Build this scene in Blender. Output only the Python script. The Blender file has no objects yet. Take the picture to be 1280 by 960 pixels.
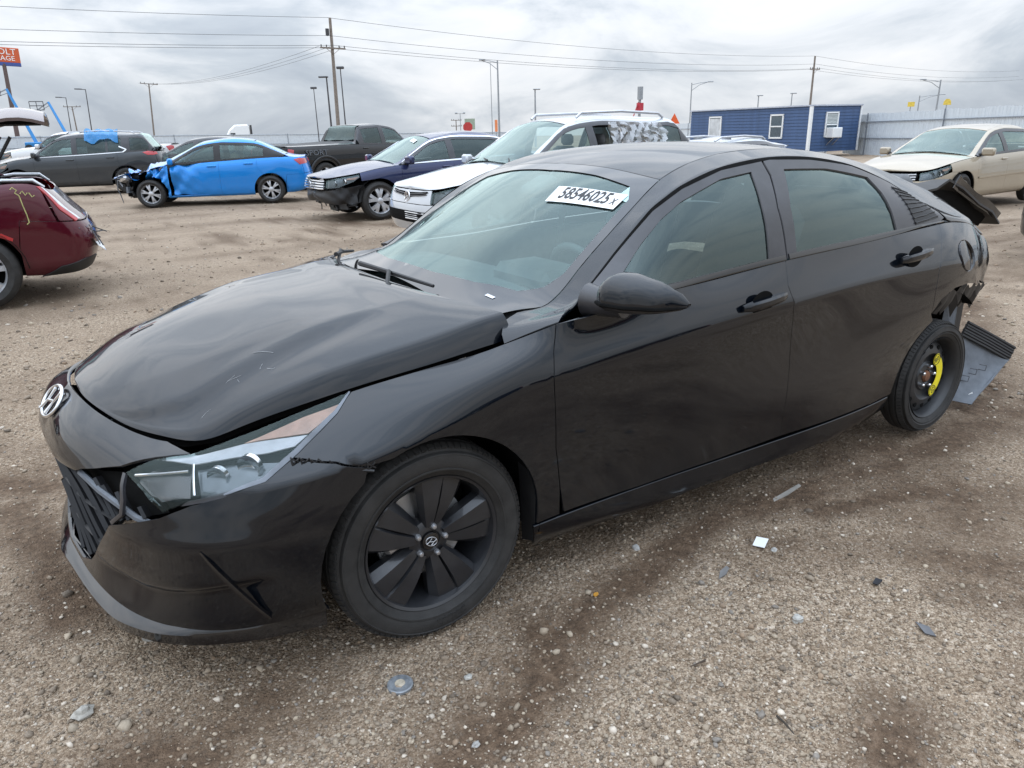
import bpy, bmesh, math, random
import numpy as np
from mathutils import Vector, Matrix, Euler
from mathutils.bvhtree import BVHTree
from mathutils.geometry import delaunay_2d_cdt
R = math.radians
scene = bpy.context.scene
COL = scene.collection
rng = np.random.default_rng(7)
random.seed(7)

# ------------------------------------------------------------------ camera
CAM_POS = (0.8142, 2.5726, 1.4753)
CAM_R = (-0.83617191, 0.54794542, -0.02392396)
CAM_U = (-0.20056358, -0.26488173, 0.94319241)
CAM_F = (-0.51048094, -0.79346927, -0.33138456)
cam_data = bpy.data.cameras.new('camera')
cam = bpy.data.objects.new('camera', cam_data)
COL.objects.link(cam)
cam.matrix_world = Matrix(((CAM_R[0], CAM_U[0], -CAM_F[0], CAM_POS[0]),
                           (CAM_R[1], CAM_U[1], -CAM_F[1], CAM_POS[1]),
                           (CAM_R[2], CAM_U[2], -CAM_F[2], CAM_POS[2]), (0, 0, 0, 1)))
cam_data.sensor_width = 36
cam_data.lens = 908.5 / 1280 * 36
cam_data.clip_start = 0.05
cam_data.clip_end = 5000
scene.camera = cam

# ------------------------------------------------------------------ node helpers
def new_mat(name):
    m = bpy.data.materials.new(name)
    m.use_nodes = True
    nt = m.node_tree
    nt.nodes.clear()
    out = nt.nodes.new('ShaderNodeOutputMaterial')
    return m, nt, out

def N(nt, typ, **kw):
    n = nt.nodes.new(typ)
    for k, v in kw.items():
        if k in n.inputs:
            n.inputs[k].default_value = v
        else:
            setattr(n, k, v)
    return n

def L(nt, a, b):
    nt.links.new(a, b)

def ramp(nt, fac, stops):
    r = nt.nodes.new('ShaderNodeValToRGB')
    el = r.color_ramp.elements
    while len(el) < len(stops):
        el.new(0.5)
    for e, (p, c) in zip(el, stops):
        e.position = p
        e.color = (c[0], c[1], c[2], 1) if not isinstance(c, (int, float)) else (c, c, c, 1)
    if fac is not None:
        L(nt, fac, r.inputs['Fac'])
    return r.outputs['Color']

def noise(nt, vec, scale, detail=4, rough=0.55, dist=0.0):
    n = N(nt, 'ShaderNodeTexNoise', Scale=scale, Detail=detail, Roughness=rough, Distortion=dist)
    if vec is not None:
        L(nt, vec, n.inputs['Vector'])
    return n.outputs['Fac']

def mixc(nt, fac, a, b, mode='MIX'):
    m = nt.nodes.new('ShaderNodeMix')
    m.data_type = 'RGBA'
    m.blend_type = mode
    for i, v in ((0, fac), (6, a), (7, b)):
        if isinstance(v, bpy.types.NodeSocket):
            L(nt, v, m.inputs[i])
        elif i == 0:
            m.inputs[0].default_value = v
        else:
            m.inputs[i].default_value = (v[0], v[1], v[2], 1)
    return m.outputs[2]

def math_n(nt, op, a, b=None):
    m = nt.nodes.new('ShaderNodeMath')
    m.operation = op
    for i, v in ((0, a), (1, b)):
        if v is None:
            continue
        if isinstance(v, bpy.types.NodeSocket):
            L(nt, v, m.inputs[i])
        else:
            m.inputs[i].default_value = v
    return m.outputs[0]

# ------------------------------------------------------------------ sky, sun, exposure
SUN_EL, SUN_AZ = R(58), R(160)
world = bpy.data.worlds.new('World')
scene.world = world
world.use_nodes = True
wn = world.node_tree
wn.nodes.clear()
wout = wn.nodes.new('ShaderNodeOutputWorld')
sky = wn.nodes.new('ShaderNodeTexSky')
sky.sky_type = 'NISHITA'
sky.sun_disc = False
sky.sun_elevation = SUN_EL
sky.sun_rotation = SUN_AZ
tc = wn.nodes.new('ShaderNodeTexCoord')
sep = wn.nodes.new('ShaderNodeSeparateXYZ')
L(wn, tc.outputs['Generated'], sep.inputs[0])
mapw = N(wn, 'ShaderNodeMapping')
mapw.inputs['Scale'].default_value = (1.0, 1.0, 2.6)
mapw.inputs['Location'].default_value = (3.1, 1.7, 0.4)
L(wn, tc.outputs['Generated'], mapw.inputs[0])
n1 = noise(wn, mapw.outputs[0], 4.0, 8, 0.56, 0.5)
n2 = noise(wn, mapw.outputs[0], 1.5, 4, 0.5, 0.3)
cl = math_n(wn, 'ADD', math_n(wn, 'MULTIPLY', n1, 0.68), math_n(wn, 'MULTIPLY', n2, 0.32))
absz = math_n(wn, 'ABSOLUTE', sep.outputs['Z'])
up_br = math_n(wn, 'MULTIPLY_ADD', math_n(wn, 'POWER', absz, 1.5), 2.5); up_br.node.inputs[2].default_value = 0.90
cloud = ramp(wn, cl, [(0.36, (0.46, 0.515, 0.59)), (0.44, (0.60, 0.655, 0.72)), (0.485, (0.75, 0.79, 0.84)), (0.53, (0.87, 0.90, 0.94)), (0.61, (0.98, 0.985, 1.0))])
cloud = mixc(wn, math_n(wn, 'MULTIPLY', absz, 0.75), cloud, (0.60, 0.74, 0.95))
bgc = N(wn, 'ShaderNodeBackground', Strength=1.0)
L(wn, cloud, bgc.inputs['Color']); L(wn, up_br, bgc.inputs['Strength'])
bgs = N(wn, 'ShaderNodeBackground', Strength=0.05)
L(wn, sky.outputs[0], bgs.inputs['Color'])
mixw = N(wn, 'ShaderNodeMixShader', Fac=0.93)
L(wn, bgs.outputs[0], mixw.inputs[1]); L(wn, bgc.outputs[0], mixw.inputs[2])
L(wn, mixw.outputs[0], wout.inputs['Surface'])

sun_d = bpy.data.lights.new('sun', 'SUN')
sun_d.energy = 0.8
sun_d.angle = R(120)
sun_d.color = (1.0, 0.975, 0.94)
sun = bpy.data.objects.new('sun', sun_d)
COL.objects.link(sun)
# Nishita sun_rotation is measured clockwise from +Y
_sd = Vector((math.sin(SUN_AZ) * math.cos(SUN_EL), math.cos(SUN_AZ) * math.cos(SUN_EL), math.sin(SUN_EL)))
sun.rotation_euler = (-_sd).to_track_quat('-Z', 'Y').to_euler()

scene.view_settings.view_transform = 'Standard'
scene.view_settings.look = 'None'
scene.view_settings.exposure = 0.2
scene.view_settings.gamma = 1
scene.cycles.max_bounces = 8
scene.cycles.transparent_max_bounces = 16
scene.cycles.caustics_reflective = False
scene.cycles.caustics_refractive = False

# ------------------------------------------------------------------ object helpers
def uname(n):
    return n

def link(o, parent=None):
    COL.objects.link(o)
    if parent is not None:
        o.parent = parent
    return o

def thing(name, label, cat, loc=(0, 0, 0), rotz=0, group=None, scale=1):
    o = bpy.data.objects.new(name, None)
    link(o)
    o.empty_display_size = 0.2
    o.location = loc
    o.rotation_euler = (0, 0, rotz)
    o.scale = (scale,) * 3
    tag(o, label, cat, group)
    return o

def tag(o, label, cat, group=None):
    o['label'] = label
    o['category'] = cat
    if group:
        o['group'] = group
    return o

class MB:
    """collects geometry for one mesh object"""
    def __init__(s):
        s.v = []; s.f = []; s.n = 0
    def add(s, verts, faces):
        b = s.n
        verts = [tuple(map(float, v)) for v in verts]
        s.v += verts
        s.f += [tuple(i + b for i in f) for f in faces]
        s.n += len(verts)
        return s
    def box(s, c, size, rot=None, taper=1.0):
        hx, hy, hz = size[0] / 2, size[1] / 2, size[2] / 2
        vs = []
        for z, k in ((-hz, 1.0), (hz, taper)):
            for x, y in ((-hx, -hy), (hx, -hy), (hx, hy), (-hx, hy)):
                vs.append(Vector((x * k, y * k, z)))
        if rot is not None:
            M = rot if isinstance(rot, Matrix) else Euler(rot).to_matrix()
            vs = [M @ v for v in vs]
        vs = [v + Vector(c) for v in vs]
        return s.add(vs, [(0, 3, 2, 1), (4, 5, 6, 7), (0, 1, 5, 4), (1, 2, 6, 5), (2, 3, 7, 6), (3, 0, 4, 7)])
    def bbox(s, c, size, b=0.01, rot=None):
        """box with chamfered edges"""
        h = [x / 2 for x in size]
        vs = []; idx = {}
        for sx in (-1, 1):
            for sy in (-1, 1):
                for sz in (-1, 1):
                    for a in range(3):
                        p = [sx * h[0], sy * h[1], sz * h[2]]
                        for k in range(3):
                            if k != a:
                                p[k] -= (sx, sy, sz)[k] * b
                        idx[(sx, sy, sz, a)] = len(vs)
                        vs.append(Vector(p))
        fs = []
        for a in range(3):
            o1, o2 = (a + 1) % 3, (a + 2) % 3
            for sa in (-1, 1):
                q = []
                for s1, s2 in ((-1, -1), (1, -1), (1, 1), (-1, 1)):
                    k = [0, 0, 0]; k[a] = sa; k[o1] = s1; k[o2] = s2
                    q.append(idx[(*k, a)])
                fs.append(q if sa > 0 else q[::-1])
            # edges along axis a
            for s1 in (-1, 1):
                for s2 in (-1, 1):
                    q = []
                    for sa, oo in ((-1, o1), (1, o1), (1, o2), (-1, o2)):
                        k = [0, 0, 0]; k[a] = sa; k[o1] = s1; k[o2] = s2
                        q.append(idx[(*k, oo)])
                    fs.append(q if s1 * s2 > 0 else q[::-1])
        for sx in (-1, 1):
            for sy in (-1, 1):
                for sz in (-1, 1):
                    q = [idx[(sx, sy, sz, a)] for a in range(3)]
                    fs.append(q if sx * sy * sz > 0 else q[::-1])
        if rot is not None:
            M = rot if isinstance(rot, Matrix) else Euler(rot).to_matrix()
            vs = [M @ v for v in vs]
        vs = [v + Vector(c) for v in vs]
        return s.add(vs, fs)
    def tube(s, pts, r, n=8, cap=True, close=False):
        pts = [Vector(p) for p in pts]
        rs = r if isinstance(r, (list, tuple)) else [r] * len(pts)
        m = len(pts); vs = []; prev = None
        for i, p in enumerate(pts):
            a = pts[(i - 1) % m] if (close or i > 0) else p
            b = pts[(i + 1) % m] if (close or i < m - 1) else p
            t = (b - a)
            t = t.normalized() if t.length > 1e-9 else Vector((0, 0, 1))
            if prev is None:
                u = t.orthogonal().normalized()
            else:
                u = (prev - t * prev.dot(t))
                u = u.normalized() if u.length > 1e-6 else t.orthogonal().normalized()
            prev = u
            w = t.cross(u)
            for k in range(n):
                an = 2 * math.pi * k / n
                vs.append(p + (u * math.cos(an) + w * math.sin(an)) * rs[i])
        fs = []
        for i in range(m if close else m - 1):
            j = (i + 1) % m
            for k in range(n):
                k2 = (k + 1) % n
                fs.append((i * n + k, i * n + k2, j * n + k2, j * n + k))
        if cap and not close:
            fs.append(tuple(range(n))[::-1])
            fs.append(tuple((m - 1) * n + k for k in range(n)))
        return s.add(vs, fs)
    def lathe(s, prof, c=(0, 0, 0), axis='Y', n=32, a0=0, a1=2 * math.pi):
        """prof: list of (radius, height along axis)"""
        full = abs(a1 - a0 - 2 * math.pi) < 1e-6
        k = n if full else n + 1
        vs = []
        for r_, h in prof:
            for i in range(k):
                an = a0 + (a1 - a0) * i / n
                x, y = r_ * math.cos(an), r_ * math.sin(an)
                if axis == 'Y':
                    p = (x, h, y)
                elif axis == 'Z':
                    p = (x, y, h)
                else:
                    p = (h, x, y)
                vs.append(Vector(p) + Vector(c))
        fs = []
        for j in range(len(prof) - 1):
            for i in range(n):
                i2 = (i + 1) % k
                q = (j * k + i, j * k + i2, (j + 1) * k + i2, (j + 1) * k + i)
                fs.append(q[::-1] if axis == 'Z' else q)
        return s.add(vs, fs)
    def prism(s, poly, axis='Y', a=0.0, b=1.0):
        """extrude a 2-D polygon along an axis from a to b"""
        n = len(poly)
        def P(p, h):
            return {'Y': (p[0], h, p[1]), 'Z': (p[0], p[1], h), 'X': (h, p[0], p[1])}[axis]
        vs = [P(p, a) for p in poly] + [P(p, b) for p in poly]
        fs = [tuple(range(n)), tuple(range(2 * n - 1, n - 1, -1))]
        for i in range(n):
            j = (i + 1) % n
            fs.append((i, i + n, j + n, j))
        return s.add(vs, fs)
    def grid(s, P):
        a, b = len(P), len(P[0])
        vs = [p for row in P for p in row]
        fs = [(i * b + j, i * b + j + 1, (i + 1) * b + j + 1, (i + 1) * b + j) for i in range(a - 1) for j in range(b - 1)]
        return s.add(vs, fs)
    def build(s, name, mat, parent=None, smooth=None, solid=0.0):
        me = bpy.data.meshes.new(name)
        me.from_pydata(s.v, [], s.f)
        bm = bmesh.new(); bm.from_mesh(me)
        bmesh.ops.recalc_face_normals(bm, faces=bm.faces)
        if solid:
            bmesh.ops.solidify(bm, geom=bm.faces[:], thickness=solid)
        if smooth is not None:
            for f in bm.faces:
                f.smooth = True
            for e in bm.edges:
                if len(e.link_faces) == 2 and e.calc_face_angle(3.0) > smooth:
                    e.smooth = False
        bm.to_mesh(me); bm.free()
        me.materials.append(mat)
        o = bpy.data.objects.new(name, me)
        return link(o, parent)

def text_mesh(txt, size, depth=0.0, xs=1.0, shear=0.0, bold=0.0):
    cu = bpy.data.curves.new('txt', 'FONT')
    cu.body = txt; cu.size = size; cu.extrude = depth; cu.resolution_u = 2
    cu.offset = bold * size; cu.align_x = 'CENTER'; cu.align_y = 'CENTER'; cu.shear = shear
    o = bpy.data.objects.new('txt', cu)
    COL.objects.link(o)
    dg = bpy.context.evaluated_depsgraph_get()
    me = bpy.data.meshes.new_from_object(o.evaluated_get(dg))
    bpy.data.objects.remove(o); bpy.data.curves.remove(cu)
    n = len(me.vertices)
    co = np.empty(n * 3, np.float32); me.vertices.foreach_get('co', co)
    co = co.reshape(-1, 3); co[:, 0] *= xs
    vs = co.tolist()
    fs = [tuple(p.vertices) for p in me.polygons]
    bpy.data.meshes.remove(me)
    return vs, fs

# ------------------------------------------------------------------ surface patches
def nspline(t, y, q):
    """natural cubic spline, linear beyond the ends"""
    t = np.asarray(t, float); y = np.asarray(y, float); q = np.asarray(q, float)
    one = y.ndim == 1
    if one:
        y = y[:, None]
    n = len(t)
    if n == 1:
        r_ = np.repeat(y, len(q), 0)
        return r_[:, 0] if one else r_
    h = np.diff(t)
    M = np.zeros((n, n)); rhs = np.zeros((n, y.shape[1]))
    M[0, 0] = M[-1, -1] = 1
    for i in range(1, n - 1):
        M[i, i - 1] = h[i - 1]; M[i, i] = 2 * (h[i - 1] + h[i]); M[i, i + 1] = h[i]
        rhs[i] = 6 * ((y[i + 1] - y[i]) / h[i] - (y[i] - y[i - 1]) / h[i - 1])
    m = np.linalg.solve(M, rhs)
    qc = np.clip(q, t[0], t[-1])
    k = np.clip(np.searchsorted(t, qc, 'right') - 1, 0, n - 2)
    a = (t[k + 1] - qc)[:, None]; b = (qc - t[k])[:, None]; hk = h[k][:, None]
    out = (m[k] * a ** 3 + m[k + 1] * b ** 3) / (6 * hk) + (y[k] / hk - m[k] * hk / 6) * a + (y[k + 1] / hk - m[k + 1] * hk / 6) * b
    return out[:, 0] if one else out

class Patch:
    """smooth surface through longitudinal rows; rows[k] = list of (s,x,y,z)"""
    def __init__(self, rows, s, crease=(), mirror_last=False, dv=0.022, deform=None, P=None, linear=False):
        s = np.asarray(s, float)
        if P is None:
            curves = []
            for r_ in rows:
                a = np.array(r_, float)
                curves.append(nspline(a[:, 0], a[:, 1:], s) if not linear else np.stack([np.interp(s, a[:, 0], a[:, k]) for k in (1, 2, 3)], 1))
            C = np.array(curves)                      # rows x ns x 3
            nr = len(rows)
            br = [0] + [c for c in crease] + [nr - 1]
            cols = []
            for b0, b1 in zip(br[:-1], br[1:]):
                seg = C[b0:b1 + 1]
                ext = seg
                last = (b1 == nr - 1) and mirror_last
                if last:
                    mir = seg[-2:-1] * np.array([1, -1, 1])
                    ext = np.concatenate([seg, mir], 0)
                d = np.linalg.norm(np.diff(ext, axis=0), axis=2) ** 0.75 + 1e-4
                nseg = [max(2, int(math.ceil(np.max(np.linalg.norm(seg[i + 1] - seg[i], axis=1)) / dv))) for i in range(len(seg) - 1)]
                fracs = []
                for i in range(len(seg) - 1):
                    fr_ = np.arange(nseg[i]) / nseg[i]
                    ml = np.mean(np.linalg.norm(seg[i + 1] - seg[i], axis=1))
                    if dv < .03 and i == 0 and b0 in crease:
                        fr_ = np.concatenate([fr_[:1], [min(.007 / ml, .4 / nseg[i])], fr_[1:]])
                    if dv < .03 and i == len(seg) - 2 and b1 in crease:
                        fr_ = np.concatenate([fr_, [max(1 - .007 / ml, 1 - .4 / nseg[i])]])
                    fracs.append(fr_)
                part = [[] for _ in range(sum(len(f_) for f_ in fracs))]
                for j in range(len(s)):
                    t = np.concatenate([[0], np.cumsum(d[:, j])])
                    qs = np.concatenate([t[i] + (t[i + 1] - t[i]) * fracs[i] for i in range(len(seg) - 1)])
                    v = nspline(t, ext[:, j], qs)
                    for i in range(len(qs)):
                        part[i].append(v[i])
                cols += part
            cols.append(list(C[-1]))
            P = np.array(cols).transpose(1, 0, 2)      # ns x nt x 3
        if deform is not None:
            P = deform(P)
        self.set(P, s)
    def set(self, P, s):
        self.P = P; ns, nt = P.shape[:2]
        du = np.linalg.norm(np.diff(P, axis=0), axis=2).mean(1)
        dv = np.linalg.norm(np.diff(P, axis=1), axis=2).mean(0)
        self.u = np.concatenate([[0], np.cumsum(du + 1e-5)])
        self.v = np.concatenate([[0], np.cumsum(dv + 1e-5)])
        gu = np.gradient(P, axis=0); gv = np.gradient(P, axis=1)
        n = np.cross(gu, gv)
        l = np.linalg.norm(n, axis=2, keepdims=True)
        n = n / np.maximum(l, 1e-12)
        bad = l[..., 0] < 1e-9
        if bad.any():
            n[bad] = (0, 0, 1)
        c = P.reshape(-1, 3).mean(0)
        ref = P - np.array([c[0], 0, 0.5])
        if (n * ref).sum(2).mean() < 0:
            n = -n
        self.Nn = n
        tri = []; self.tq = []
        for i in range(ns - 1):
            for j in range(nt - 1):
                a = i * nt + j
                tri.append((a, a + 1, a + nt + 1)); tri.append((a, a + nt + 1, a + nt))
        self.nt = nt
        self.bvh = BVHTree.FromPolygons([tuple(p) for p in P.reshape(-1, 3)], tri)
    def uv(self, p):
        loc, nor, idx, dist = self.bvh.find_nearest(Vector(p))
        q = idx // 2; i = q // (self.nt - 1); j = q % (self.nt - 1)
        P = self.P
        a, b, c, d = P[i, j], P[i, j + 1], P[i + 1, j + 1], P[i + 1, j]
        l = np.array(loc)
        if idx % 2 == 0:      # a b c : a + t(b-a) + s(c-b)
            e1, e2 = b - a, c - b
            w = np.linalg.lstsq(np.stack([e1, e2], 1), l - a, rcond=None)[0]
            fj, fi = w[0], w[1]
        else:                 # a c d : a + s(d-a) + t(c-d)
            e1, e2 = d - a, c - d
            w = np.linalg.lstsq(np.stack([e1, e2], 1), l - a, rcond=None)[0]
            fi, fj = w[0], w[1]
        fi = min(max(fi, 0), 1); fj = min(max(fj, 0), 1)
        return (self.u[i] + fi * (self.u[i + 1] - self.u[i]), self.v[j] + fj * (self.v[j + 1] - self.v[j]))
    def ev(self, uv):
        uv = np.atleast_2d(np.asarray(uv, float))
        i = np.clip(np.searchsorted(self.u, uv[:, 0], 'right') - 1, 0, len(self.u) - 2)
        j = np.clip(np.searchsorted(self.v, uv[:, 1], 'right') - 1, 0, len(self.v) - 2)
        fi = np.clip((uv[:, 0] - self.u[i]) / (self.u[i + 1] - self.u[i]), 0, 1)[:, None]
        fj = np.clip((uv[:, 1] - self.v[j]) / (self.v[j + 1] - self.v[j]), 0, 1)[:, None]
        def B(A):
            return A[i, j] * (1 - fi) * (1 - fj) + A[i + 1, j] * fi * (1 - fj) + A[i + 1, j + 1] * fi * fj + A[i, j + 1] * (1 - fi) * fj
        n = B(self.Nn)
        n /= np.maximum(np.linalg.norm(n, axis=1, keepdims=True), 1e-9)
        return B(self.P), n

def inpoly(pts, poly):
    x, y = pts[:, 0], pts[:, 1]
    r_ = np.zeros(len(pts), bool)
    n = len(poly)
    for i in range(n):
        x0, y0 = poly[i]; x1, y1 = poly[(i + 1) % n]
        c = ((y0 > y) != (y1 > y))
        xi = (x1 - x0) * (y - y0) / ((y1 - y0) if y1 != y0 else 1e-12) + x0
        r_ ^= c & (x < xi)
    return r_

def resample(poly, h, closed=True):
    out = []
    n = len(poly)
    for i in range(n if closed else n - 1):
        a = np.array(poly[i], float); b = np.array(poly[(i + 1) % n], float)
        m = max(1, int(math.ceil(np.linalg.norm(b - a) / h)))
        for k in range(m):
            out.append(a + (b - a) * k / m)
    if not closed:
        out.append(np.array(poly[-1], float))
    return np.array(out)

def inset_poly(p, d):
    n = len(p)
    area = 0.5 * sum(p[i][0] * p[(i + 1) % n][1] - p[(i + 1) % n][0] * p[i][1] for i in range(n))
    sg = 1 if area > 0 else -1
    a = np.roll(p, 1, 0); b = np.roll(p, -1, 0)
    t1 = p - a; t2 = b - p
    t1 /= np.maximum(np.linalg.norm(t1, axis=1, keepdims=True), 1e-9)
    t2 /= np.maximum(np.linalg.norm(t2, axis=1, keepdims=True), 1e-9)
    t = t1 + t2
    t /= np.maximum(np.linalg.norm(t, axis=1, keepdims=True), 1e-6)
    nn = np.stack([-t[:, 1], t[:, 0]], 1) * sg
    return p + nn * d

def arc(cx, cz, r, a0, a1, n=14, y=0.9, rz=None):
    rz = rz or r
    return [(cx + r * math.cos(R(a0 + (a1 - a0) * i / n)), y, cz + rz * math.sin(R(a0 + (a1 - a0) * i / n))) for i in range(n + 1)]

def chaikin(pts, it=1, closed=True):
    pts = [np.array(p, float) for p in pts]
    for _ in range(it):
        o = []
        n = len(pts)
        for i in range(n if closed else n - 1):
            a, b = pts[i], pts[(i + 1) % n]
            o += [a * .75 + b * .25, a * .25 + b * .75]
        if not closed:
            o = [pts[0]] + o[1:-1] + [pts[-1]]
        pts = o
    return pts

def panel(name, patch, outline, mat, parent, holes=(), inset=0.002, h=0.03, lip=0.012, off=0.0, sym=False,
          deform=None, both=True, smooth_holes=0, uvs=False, mats=None):
    """cut a panel out of a patch: outline is a closed list of 3-D points near the surface"""
    def to_uv(pl):
        dens = resample(pl, 0.05)
        return np.array([patch.uv(p) for p in dens])
    out = to_uv(outline)
    if inset:
        lock = None
        if sym:
            lock = np.abs(np.array([patch.ev(q)[0][0][1] for q in out])) < 0.004
        o2 = inset_poly(out, inset)
        if sym:
            o2[lock] = out[lock]
        out = o2
    out = resample(out, h)
    hol = [resample(to_uv(x), h) for x in holes]
    lo, hi = out.min(0), out.max(0)
    xs = np.arange(lo[0] + h * .5, hi[0], h); ys = np.arange(lo[1] + h * .43, hi[1], h * .87)
    G = []
    for k, yv in enumerate(ys):
        G.append(np.stack([xs + (h * .5 if k % 2 else 0), np.full(len(xs), yv)], 1))
    G = np.concatenate(G) if len(G) else np.zeros((0, 2))
    ok = inpoly(G, out) if len(G) else np.zeros(0, bool)
    allb = np.concatenate([out] + hol)
    for x in hol:
        ok &= ~inpoly(G, x)
    G = G[ok]
    if len(G):
        keep = np.ones(len(G), bool)
        for c in range(0, len(G), 2000):
            d = np.linalg.norm(G[c:c + 2000, None] - allb[None], axis=2).min(1)
            keep[c:c + 2000] = d > h * 0.45
        G = G[keep]
    V = np.concatenate([allb, G])
    E = []; b = 0
    for lp in [out] + hol:
        m = len(lp)
        E += [(b + i, b + (i + 1) % m) for i in range(m)]
        b += m
    res = delaunay_2d_cdt([Vector(v) for v in V], E, [], 0, 1e-6)
    V2 = np.array([(v.x, v.y) for v in res[0]])
    F = np.array([f for f in res[2] if len(f) == 3])
    cen = V2[F].mean(1)
    ok = inpoly(cen, out)
    for x in hol:
        ok &= ~inpoly(cen, x)
    F = F[ok]
    P, Nn = patch.ev(V2)
    if deform is not None:
        P = deform(P, Nn)
    P = P + Nn * off
    if sym:
        m = len(P)
        P2 = P * np.array([1, -1, 1]); N2 = Nn * np.array([1, -1, 1])
        on = np.abs(P[:, 1]) < 0.004
        P[on, 1] = 0; P2[on, 1] = 0
        Nn[on, 1] = 0; N2[on, 1] = 0
        mp = np.where(on, np.arange(m), np.arange(m) + m)
        F = np.concatenate([F, mp[F][:, ::-1]])
        P = np.concatenate([P, P2]); Nn = np.concatenate([Nn, N2])
    # consistent winding
    a, b_, c = P[F[:, 0]], P[F[:, 1]], P[F[:, 2]]
    fn = np.cross(b_ - a, c - a)
    flip = (fn * Nn[F].mean(1)).sum(1) < 0
    F[flip] = F[flip][:, ::-1]
    if deform is not None:
        fn[flip] *= -1
        acc = np.zeros_like(P)
        for k in range(3):
            np.add.at(acc, F[:, k], fn)
        Nn = acc / np.maximum(np.linalg.norm(acc, axis=1, keepdims=True), 1e-12)
    ed = {}
    for f in F:
        for i in range(3):
            e = (f[i], f[(i + 1) % 3])
            if (e[1], e[0]) in ed:
                del ed[(e[1], e[0])]
            else:
                ed[e] = 1
    verts = list(map(tuple, P)); normals = [tuple(n) for n in Nn]
    faces = [tuple(int(i) for i in f) for f in F]
    ln = [normals[i] for f in faces for i in f]
    if lip:
        bidx = {}
        for (i, j) in ed:
            for k in (i, j):
                if k not in bidx:
                    bidx[k] = len(verts)
                    verts.append(tuple(P[k] - Nn[k] * lip))
        for (i, j) in ed:
            f = (int(j), int(i), bidx[i], bidx[j])
            t = P[j] - P[i]
            fnn = np.cross(t, Nn[i]); fnn /= max(np.linalg.norm(fnn), 1e-9)
            faces.append(f)
            ln += [tuple(Nn[j] * .7 + fnn * .7), tuple(Nn[i] * .7 + fnn * .7), tuple(fnn), tuple(fnn)]
    me = bpy.data.meshes.new(name)
    me.from_pydata(verts, [], faces)
    me.polygons.foreach_set('use_smooth', [True] * len(faces))
    me.materials.append(mat)
    me.normals_split_custom_set(ln)
    o = bpy.data.objects.new(name, me)
    link(o, parent)
    if both and not sym:
        o2 = bpy.data.objects.new(name, me)
        o2.scale = (1, -1, 1)
        link(o2, parent)
    return o

def strip(name, patch, line, width, mat, parent, h=0.03, off=0.003, lip=0.004, both=True):
    """a thin trim strip that follows a line on a patch"""
    uv = resample([patch.uv(p) for p in resample(line, 0.05, False)], h, False)
    t = np.gradient(uv, axis=0); t /= np.maximum(np.linalg.norm(t, axis=1, keepdims=True), 1e-9)
    n = np.stack([-t[:, 1], t[:, 0]], 1)
    w = np.asarray(width, float)
    w = np.interp(np.linspace(0, 1, len(uv)), np.linspace(0, 1, w.size), w.ravel())[:, None] if w.size > 1 else w
    A, nA = patch.ev(uv + n * w / 2); B, nB = patch.ev(uv - n * w / 2)
    M, nM = patch.ev(uv)
    mb = MB()
    mb.grid([list(A - nA * .004), list(A + nA * off), list(M + nM * (off + lip * .3)), list(B + nB * off), list(B - nB * .004)])
    o = mb.build(name, mat, parent, smooth=0.6)
    if both:
        o2 = bpy.data.objects.new(name, o.data); o2.scale = (1, -1, 1); link(o2, parent)
    return o
# === LIB END
# ------------------------------------------------------------------ the black sedan: surfaces
def crumple(P):
    """the rear corner took a hit: push the sheet metal in and buckle it"""
    Q = P.copy()
    x, y, z = P[..., 0], P[..., 1], P[..., 2]
    a = np.clip((-2.86 - x) / 0.42, 0, 1)
    a = a * a * (3 - 2 * a)
    w = np.sin(x * 23 + z * 9) * 0.5 + np.sin(z * 31 - x * 12 + 1.3) * 0.35 + np.sin(x * 47 + z * 40) * 0.2
    low = np.clip((1.12 - z) / 0.3, 0, 1)
    Q[..., 1] += a * low * (w * 0.016 - 0.02)
    Q[..., 0] += a * low * np.sin(z * 19 + 0.6) * 0.02
    return Q

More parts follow.
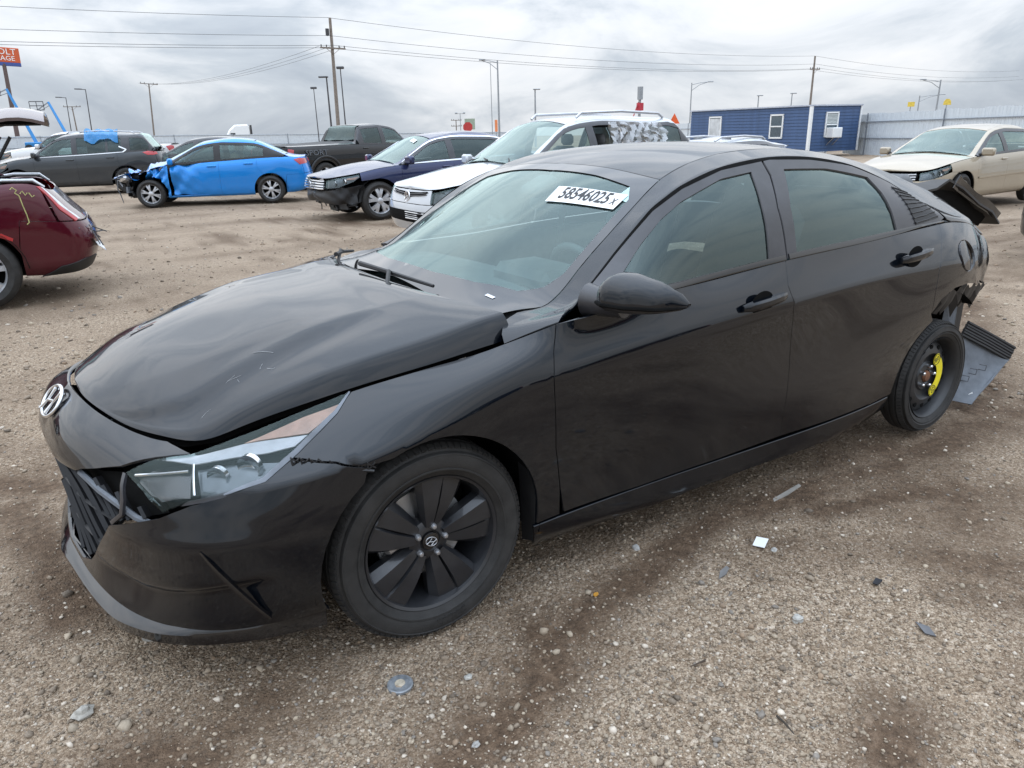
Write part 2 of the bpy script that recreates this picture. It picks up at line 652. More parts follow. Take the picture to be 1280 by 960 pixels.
ED_BELT = [
    [(-3.3, -3.22, .66, .33), (-2.3, -2.3, .76, .16), (-.4, -.4, .76, .16), (.3, .32, .73, .17), (.5, .48, .70, .165), (.75, .62, .61, .155), (1.0, .72, .44, .15), (1.25, .77, .24, .148), (1.5, .79, 0, .148)],
    [(-3.3, -3.24, .70, .35), (-2.3, -2.3, .845, .175), (-.4, -.4, .845, .175), (.3, .34, .815, .185), (.5, .5, .785, .18), (.75, .675, .675, .172), (1.0, .805, .49, .17), (1.25, .875, .25, .17), (1.5, .90, 0, .172)],
    [(-3.3, -3.26, .74, .42), (-2.3, -2.3, .878, .27), (-.4, -.4, .878, .27), (.3, .31, .885, .29), (.5, .50, .84, .28), (.75, .69, .71, .265), (1.0, .805, .5, .255), (1.25, .868, .25, .25), (1.5, .89, 0, .25)],
    [(-3.3, -3.28, .78, .52), (-2.3, -2.3, .897, .44), (-.4, -.4, .897, .44), (.3, .30, .905, .43), (.5, .50, .862, .415), (.75, .70, .73, .40), (1.0, .808, .5, .40), (1.25, .865, .25, .40), (1.5, .885, 0, .40)],
    [(-3.3, -3.30, .80, .63), (-2.72, -2.72, .908, .64), (-2.0, -2.0, .9055, .63), (-1.2, -1.2, .9035, .60), (-.4, -.4, .906, .60), (0, 0, .915, .60), (.3, .30, .905, .55), (.5, .50, .86, .53), (.75, .70, .728, .52), (1.0, .805, .5, .52), (1.25, .868, .25, .52), (1.5, .889, 0, .52)],
    [(-3.3, -3.30, .79, .74), (-2.72, -2.72, .916, .845), (-2.45, -2.45, .915, .862), (-1.52, -1.52, .910, .838), (-.9, -.9, .906, .805), (-.42, -.42, .905, .768), (0, 0, .905, .70), (.3, .30, .890, .655), (.5, .50, .83, .635), (.75, .69, .70, .62), (1.0, .79, .5, .615), (1.25, .880, .25, .61), (1.5, .896, 0, .605)],
    [(-3.3, -3.29, .77, .84), (-2.72, -2.72, .868, .945), (-2.3, -2.3, .872, .94), (-1.52, -1.52, .8735, .918), (-.9, -.9, .874, .885), (-.42, -.42, .873, .85), (0, 0, .858, .77), (.3, .30, .80, .722), (.5, .49, .745, .692), (.75, .655, .63, .678), (1.0, .755, .47, .68), (1.25, .842, .25, .692), (1.5, .853, 0, .695)],
    [(-3.3, -3.27, .74, .90), (-3.1, -3.1, .765, .965), (-2.79, -2.79, .80, 1.018), (-2.29, -2.29, .832, 1.008), (-1.54, -1.54, .842, .982), (-.95, -.95, .846, .952), (-.457, -.457, .852, .914), (-.293, -.293, .80, .866), (-.1, -.1, .762, .832), (.1, .1, .735, .806), (.3, .30, .69, .768), (.5, .47, .635, .727), (.75, .60, .57, .703), (1.0, .69, .45, .716), (1.25, .765, .25, .740), (1.5, .80, 0, .754)],
]
ED_UP = [
    [(-3.3, -3.27, .74, .90), (-3.1, -3.1, .765, .965), (-2.79, -2.79, .80, 1.018), (-2.29, -2.29, .832, 1.008), (-1.54, -1.54, .842, .982), (-.95, -.95, .846, .952), (-.457, -.457, .852, .914), (-.293, -.293, .80, .866)],
    [(-3.3, -3.26, .735, .915), (-3.1, -3.1, .75, .985), (-2.84, -2.84, .785, 1.030), (-2.43, -2.43, .778, 1.115), (-2.1, -2.1, .778, 1.15), (-1.64, -1.64, .776, 1.165), (-1.3, -1.3, .78, 1.14), (-1.0, -1.0, .79, 1.08), (-.8, -.8, .80, 1.02), (-.6, -.6, .815, .95), (-.457, -.457, .82, .922), (-.293, -.293, .77, .885)],
    [(-3.3, -3.25, .725, .93), (-3.1, -3.1, .735, 1.0), (-2.84, -2.84, .755, 1.040), (-2.43, -2.43, .685, 1.205), (-2.14, -2.14, .662, 1.297), (-1.64, -1.64, .642, 1.345), (-1.36, -1.36, .65, 1.32), (-1.14, -1.14, .67, 1.268), (-.985, -.985, .69, 1.204), (-.796, -.796, .72, 1.078), (-.68, -.68, .742, .995), (-.6, -.6, .76, .945), (-.5, -.5, .765, .925), (-.293, -.293, .74, .898)],
    [(-3.3, -3.22, .66, .965), (-3.1, -3.1, .62, 1.065), (-2.84, -2.84, .57, 1.175), (-2.56, -2.56, .55, 1.257), (-2.1, -2.1, .545, 1.347), (-1.75, -1.75, .545, 1.374), (-1.45, -1.45, .55, 1.364), (-1.29, -1.29, .56, 1.338), (-1.133, -1.133, .575, 1.288), (-.985, -.985, .605, 1.208), (-.838, -.838, .635, 1.12), (-.69, -.69, .66, 1.022), (-.545, -.545, .688, .933), (-.45, -.45, .695, .925), (-.293, -.293, .69, .908)],
    [(-3.3, -3.22, .33, 1.0), (-3.1, -3.1, .3, 1.10), (-2.6, -2.6, .28, 1.28), (-2.1, -2.1, .28, 1.372), (-1.7, -1.7, .28, 1.394), (-1.35, -1.35, .29, 1.372), (-1.12, -1.12, .30, 1.318), (-.8, -.8, .32, 1.178), (-.45, -.45, .34, 1.005), (-.293, -.293, .35, .93)],
    [(-3.3, -3.22, 0, 1.01), (-3.1, -3.1, 0, 1.11), (-2.6, -2.6, 0, 1.29), (-2.1, -2.1, 0, 1.380), (-1.7, -1.7, 0, 1.402), (-1.35, -1.35, 0, 1.382), (-1.12, -1.12, 0, 1.330), (-.8, -.8, 0, 1.195), (-.45, -.45, 0, 1.03), (-.293, -.293, 0, .955)],
]
ED_S = np.concatenate([np.arange(-3.3, .3, .03), np.arange(.3, 1.501, .03)])
ed_belt = Patch(ED_BELT, ED_S, crease=(5,), deform=crumple)
ed_up = Patch(ED_UP, np.arange(-3.3, -.292, .025), crease=(2, 3), mirror_last=True, deform=crumple)

def hood_patch(edge, centre, prof, xs, nf=34):
    """edge: (x, y, z) from the rear corner forward to the tip at y=0; centre: (x, z); prof: fraction -> how far the edge drop has come"""
    e = np.array(edge, float); c = np.array(centre, float)
    # edge as a function of x through arc length
    t = np.concatenate([[0], np.cumsum(np.linalg.norm(np.diff(e, axis=0), axis=1))])
    q = np.linspace(0, t[-1], 400)
    ee = nspline(t, e, q)
    ee = ee[np.argsort(ee[:, 0])]
    xs = np.clip(xs, ee[0, 0], ee[-1, 0])
    ye = np.interp(xs, ee[:, 0], ee[:, 1]); ze = np.interp(xs, ee[:, 0], ee[:, 2])
    o = np.argsort(c[:, 0])
    zc = nspline(c[o, 0], c[o, 1], xs)
    f = np.sin(np.linspace(0, 1, nf) * math.pi / 2)
    P = np.zeros((len(xs), nf, 3))
    for k, fr in enumerate(f):
        P[:, k, 0] = xs
        P[:, k, 1] = ye * fr
        P[:, k, 2] = prof(xs, np.full(len(xs), fr), zc, ze)
    return Patch(None, xs, P=P[:, ::-1])

def ed_prof(x, f, zc, ze):
    # flat crown, a raised ridge near the edge and a steep side
    top = ze + np.interp(x, [-.4, -.2, .2, .45, .62, .72, .8], [.078, .074, .062, .042, .020, .008, .0])
    a = np.clip(f / .95, 0, 1)
    crown = zc - (zc - top) * (a ** 2 * .75 + a ** 4 * .25)
    fc = np.interp(x, [-.4, 0, .3, .6, .75], [.60, .63, .72, .84, .95])
    fade = np.clip((.02 - x) / -.25 + .35, 0, 1) * np.clip((.74 - x) / .15, 0, 1)
    st = np.clip((fc + .035 - f) / .07, 0, 1)
    crown = crown + fade * (.017 * st * st * (3 - 2 * st) - .004 * np.exp(-((f - fc - .07) / .05) ** 2))
    rid = 0.35 * np.clip((x + .4) / .3, 0, 1) * np.clip((.75 - x) / .35, 0, 1)
    crown = crown + .010 * rid * np.clip(1 - np.abs(f - .60) / .16, 0, 1) ** 2 * np.where(f > .60, 1, 1)
    b = np.clip((f - .95) / .05, 0, 1)
    return crown - (top - ze) * b ** 1.4
ED_HOOD_EDGE = [(-.36, .762, .866), (-.30, .762, .862), (-.1, .748, .836), (.1, .722, .809), (.3, .678, .769), (.45, .635, .729), (.55, .60, .704), (.62, .54, .712), (.69, .44, .724), (.75, .30, .744), (.785, .15, .755), (.795, 0, .762)]
_f = np.linspace(0, 1, 50)
ed_hood = hood_patch(ED_HOOD_EDGE, [(-.36, .975), (-.2, .985), (0, .965), (.2, .935), (.4, .895), (.6, .845), (.72, .803), (.795, .764)],
                     ed_prof, np.concatenate([np.linspace(-.36, .6, 50)[:-1], .6 + .195 * (1 - (1 - np.linspace(0, 1, 26)) ** 2)]), nf=60)

_P = ed_hood.P.copy()
_fr = np.clip(_P[..., 1] / .76, 0, 1); _b = np.clip(-_P[..., 0] / .36, 0, 1)
_P[..., 0] += .15 * (1 - _fr ** 2.2) * _b ** 2
ed_hood.set(_P, None)

# ------------------------------------------------------------------ materials
def paint(name, col, rough=0.35, dust=0.10, dustcol=(.20, .17, .14), metallic=0.0, coat=1.0, coatr=0.02, bump=0.0):
    m, nt, out = new_mat(name)
    b = N(nt, 'ShaderNodeBsdfPrincipled', Roughness=rough, Metallic=metallic)
    b.inputs['Specular IOR Level'].default_value = 0.03
    b.inputs['Coat IOR'].default_value = 1.51
    tcn = nt.nodes.new('ShaderNodeTexCoord')
    v = tcn.outputs['Object']
    sp = nt.nodes.new('ShaderNodeSeparateXYZ'); L(nt, v, sp.inputs[0])
    n = noise(nt, v, 6.0, 6, 0.65)
    fine = noise(nt, v, 160.0, 2, 0.5)
    # road dirt gathers low on the sides
    low = math_n(nt, 'MULTIPLY_ADD', sp.outputs['Z'], -1.6); low.node.inputs[2].default_value = 1.25
    low.node.use_clamp = True
    a = math_n(nt, 'MULTIPLY', ramp(nt, n, [(.35, 0), (.75, 1)]), math_n(nt, 'ADD', math_n(nt, 'MULTIPLY', low, 1.6), 0.35))
    a = math_n(nt, 'MULTIPLY', a, math_n(nt, 'MULTIPLY', ramp(nt, fine, [(.3, .35), (.7, 1)]), dust))
    L(nt, mixc(nt, a, col, dustcol), b.inputs['Base Color'])
    b.inputs['Coat Weight'].default_value = coat
    cr = math_n(nt, 'MULTIPLY_ADD', math_n(nt, 'MULTIPLY', low, ramp(nt, n, [(.3, .35), (.7, 1)])), 0.16); cr.node.inputs[2].default_value = coatr
    L(nt, cr, b.inputs['Coat Roughness'])
    if bump:
        bp = N(nt, 'ShaderNodeBump', Strength=bump, Distance=0.02)
        L(nt, noise(nt, v, 9, 3, 0.5), bp.inputs['Height'])
        L(nt, bp.outputs[0], b.inputs['Normal']); L(nt, bp.outputs[0], b.inputs['Coat Normal'])
    L(nt, b.outputs[0], out.inputs[0])
    return m

def plain(name, col, rough=0.5, metallic=0.0, var=0.25, scale=14.0, bump=0.0, bscale=120.0, spec=0.5, coat=0.0):
    m, nt, out = new_mat(name)
    b = N(nt, 'ShaderNodeBsdfPrincipled', Roughness=rough, Metallic=metallic)
    b.inputs['Specular IOR Level'].default_value = spec
    b.inputs['Coat Weight'].default_value = coat
    b.inputs['Coat Roughness'].default_value = 0.05
    tcn = nt.nodes.new('ShaderNodeTexCoord'); v = tcn.outputs['Object']
    n = noise(nt, v, scale, 5, 0.6)
    d = [c * (1 - var) for c in col]; e = [min(1, c * (1 + var)) for c in col]
    L(nt, ramp(nt, n, [(.3, d), (.7, e)]), b.inputs['Base Color'])
    if bump:
        bp = N(nt, 'ShaderNodeBump', Strength=bump, Distance=0.004)
        L(nt, noise(nt, v, bscale, 3, 0.6), bp.inputs['Height'])
        L(nt, bp.outputs[0], b.inputs['Normal'])
    L(nt, b.outputs[0], out.inputs[0])
    return m

def glass(name, tint, refl=1.6, rough=0.0, film=0.0, filmcol=(.5, .55, .55)):
    """one sheet of glass: Fresnel mirror over tinted transparency, a diffuse film for dust and painted-in veiling reflections"""
    m, nt, out = new_mat(name)
    tr = N(nt, 'ShaderNodeBsdfTransparent'); tr.inputs['Color'].default_value = (*tint, 1)
    gl = N(nt, 'ShaderNodeBsdfGlossy', Roughness=rough); gl.inputs['Color'].default_value = (.80, .98, .945, 1)
    fr = N(nt, 'ShaderNodeFresnel', IOR=1.5)
    f = math_n(nt, 'MULTIPLY', fr.outputs[0], refl); f.node.use_clamp = True
    mx = nt.nodes.new('ShaderNodeMixShader')
    L(nt, f, mx.inputs[0]); L(nt, tr.outputs[0], mx.inputs[1]); L(nt, gl.outputs[0], mx.inputs[2])
    res = mx.outputs[0]
    if film:
        df = N(nt, 'ShaderNodeBsdfDiffuse'); df.inputs['Color'].default_value = (*filmcol, 1)
        m2 = nt.nodes.new('ShaderNodeMixShader')
        tcn = nt.nodes.new('ShaderNodeTexCoord')
        a = ramp(nt, noise(nt, tcn.outputs['Object'], 5, 6, 0.6), [(.3, film * .6), (.7, film * 1.3)])
        L(nt, a, m2.inputs[0]); L(nt, res, m2.inputs[1]); L(nt, df.outputs[0], m2.inputs[2])
        res = m2.outputs[0]
    L(nt, res, out.inputs[0])
    return m

M = {}
M['black_paint'] = paint('black_paint', (.0012, .0026, .0050), dust=.03, dustcol=(.12, .128, .135))
M['gloss_black'] = plain('gloss_black', (.006, .006, .007), .08, coat=.6)
M['matte_black'] = plain('matte_black', (.014, .014, .015), .55, bump=.15)
M['trim'] = plain('trim', (.03, .03, .034), .32, spec=.6)
M['dark_void'] = plain('dark_void', (.006, .006, .006), .9, spec=.1)
M['rubber'] = plain('rubber', (.022, .021, .020), .72, var=.4, scale=18, bump=.25, bscale=220)
M['alloy_dark'] = plain('alloy_dark', (.020, .021, .024), .34, metallic=.1, coat=.35)
M['steel_black'] = plain('steel_black', (.022, .023, .025), .42)
M['chrome'] = plain('chrome', (.72, .73, .75), .12, metallic=1, var=.05)
M['silver'] = plain('silver', (.50, .51, .53), .33, metallic=.85, var=.1)
M['alloy'] = plain('alloy', (.55, .56, .58), .35, metallic=.55, var=.12)
M['disc'] = plain('disc', (.62, .62, .62), .4, metallic=.6, var=.2)
M['rust'] = plain('rust', (.16, .07, .035), .8, var=.4, scale=40)
M['yellow'] = plain('yellow', (.80, .68, .02), .45, var=.1)
M['white'] = plain('white', (.80, .81, .80), .5, var=.05)
M['ink'] = plain('ink', (.02, .02, .022), .6)
M['seat'] = plain('seat', (.15, .155, .16), .85, bump=.2)
M['interior'] = plain('interior', (.085, .088, .09), .7)
M['headliner'] = plain('headliner', (.30, .30, .29), .9)
M['windshield'] = glass('windshield', (.74, .90, .87), 1.45, film=.03, filmcol=(.42, .56, .55))  # teal film paints in the dash reflection that veils the glass
M['side_glass'] = glass('side_glass', (.24, .33, .335), 1.7, film=.012)
M['clear_lens'] = glass('clear_lens', (.90, .91, .92), .65)
M['reflector'] = plain('reflector', (.70, .72, .74), .22, metallic=.6, var=.15)
M['red_lens'] = plain('red_lens', (.42, .02, .025), .12, coat=.8, var=.2)
M['grey_plastic'] = plain('grey_plastic', (.12, .135, .155), .55, var=.35, scale=9, bump=.15)
M['lamp_dark'] = plain('lamp_dark', (.03, .028, .03), .15, coat=.5, var=.5, scale=9)
M['lamp_grey'] = plain('lamp_grey', (.11, .125, .135), .2, metallic=.5, var=.3)
M['pale_teal'] = plain('pale_teal', (.42, .60, .58), .5)
M['light_pipe'] = plain('light_pipe', (.44, .46, .48), .25, var=.12, scale=30, coat=.4)
M['amber'] = plain('amber_dull', (.42, .25, .18), .25, var=.2, scale=24, coat=.5)
M['scratch'] = plain('scratch', (.42, .43, .44), .6)
M['grille_black'] = plain('grille_black', (.010, .010, .011), .35, spec=.22)

# ------------------------------------------------------------------ the black sedan: parts
def grid_part(name, patch, mat, parent, sym=True, lip=0.012, off=0.0, deform=None):
    P = patch.P + patch.Nn * off; Nn = patch.Nn
    a, b = P.shape[:2]
    P = P.reshape(-1, 3).copy(); Nn = Nn.reshape(-1, 3).copy()
    F = []
    for i in range(a - 1):
        for j in range(b - 1):
            k = i * b + j
            F.append((k, k + 1, k + b + 1)); F.append((k, k + b + 1, k + b))
    F = np.array(F)
    if sym:
        m = len(P)
        on = np.abs(P[:, 1]) < 1e-4
        mp = np.where(on, np.arange(m), np.arange(m) + m)
        F = np.concatenate([F, mp[F][:, ::-1]])
        P = np.concatenate([P, P * (1, -1, 1)]); Nn[on, 1] = 0
        Nn = np.concatenate([Nn, Nn * (1, -1, 1)])
    ar = np.linalg.norm(np.cross(P[F[:, 1]] - P[F[:, 0]], P[F[:, 2]] - P[F[:, 0]]), axis=1)
    F = F[ar > 1e-10]
    fn = np.cross(P[F[:, 1]] - P[F[:, 0]], P[F[:, 2]] - P[F[:, 0]])
    fl = (fn * Nn[F].mean(1)).sum(1) < 0
    F[fl] = F[fl][:, ::-1]
    if deform is not None:
        P = deform(P, Nn)
    me = bpy.data.meshes.new(name)
    me.from_pydata(P.tolist(), [], F.tolist())
    me.polygons.foreach_set('use_smooth', [True] * len(F))
    me.materials.append(mat)
    if deform is None:
        me.normals_split_custom_set(Nn[F].reshape(-1, 3).tolist())
    o = bpy.data.objects.new(name, me)
    return link(o, parent)

def tyre(name, mat, parent, R_, rim, half, tread=True, bulge=0.012, wear=False):
    mb = MB()
    prof = [(rim - .006, half - .022), (rim, half - .012), (rim + .008, half - .002), (rim + .022, half + bulge * .40), (rim + .0235, half + bulge * .40 + .003), (rim + .0275, half + bulge * .45 + .003), (rim + .029, half + bulge * .45), (rim + (R_ - rim) * .45, half + bulge), (rim + (R_ - rim) * .70, half + bulge * .62), (rim + (R_ - rim) * .715, half + bulge * .62 + .0025), (rim + (R_ - rim) * .745, half + bulge * .52 + .0025), (rim + (R_ - rim) * .76, half + bulge * .45), (R_ - .022, half - .006), (R_ - .010, half - .012), (R_ - .003, half - .022)]
    pr = [(r_, h) for r_, h in prof]
    # circumferential grooves across the tread
    g = .007
    for c in (half * .5, 0.0, -half * .5):
        pr += [(R_, c + .006), (R_ - g, c + .004), (R_ - g, c - .004), (R_, c - .006)]
    pr += [(r_, -h) for r_, h in prof[::-1]]
    mb.lathe(pr, n=96)
    if tread:
        n = 90
        for i in range(n):
            a = 2 * math.pi * i / n
            for sgn in (1, -1):
                rot = Matrix.Rotation(-a, 3, 'Y')
                mb.box(rot @ Vector((R_ - .0118, sgn * (half - .018), 0)), (.016, .020, .0145), rot @ Matrix.Rotation(sgn * .5, 3, 'Z'))
    return mb.build(name, mat, parent, smooth=0.7)

def ring_text(txt, r_, y, size, a_mid, mat, name, parent, outward=True, depth=.0015, face=1):
    """letters bent round a circle in the x-z plane of a wheel; a_mid in degrees"""
    vs, fs = text_mesh(txt, size, depth)
    out = []
    for x, yy, z in vs:
        an = R(a_mid) + face * (x / r_) if not outward else R(a_mid) - face * (-x / r_)
        rr = r_ + (yy if not outward else -yy) * 1.0
        out.append((rr * math.cos(an), y + z, rr * math.sin(an)))
    return MB().add(out, fs).build(name, mat, parent)

def emblem(parent, centre, normal, up, w, h, mat, name='emblem', t=.006):
    """oval ring round a slanted letter H"""
    n = Vector(normal).normalized(); u = Vector(up); u = (u - n * u.dot(n)).normalized(); r_ = u.cross(n)
    c = Vector(centre)
    def P(x, y, d=0):
        return c + r_ * x + u * y + n * d
    mb = MB()
    mb.tube([P(w * math.cos(a), h * math.sin(a)) for a in np.linspace(0, 2 * math.pi, 40, endpoint=False)], t, 8, close=True)
    for sx in (-1, 1):
        pts = [P(sx * w * .40 + w * .32 * q, h * (1.35 * q) * .62, 0.002) for q in np.linspace(-1, 1, 7)]
        pts = [P(sx * w * .36 + w * .26 * q + sx * w * .10 * abs(q), h * .78 * q, 0.002) for q in np.linspace(-1, 1, 9)]
        mb.tube(pts, [t * (.8 + .5 * abs(q)) for q in np.linspace(-1, 1, 9)], 8)
    mb.tube([P(-w * .40, -h * .10, .002), P(0, 0, .002), P(w * .40, h * .10, .002)], t * .9, 8)
    return mb.build(name, mat, parent, smooth=0.8)

def black_sedan():
    car = thing('parked_car', 'black sedan with wrecked rear corner and a yellow-labelled spare wheel, filling the foreground', 'car')
    bp = M['black_paint']
    B, U = ed_belt, ed_up
    seamA = [(-.457, .852, .914), (-.428, .89, .84), (-.410, .905, .765), (-.414, .905, .65), (-.417, .903, .533), (-.443, .889, .38), (-.468, .877, .279)]
    seamB = [(-1.538, .842, .982), (-1.512, .896, .90), (-1.531, .905, .765), (-1.546, .896, .569), (-1.542, .9, .37), (-1.552, .88, .277)]
    rear_edge = [(-2.655, .811, 1.013), (-2.60, .87, .96), (-2.565, .894, .928), (-2.52, .915, .84), (-2.51, .918, .74), (-2.515, .916, .64)]
    beltF = [(-.70, .85, .937), (-.95, .846, .952), (-1.25, .844, .968)]
    # doors
    df = panel('door', B, seamA + [(-.81, .875, .268), (-1.21, .875, .268)] + seamB[::-1] + beltF[::-1], bp, car, h=.035)
    arch_f = arc(-2.72, .29, .352, 62, 2, 10, .9)
    panel('door', B, seamB + [(-1.85, .875, .272), (-2.365, .875, .272)] + arch_f[::-1] + rear_edge[::-1] + [(-2.29, .832, 1.008), (-1.9, .838, .996)], bp, car, h=.035)
    # fender
    archF = arc(0, .316, .356, 62, 186, 18, .9)
    hoodseam = [(-.38, .82, .89), (-.293, .80, .866), (-.1, .762, .832), (.05, .742, .812), (.16, .726, .797)]
    fl = [(.225, .768, .759), (.304, .797, .721), (.352, .816, .697), (.37, .822, .689), (.31, .862, .675), (.198, .905, .646)]
    panel('fender', B, hoodseam + fl + archF[1:-1] + [(-.356, .885, .275), (-.45, .877, .277)] + seamA[::-1][1:], bp, car, h=.03)
    # quarter panel with its torn lower edge
    q = rear_edge[::-1] + [(-2.72, .805, 1.015), (-3.0, .775, .99), (-3.1, .765, .965), (-3.27, .74, .90), (-3.295, .77, .84), (-3.30, .78, .76), (-3.285, .80, .70), (-3.25, .80, .715), (-3.2, .80, .67), (-3.13, .82, .70), (-3.05, .84, .685), (-2.96, .86, .715), (-2.82, .905, .735), (-2.69, .918, .734), (-2.58, .92, .70)]
    fuel_hole = [(-2.81 + .098 * math.cos(a), .88, .872 + .078 * math.sin(a)) for a in np.linspace(0, 2 * math.pi, 25)[:-1]]
    panel('quarter_panel', B, q, bp, car, holes=[fuel_hole], h=.025, both=False)
    far_q = panel('quarter_panel', B, q, bp, car, h=.05, both=False); far_q.scale = (1, -1, 1)
    for sg in (1, -1):
        mb = MB(); mb.grid([[(x, sg * .86, .30), (x, sg * .865, .70), (x, sg * .80, .95)] for x in np.linspace(-.62, -2.18, 6)]); mb.build('door_card', M['seat'], car)
    fd = panel('fuel_door', B, [(-2.802 + .09 * math.cos(a), .88, .872 + .073 * math.sin(a)) for a in np.linspace(0, 2 * math.pi, 25)[:-1]], bp, car, h=.03, both=False,
               deform=lambda P, n: P + n * (.004 + np.clip((P[:, :1] + 2.81) * .22, -.022, .002)))
    panel('fuel_recess', B, [(-2.81 + .1 * math.cos(a), .88, .872 + .08 * math.sin(a)) for a in np.linspace(0, 2 * math.pi, 21)[:-1]], M['dark_void'], car, off=-.03, both=False)
    # sill
    panel('sill', B, [(-.345, .877, .268), (-1.2, .877, .262), (-2.345, .877, .262), (-2.335, .84, .178), (-.362, .84, .178)], bp, car, h=.04)
    # hood, roof, glass
    dent = lambda P, n: P - n * (.007 * np.exp(-(((P[:, :1] - .42) / .10) ** 2 + ((P[:, 1:2] - .16) / .13) ** 2)) + .005 * np.exp(-(((P[:, :1] - .3) / .2) ** 2 + ((P[:, 1:2] - .42) / .05) ** 2)))
    grid_part('hood', ed_hood, bp, car, deform=dent)
    mb = MB(); hp = [r_ for r_ in ed_hood.P if r_[0][0] < .70][::4]
    mb.grid([[(x, y * .93, z - .035) for x, y, z in r_[::6]] + [(x, -y * .93, z - .035) for x, y, z in r_[::-6]] for r_ in hp]); mb.build('hood_liner', M['dark_void'], car)
    mb = MB(); mb.box((.12, 0, .62), (.80, 1.10, .20)); mb.build('engine_cover', M['dark_void'], car)
    u3 = lambda xs: [tuple(nspline([r_[0] for r_ in ED_UP[3]], np.array(ED_UP[3])[:, 1:], [x])[0]) for x in xs]
    u2 = lambda xs: [tuple(nspline([r_[0] for r_ in ED_UP[2]], np.array(ED_UP[2])[:, 1:], [x])[0]) for x in xs]
    header = [(-1.132, .575, 1.288), (-1.128, .3, 1.32), (-1.122, 0, 1.33)]
    roof_r = [(-2.42, 0, 1.33), (-2.40, .3, 1.325), (-2.36, .55, 1.30)]
    panel('roof', U, header[::-1] + u3(np.linspace(-1.16, -2.33, 16)) + roof_r[::-1], bp, car, sym=True, h=.045)
    panel('windshield', U, [(-.34, 0, .985), (-.36, .35, .965)] + [(-.43, .63, .935)] + u3([-.52, -.545, -.62, -.69, -.76, -.838, -.985, -1.06, -1.12]) + header, M['windshield'], car, sym=True, h=.05, off=-.004)
    # frit band round the windshield
    panel('windshield_border', U, [(-.30, 0, .955), (-.30, .35, .93), (-.33, .66, .913)] + u3([-.52, -.545, -.62, -.69, -.76, -.838, -.985, -1.06, -1.12]) + header
          + [(-1.06, 0, 1.30), (-1.062, .3, 1.29), (-1.055, .50, 1.26), (-1.0, .555, 1.225), (-.80, .60, 1.105), (-.66, .625, 1.01), (-.575, .62, .985), (-.50, .575, .965), (-.43, .42, .975), (-.385, .2, .99), (-.375, 0, .995)],
          M['gloss_black'], car, sym=True, h=.03, off=.0, lip=0)
    panel('rear_window', U, roof_r[::-1][::-1] + u3([-2.6, -2.8, -2.95]) + [(-3.05, .3, 1.12), (-3.06, 0, 1.125)], M['gloss_black'], car, sym=True, h=.06, off=-.004)
    panel('trunk_deck', U, [(-3.07, 0, 1.12), (-3.06, .3, 1.115), (-2.97, .56, 1.14), (-3.1, .60, 1.065), (-3.22, .64, .975), (-3.22, .3, 1.0), (-3.22, 0, 1.01)], bp, car, sym=True, h=.05)
    # A pillar, roof rail and C pillar in one pressing
    rail = [(-.30, .80, .866), (-.312, .77, .884), (-.35, .72, .91), (-.42, .69, .924), (-.48, .692, .927)] + u3([-.545, -.62, -.69, -.838, -.985, -1.133, -1.29, -1.45, -1.75, -2.1, -2.4, -2.7, -2.95, -3.1, -3.2, -3.24]) \
        + [(-3.25, .725, .93), (-3.27, .74, .90), (-3.1, .765, .965), (-2.79, .80, 1.018), (-2.745, .798, 1.03)] + [(-2.63, .726, 1.114), (-2.446, .672, 1.205), (-2.156, .655, 1.294), (-1.876, .643, 1.33), (-1.648, .64, 1.343), (-1.361, .648, 1.318), (-1.137, .67, 1.265), (-.983, .69, 1.201), (-.794, .721, 1.075), (-.70, .74, 1.01), (-.62, .755, .958), (-.56, .785, .938), (-.47, .848, .917)] \
        + [(-.40, .83, .896)]
    panel('roof_rail', U, rail, bp, car, h=.028)
    # window surrounds and glass
    dripF = [(-1.59, .643, 1.341), (-1.361, .652, 1.313), (-1.137, .674, 1.26), (-.983, .694, 1.196), (-.797, .725, 1.07), (-.705, .744, 1.005), (-.63, .759, .952)]
    glF = [(-.735, .80, .99), (-.884, .749, 1.095), (-1.0, .72, 1.165), (-1.11, .703, 1.216), (-1.335, .678, 1.281), (-1.505, .677, 1.300), (-1.475, .766, 1.17), (-1.452, .835, .998), (-1.2, .838, .985), (-.95, .84, .972), (-.80, .84, .965)]
    seamT = [(-1.545, .839, .985), (-1.552, .772, 1.169), (-1.59, .70, 1.285)]
    panel('window_frame', U, [(-.63, .845, .938), (-.95, .844, .955), (-1.25, .843, .970)] + seamT + dripF, M['trim'], car, holes=[glF], h=.025, off=.001)
    panel('window', U, glF, M['side_glass'], car, h=.05, off=-.006, inset=-.003, lip=0)
    dripR = [(-2.72, .79, 1.035), (-2.62, .731, 1.11), (-2.44, .676, 1.20), (-2.156, .66, 1.288), (-1.876, .648, 1.325), (-1.60, .643, 1.339)]
    glR = [(-1.688, .679, 1.300), (-1.95, .68, 1.286), (-2.236, .692, 1.238), (-2.275, .74, 1.17), (-2.29, .79, 1.09), (-2.295, .828, 1.022), (-1.95, .834, 1.010), (-1.605, .838, .998), (-1.625, .776, 1.165)]
    panel('window_frame', U, [(-1.551, .839, .985), (-1.95, .837, .998), (-2.29, .829, 1.01), (-2.66, .80, 1.02)] + dripR + [(-1.60, .70, 1.287), (-1.558, .772, 1.169)], M['trim'], car, holes=[glR], h=.025, off=.001)
    panel('window', U, glR, M['side_glass'], car, h=.05, off=-.006, inset=-.003, lip=0)
    tri = [(-2.40, .705, 1.19), (-2.52, .70, 1.150), (-2.66, .785, 1.035), (-2.45, .82, 1.03)]
    panel('quarter_trim', U, tri, M['matte_black'], car, h=.03, off=.004)
    mb = MB()
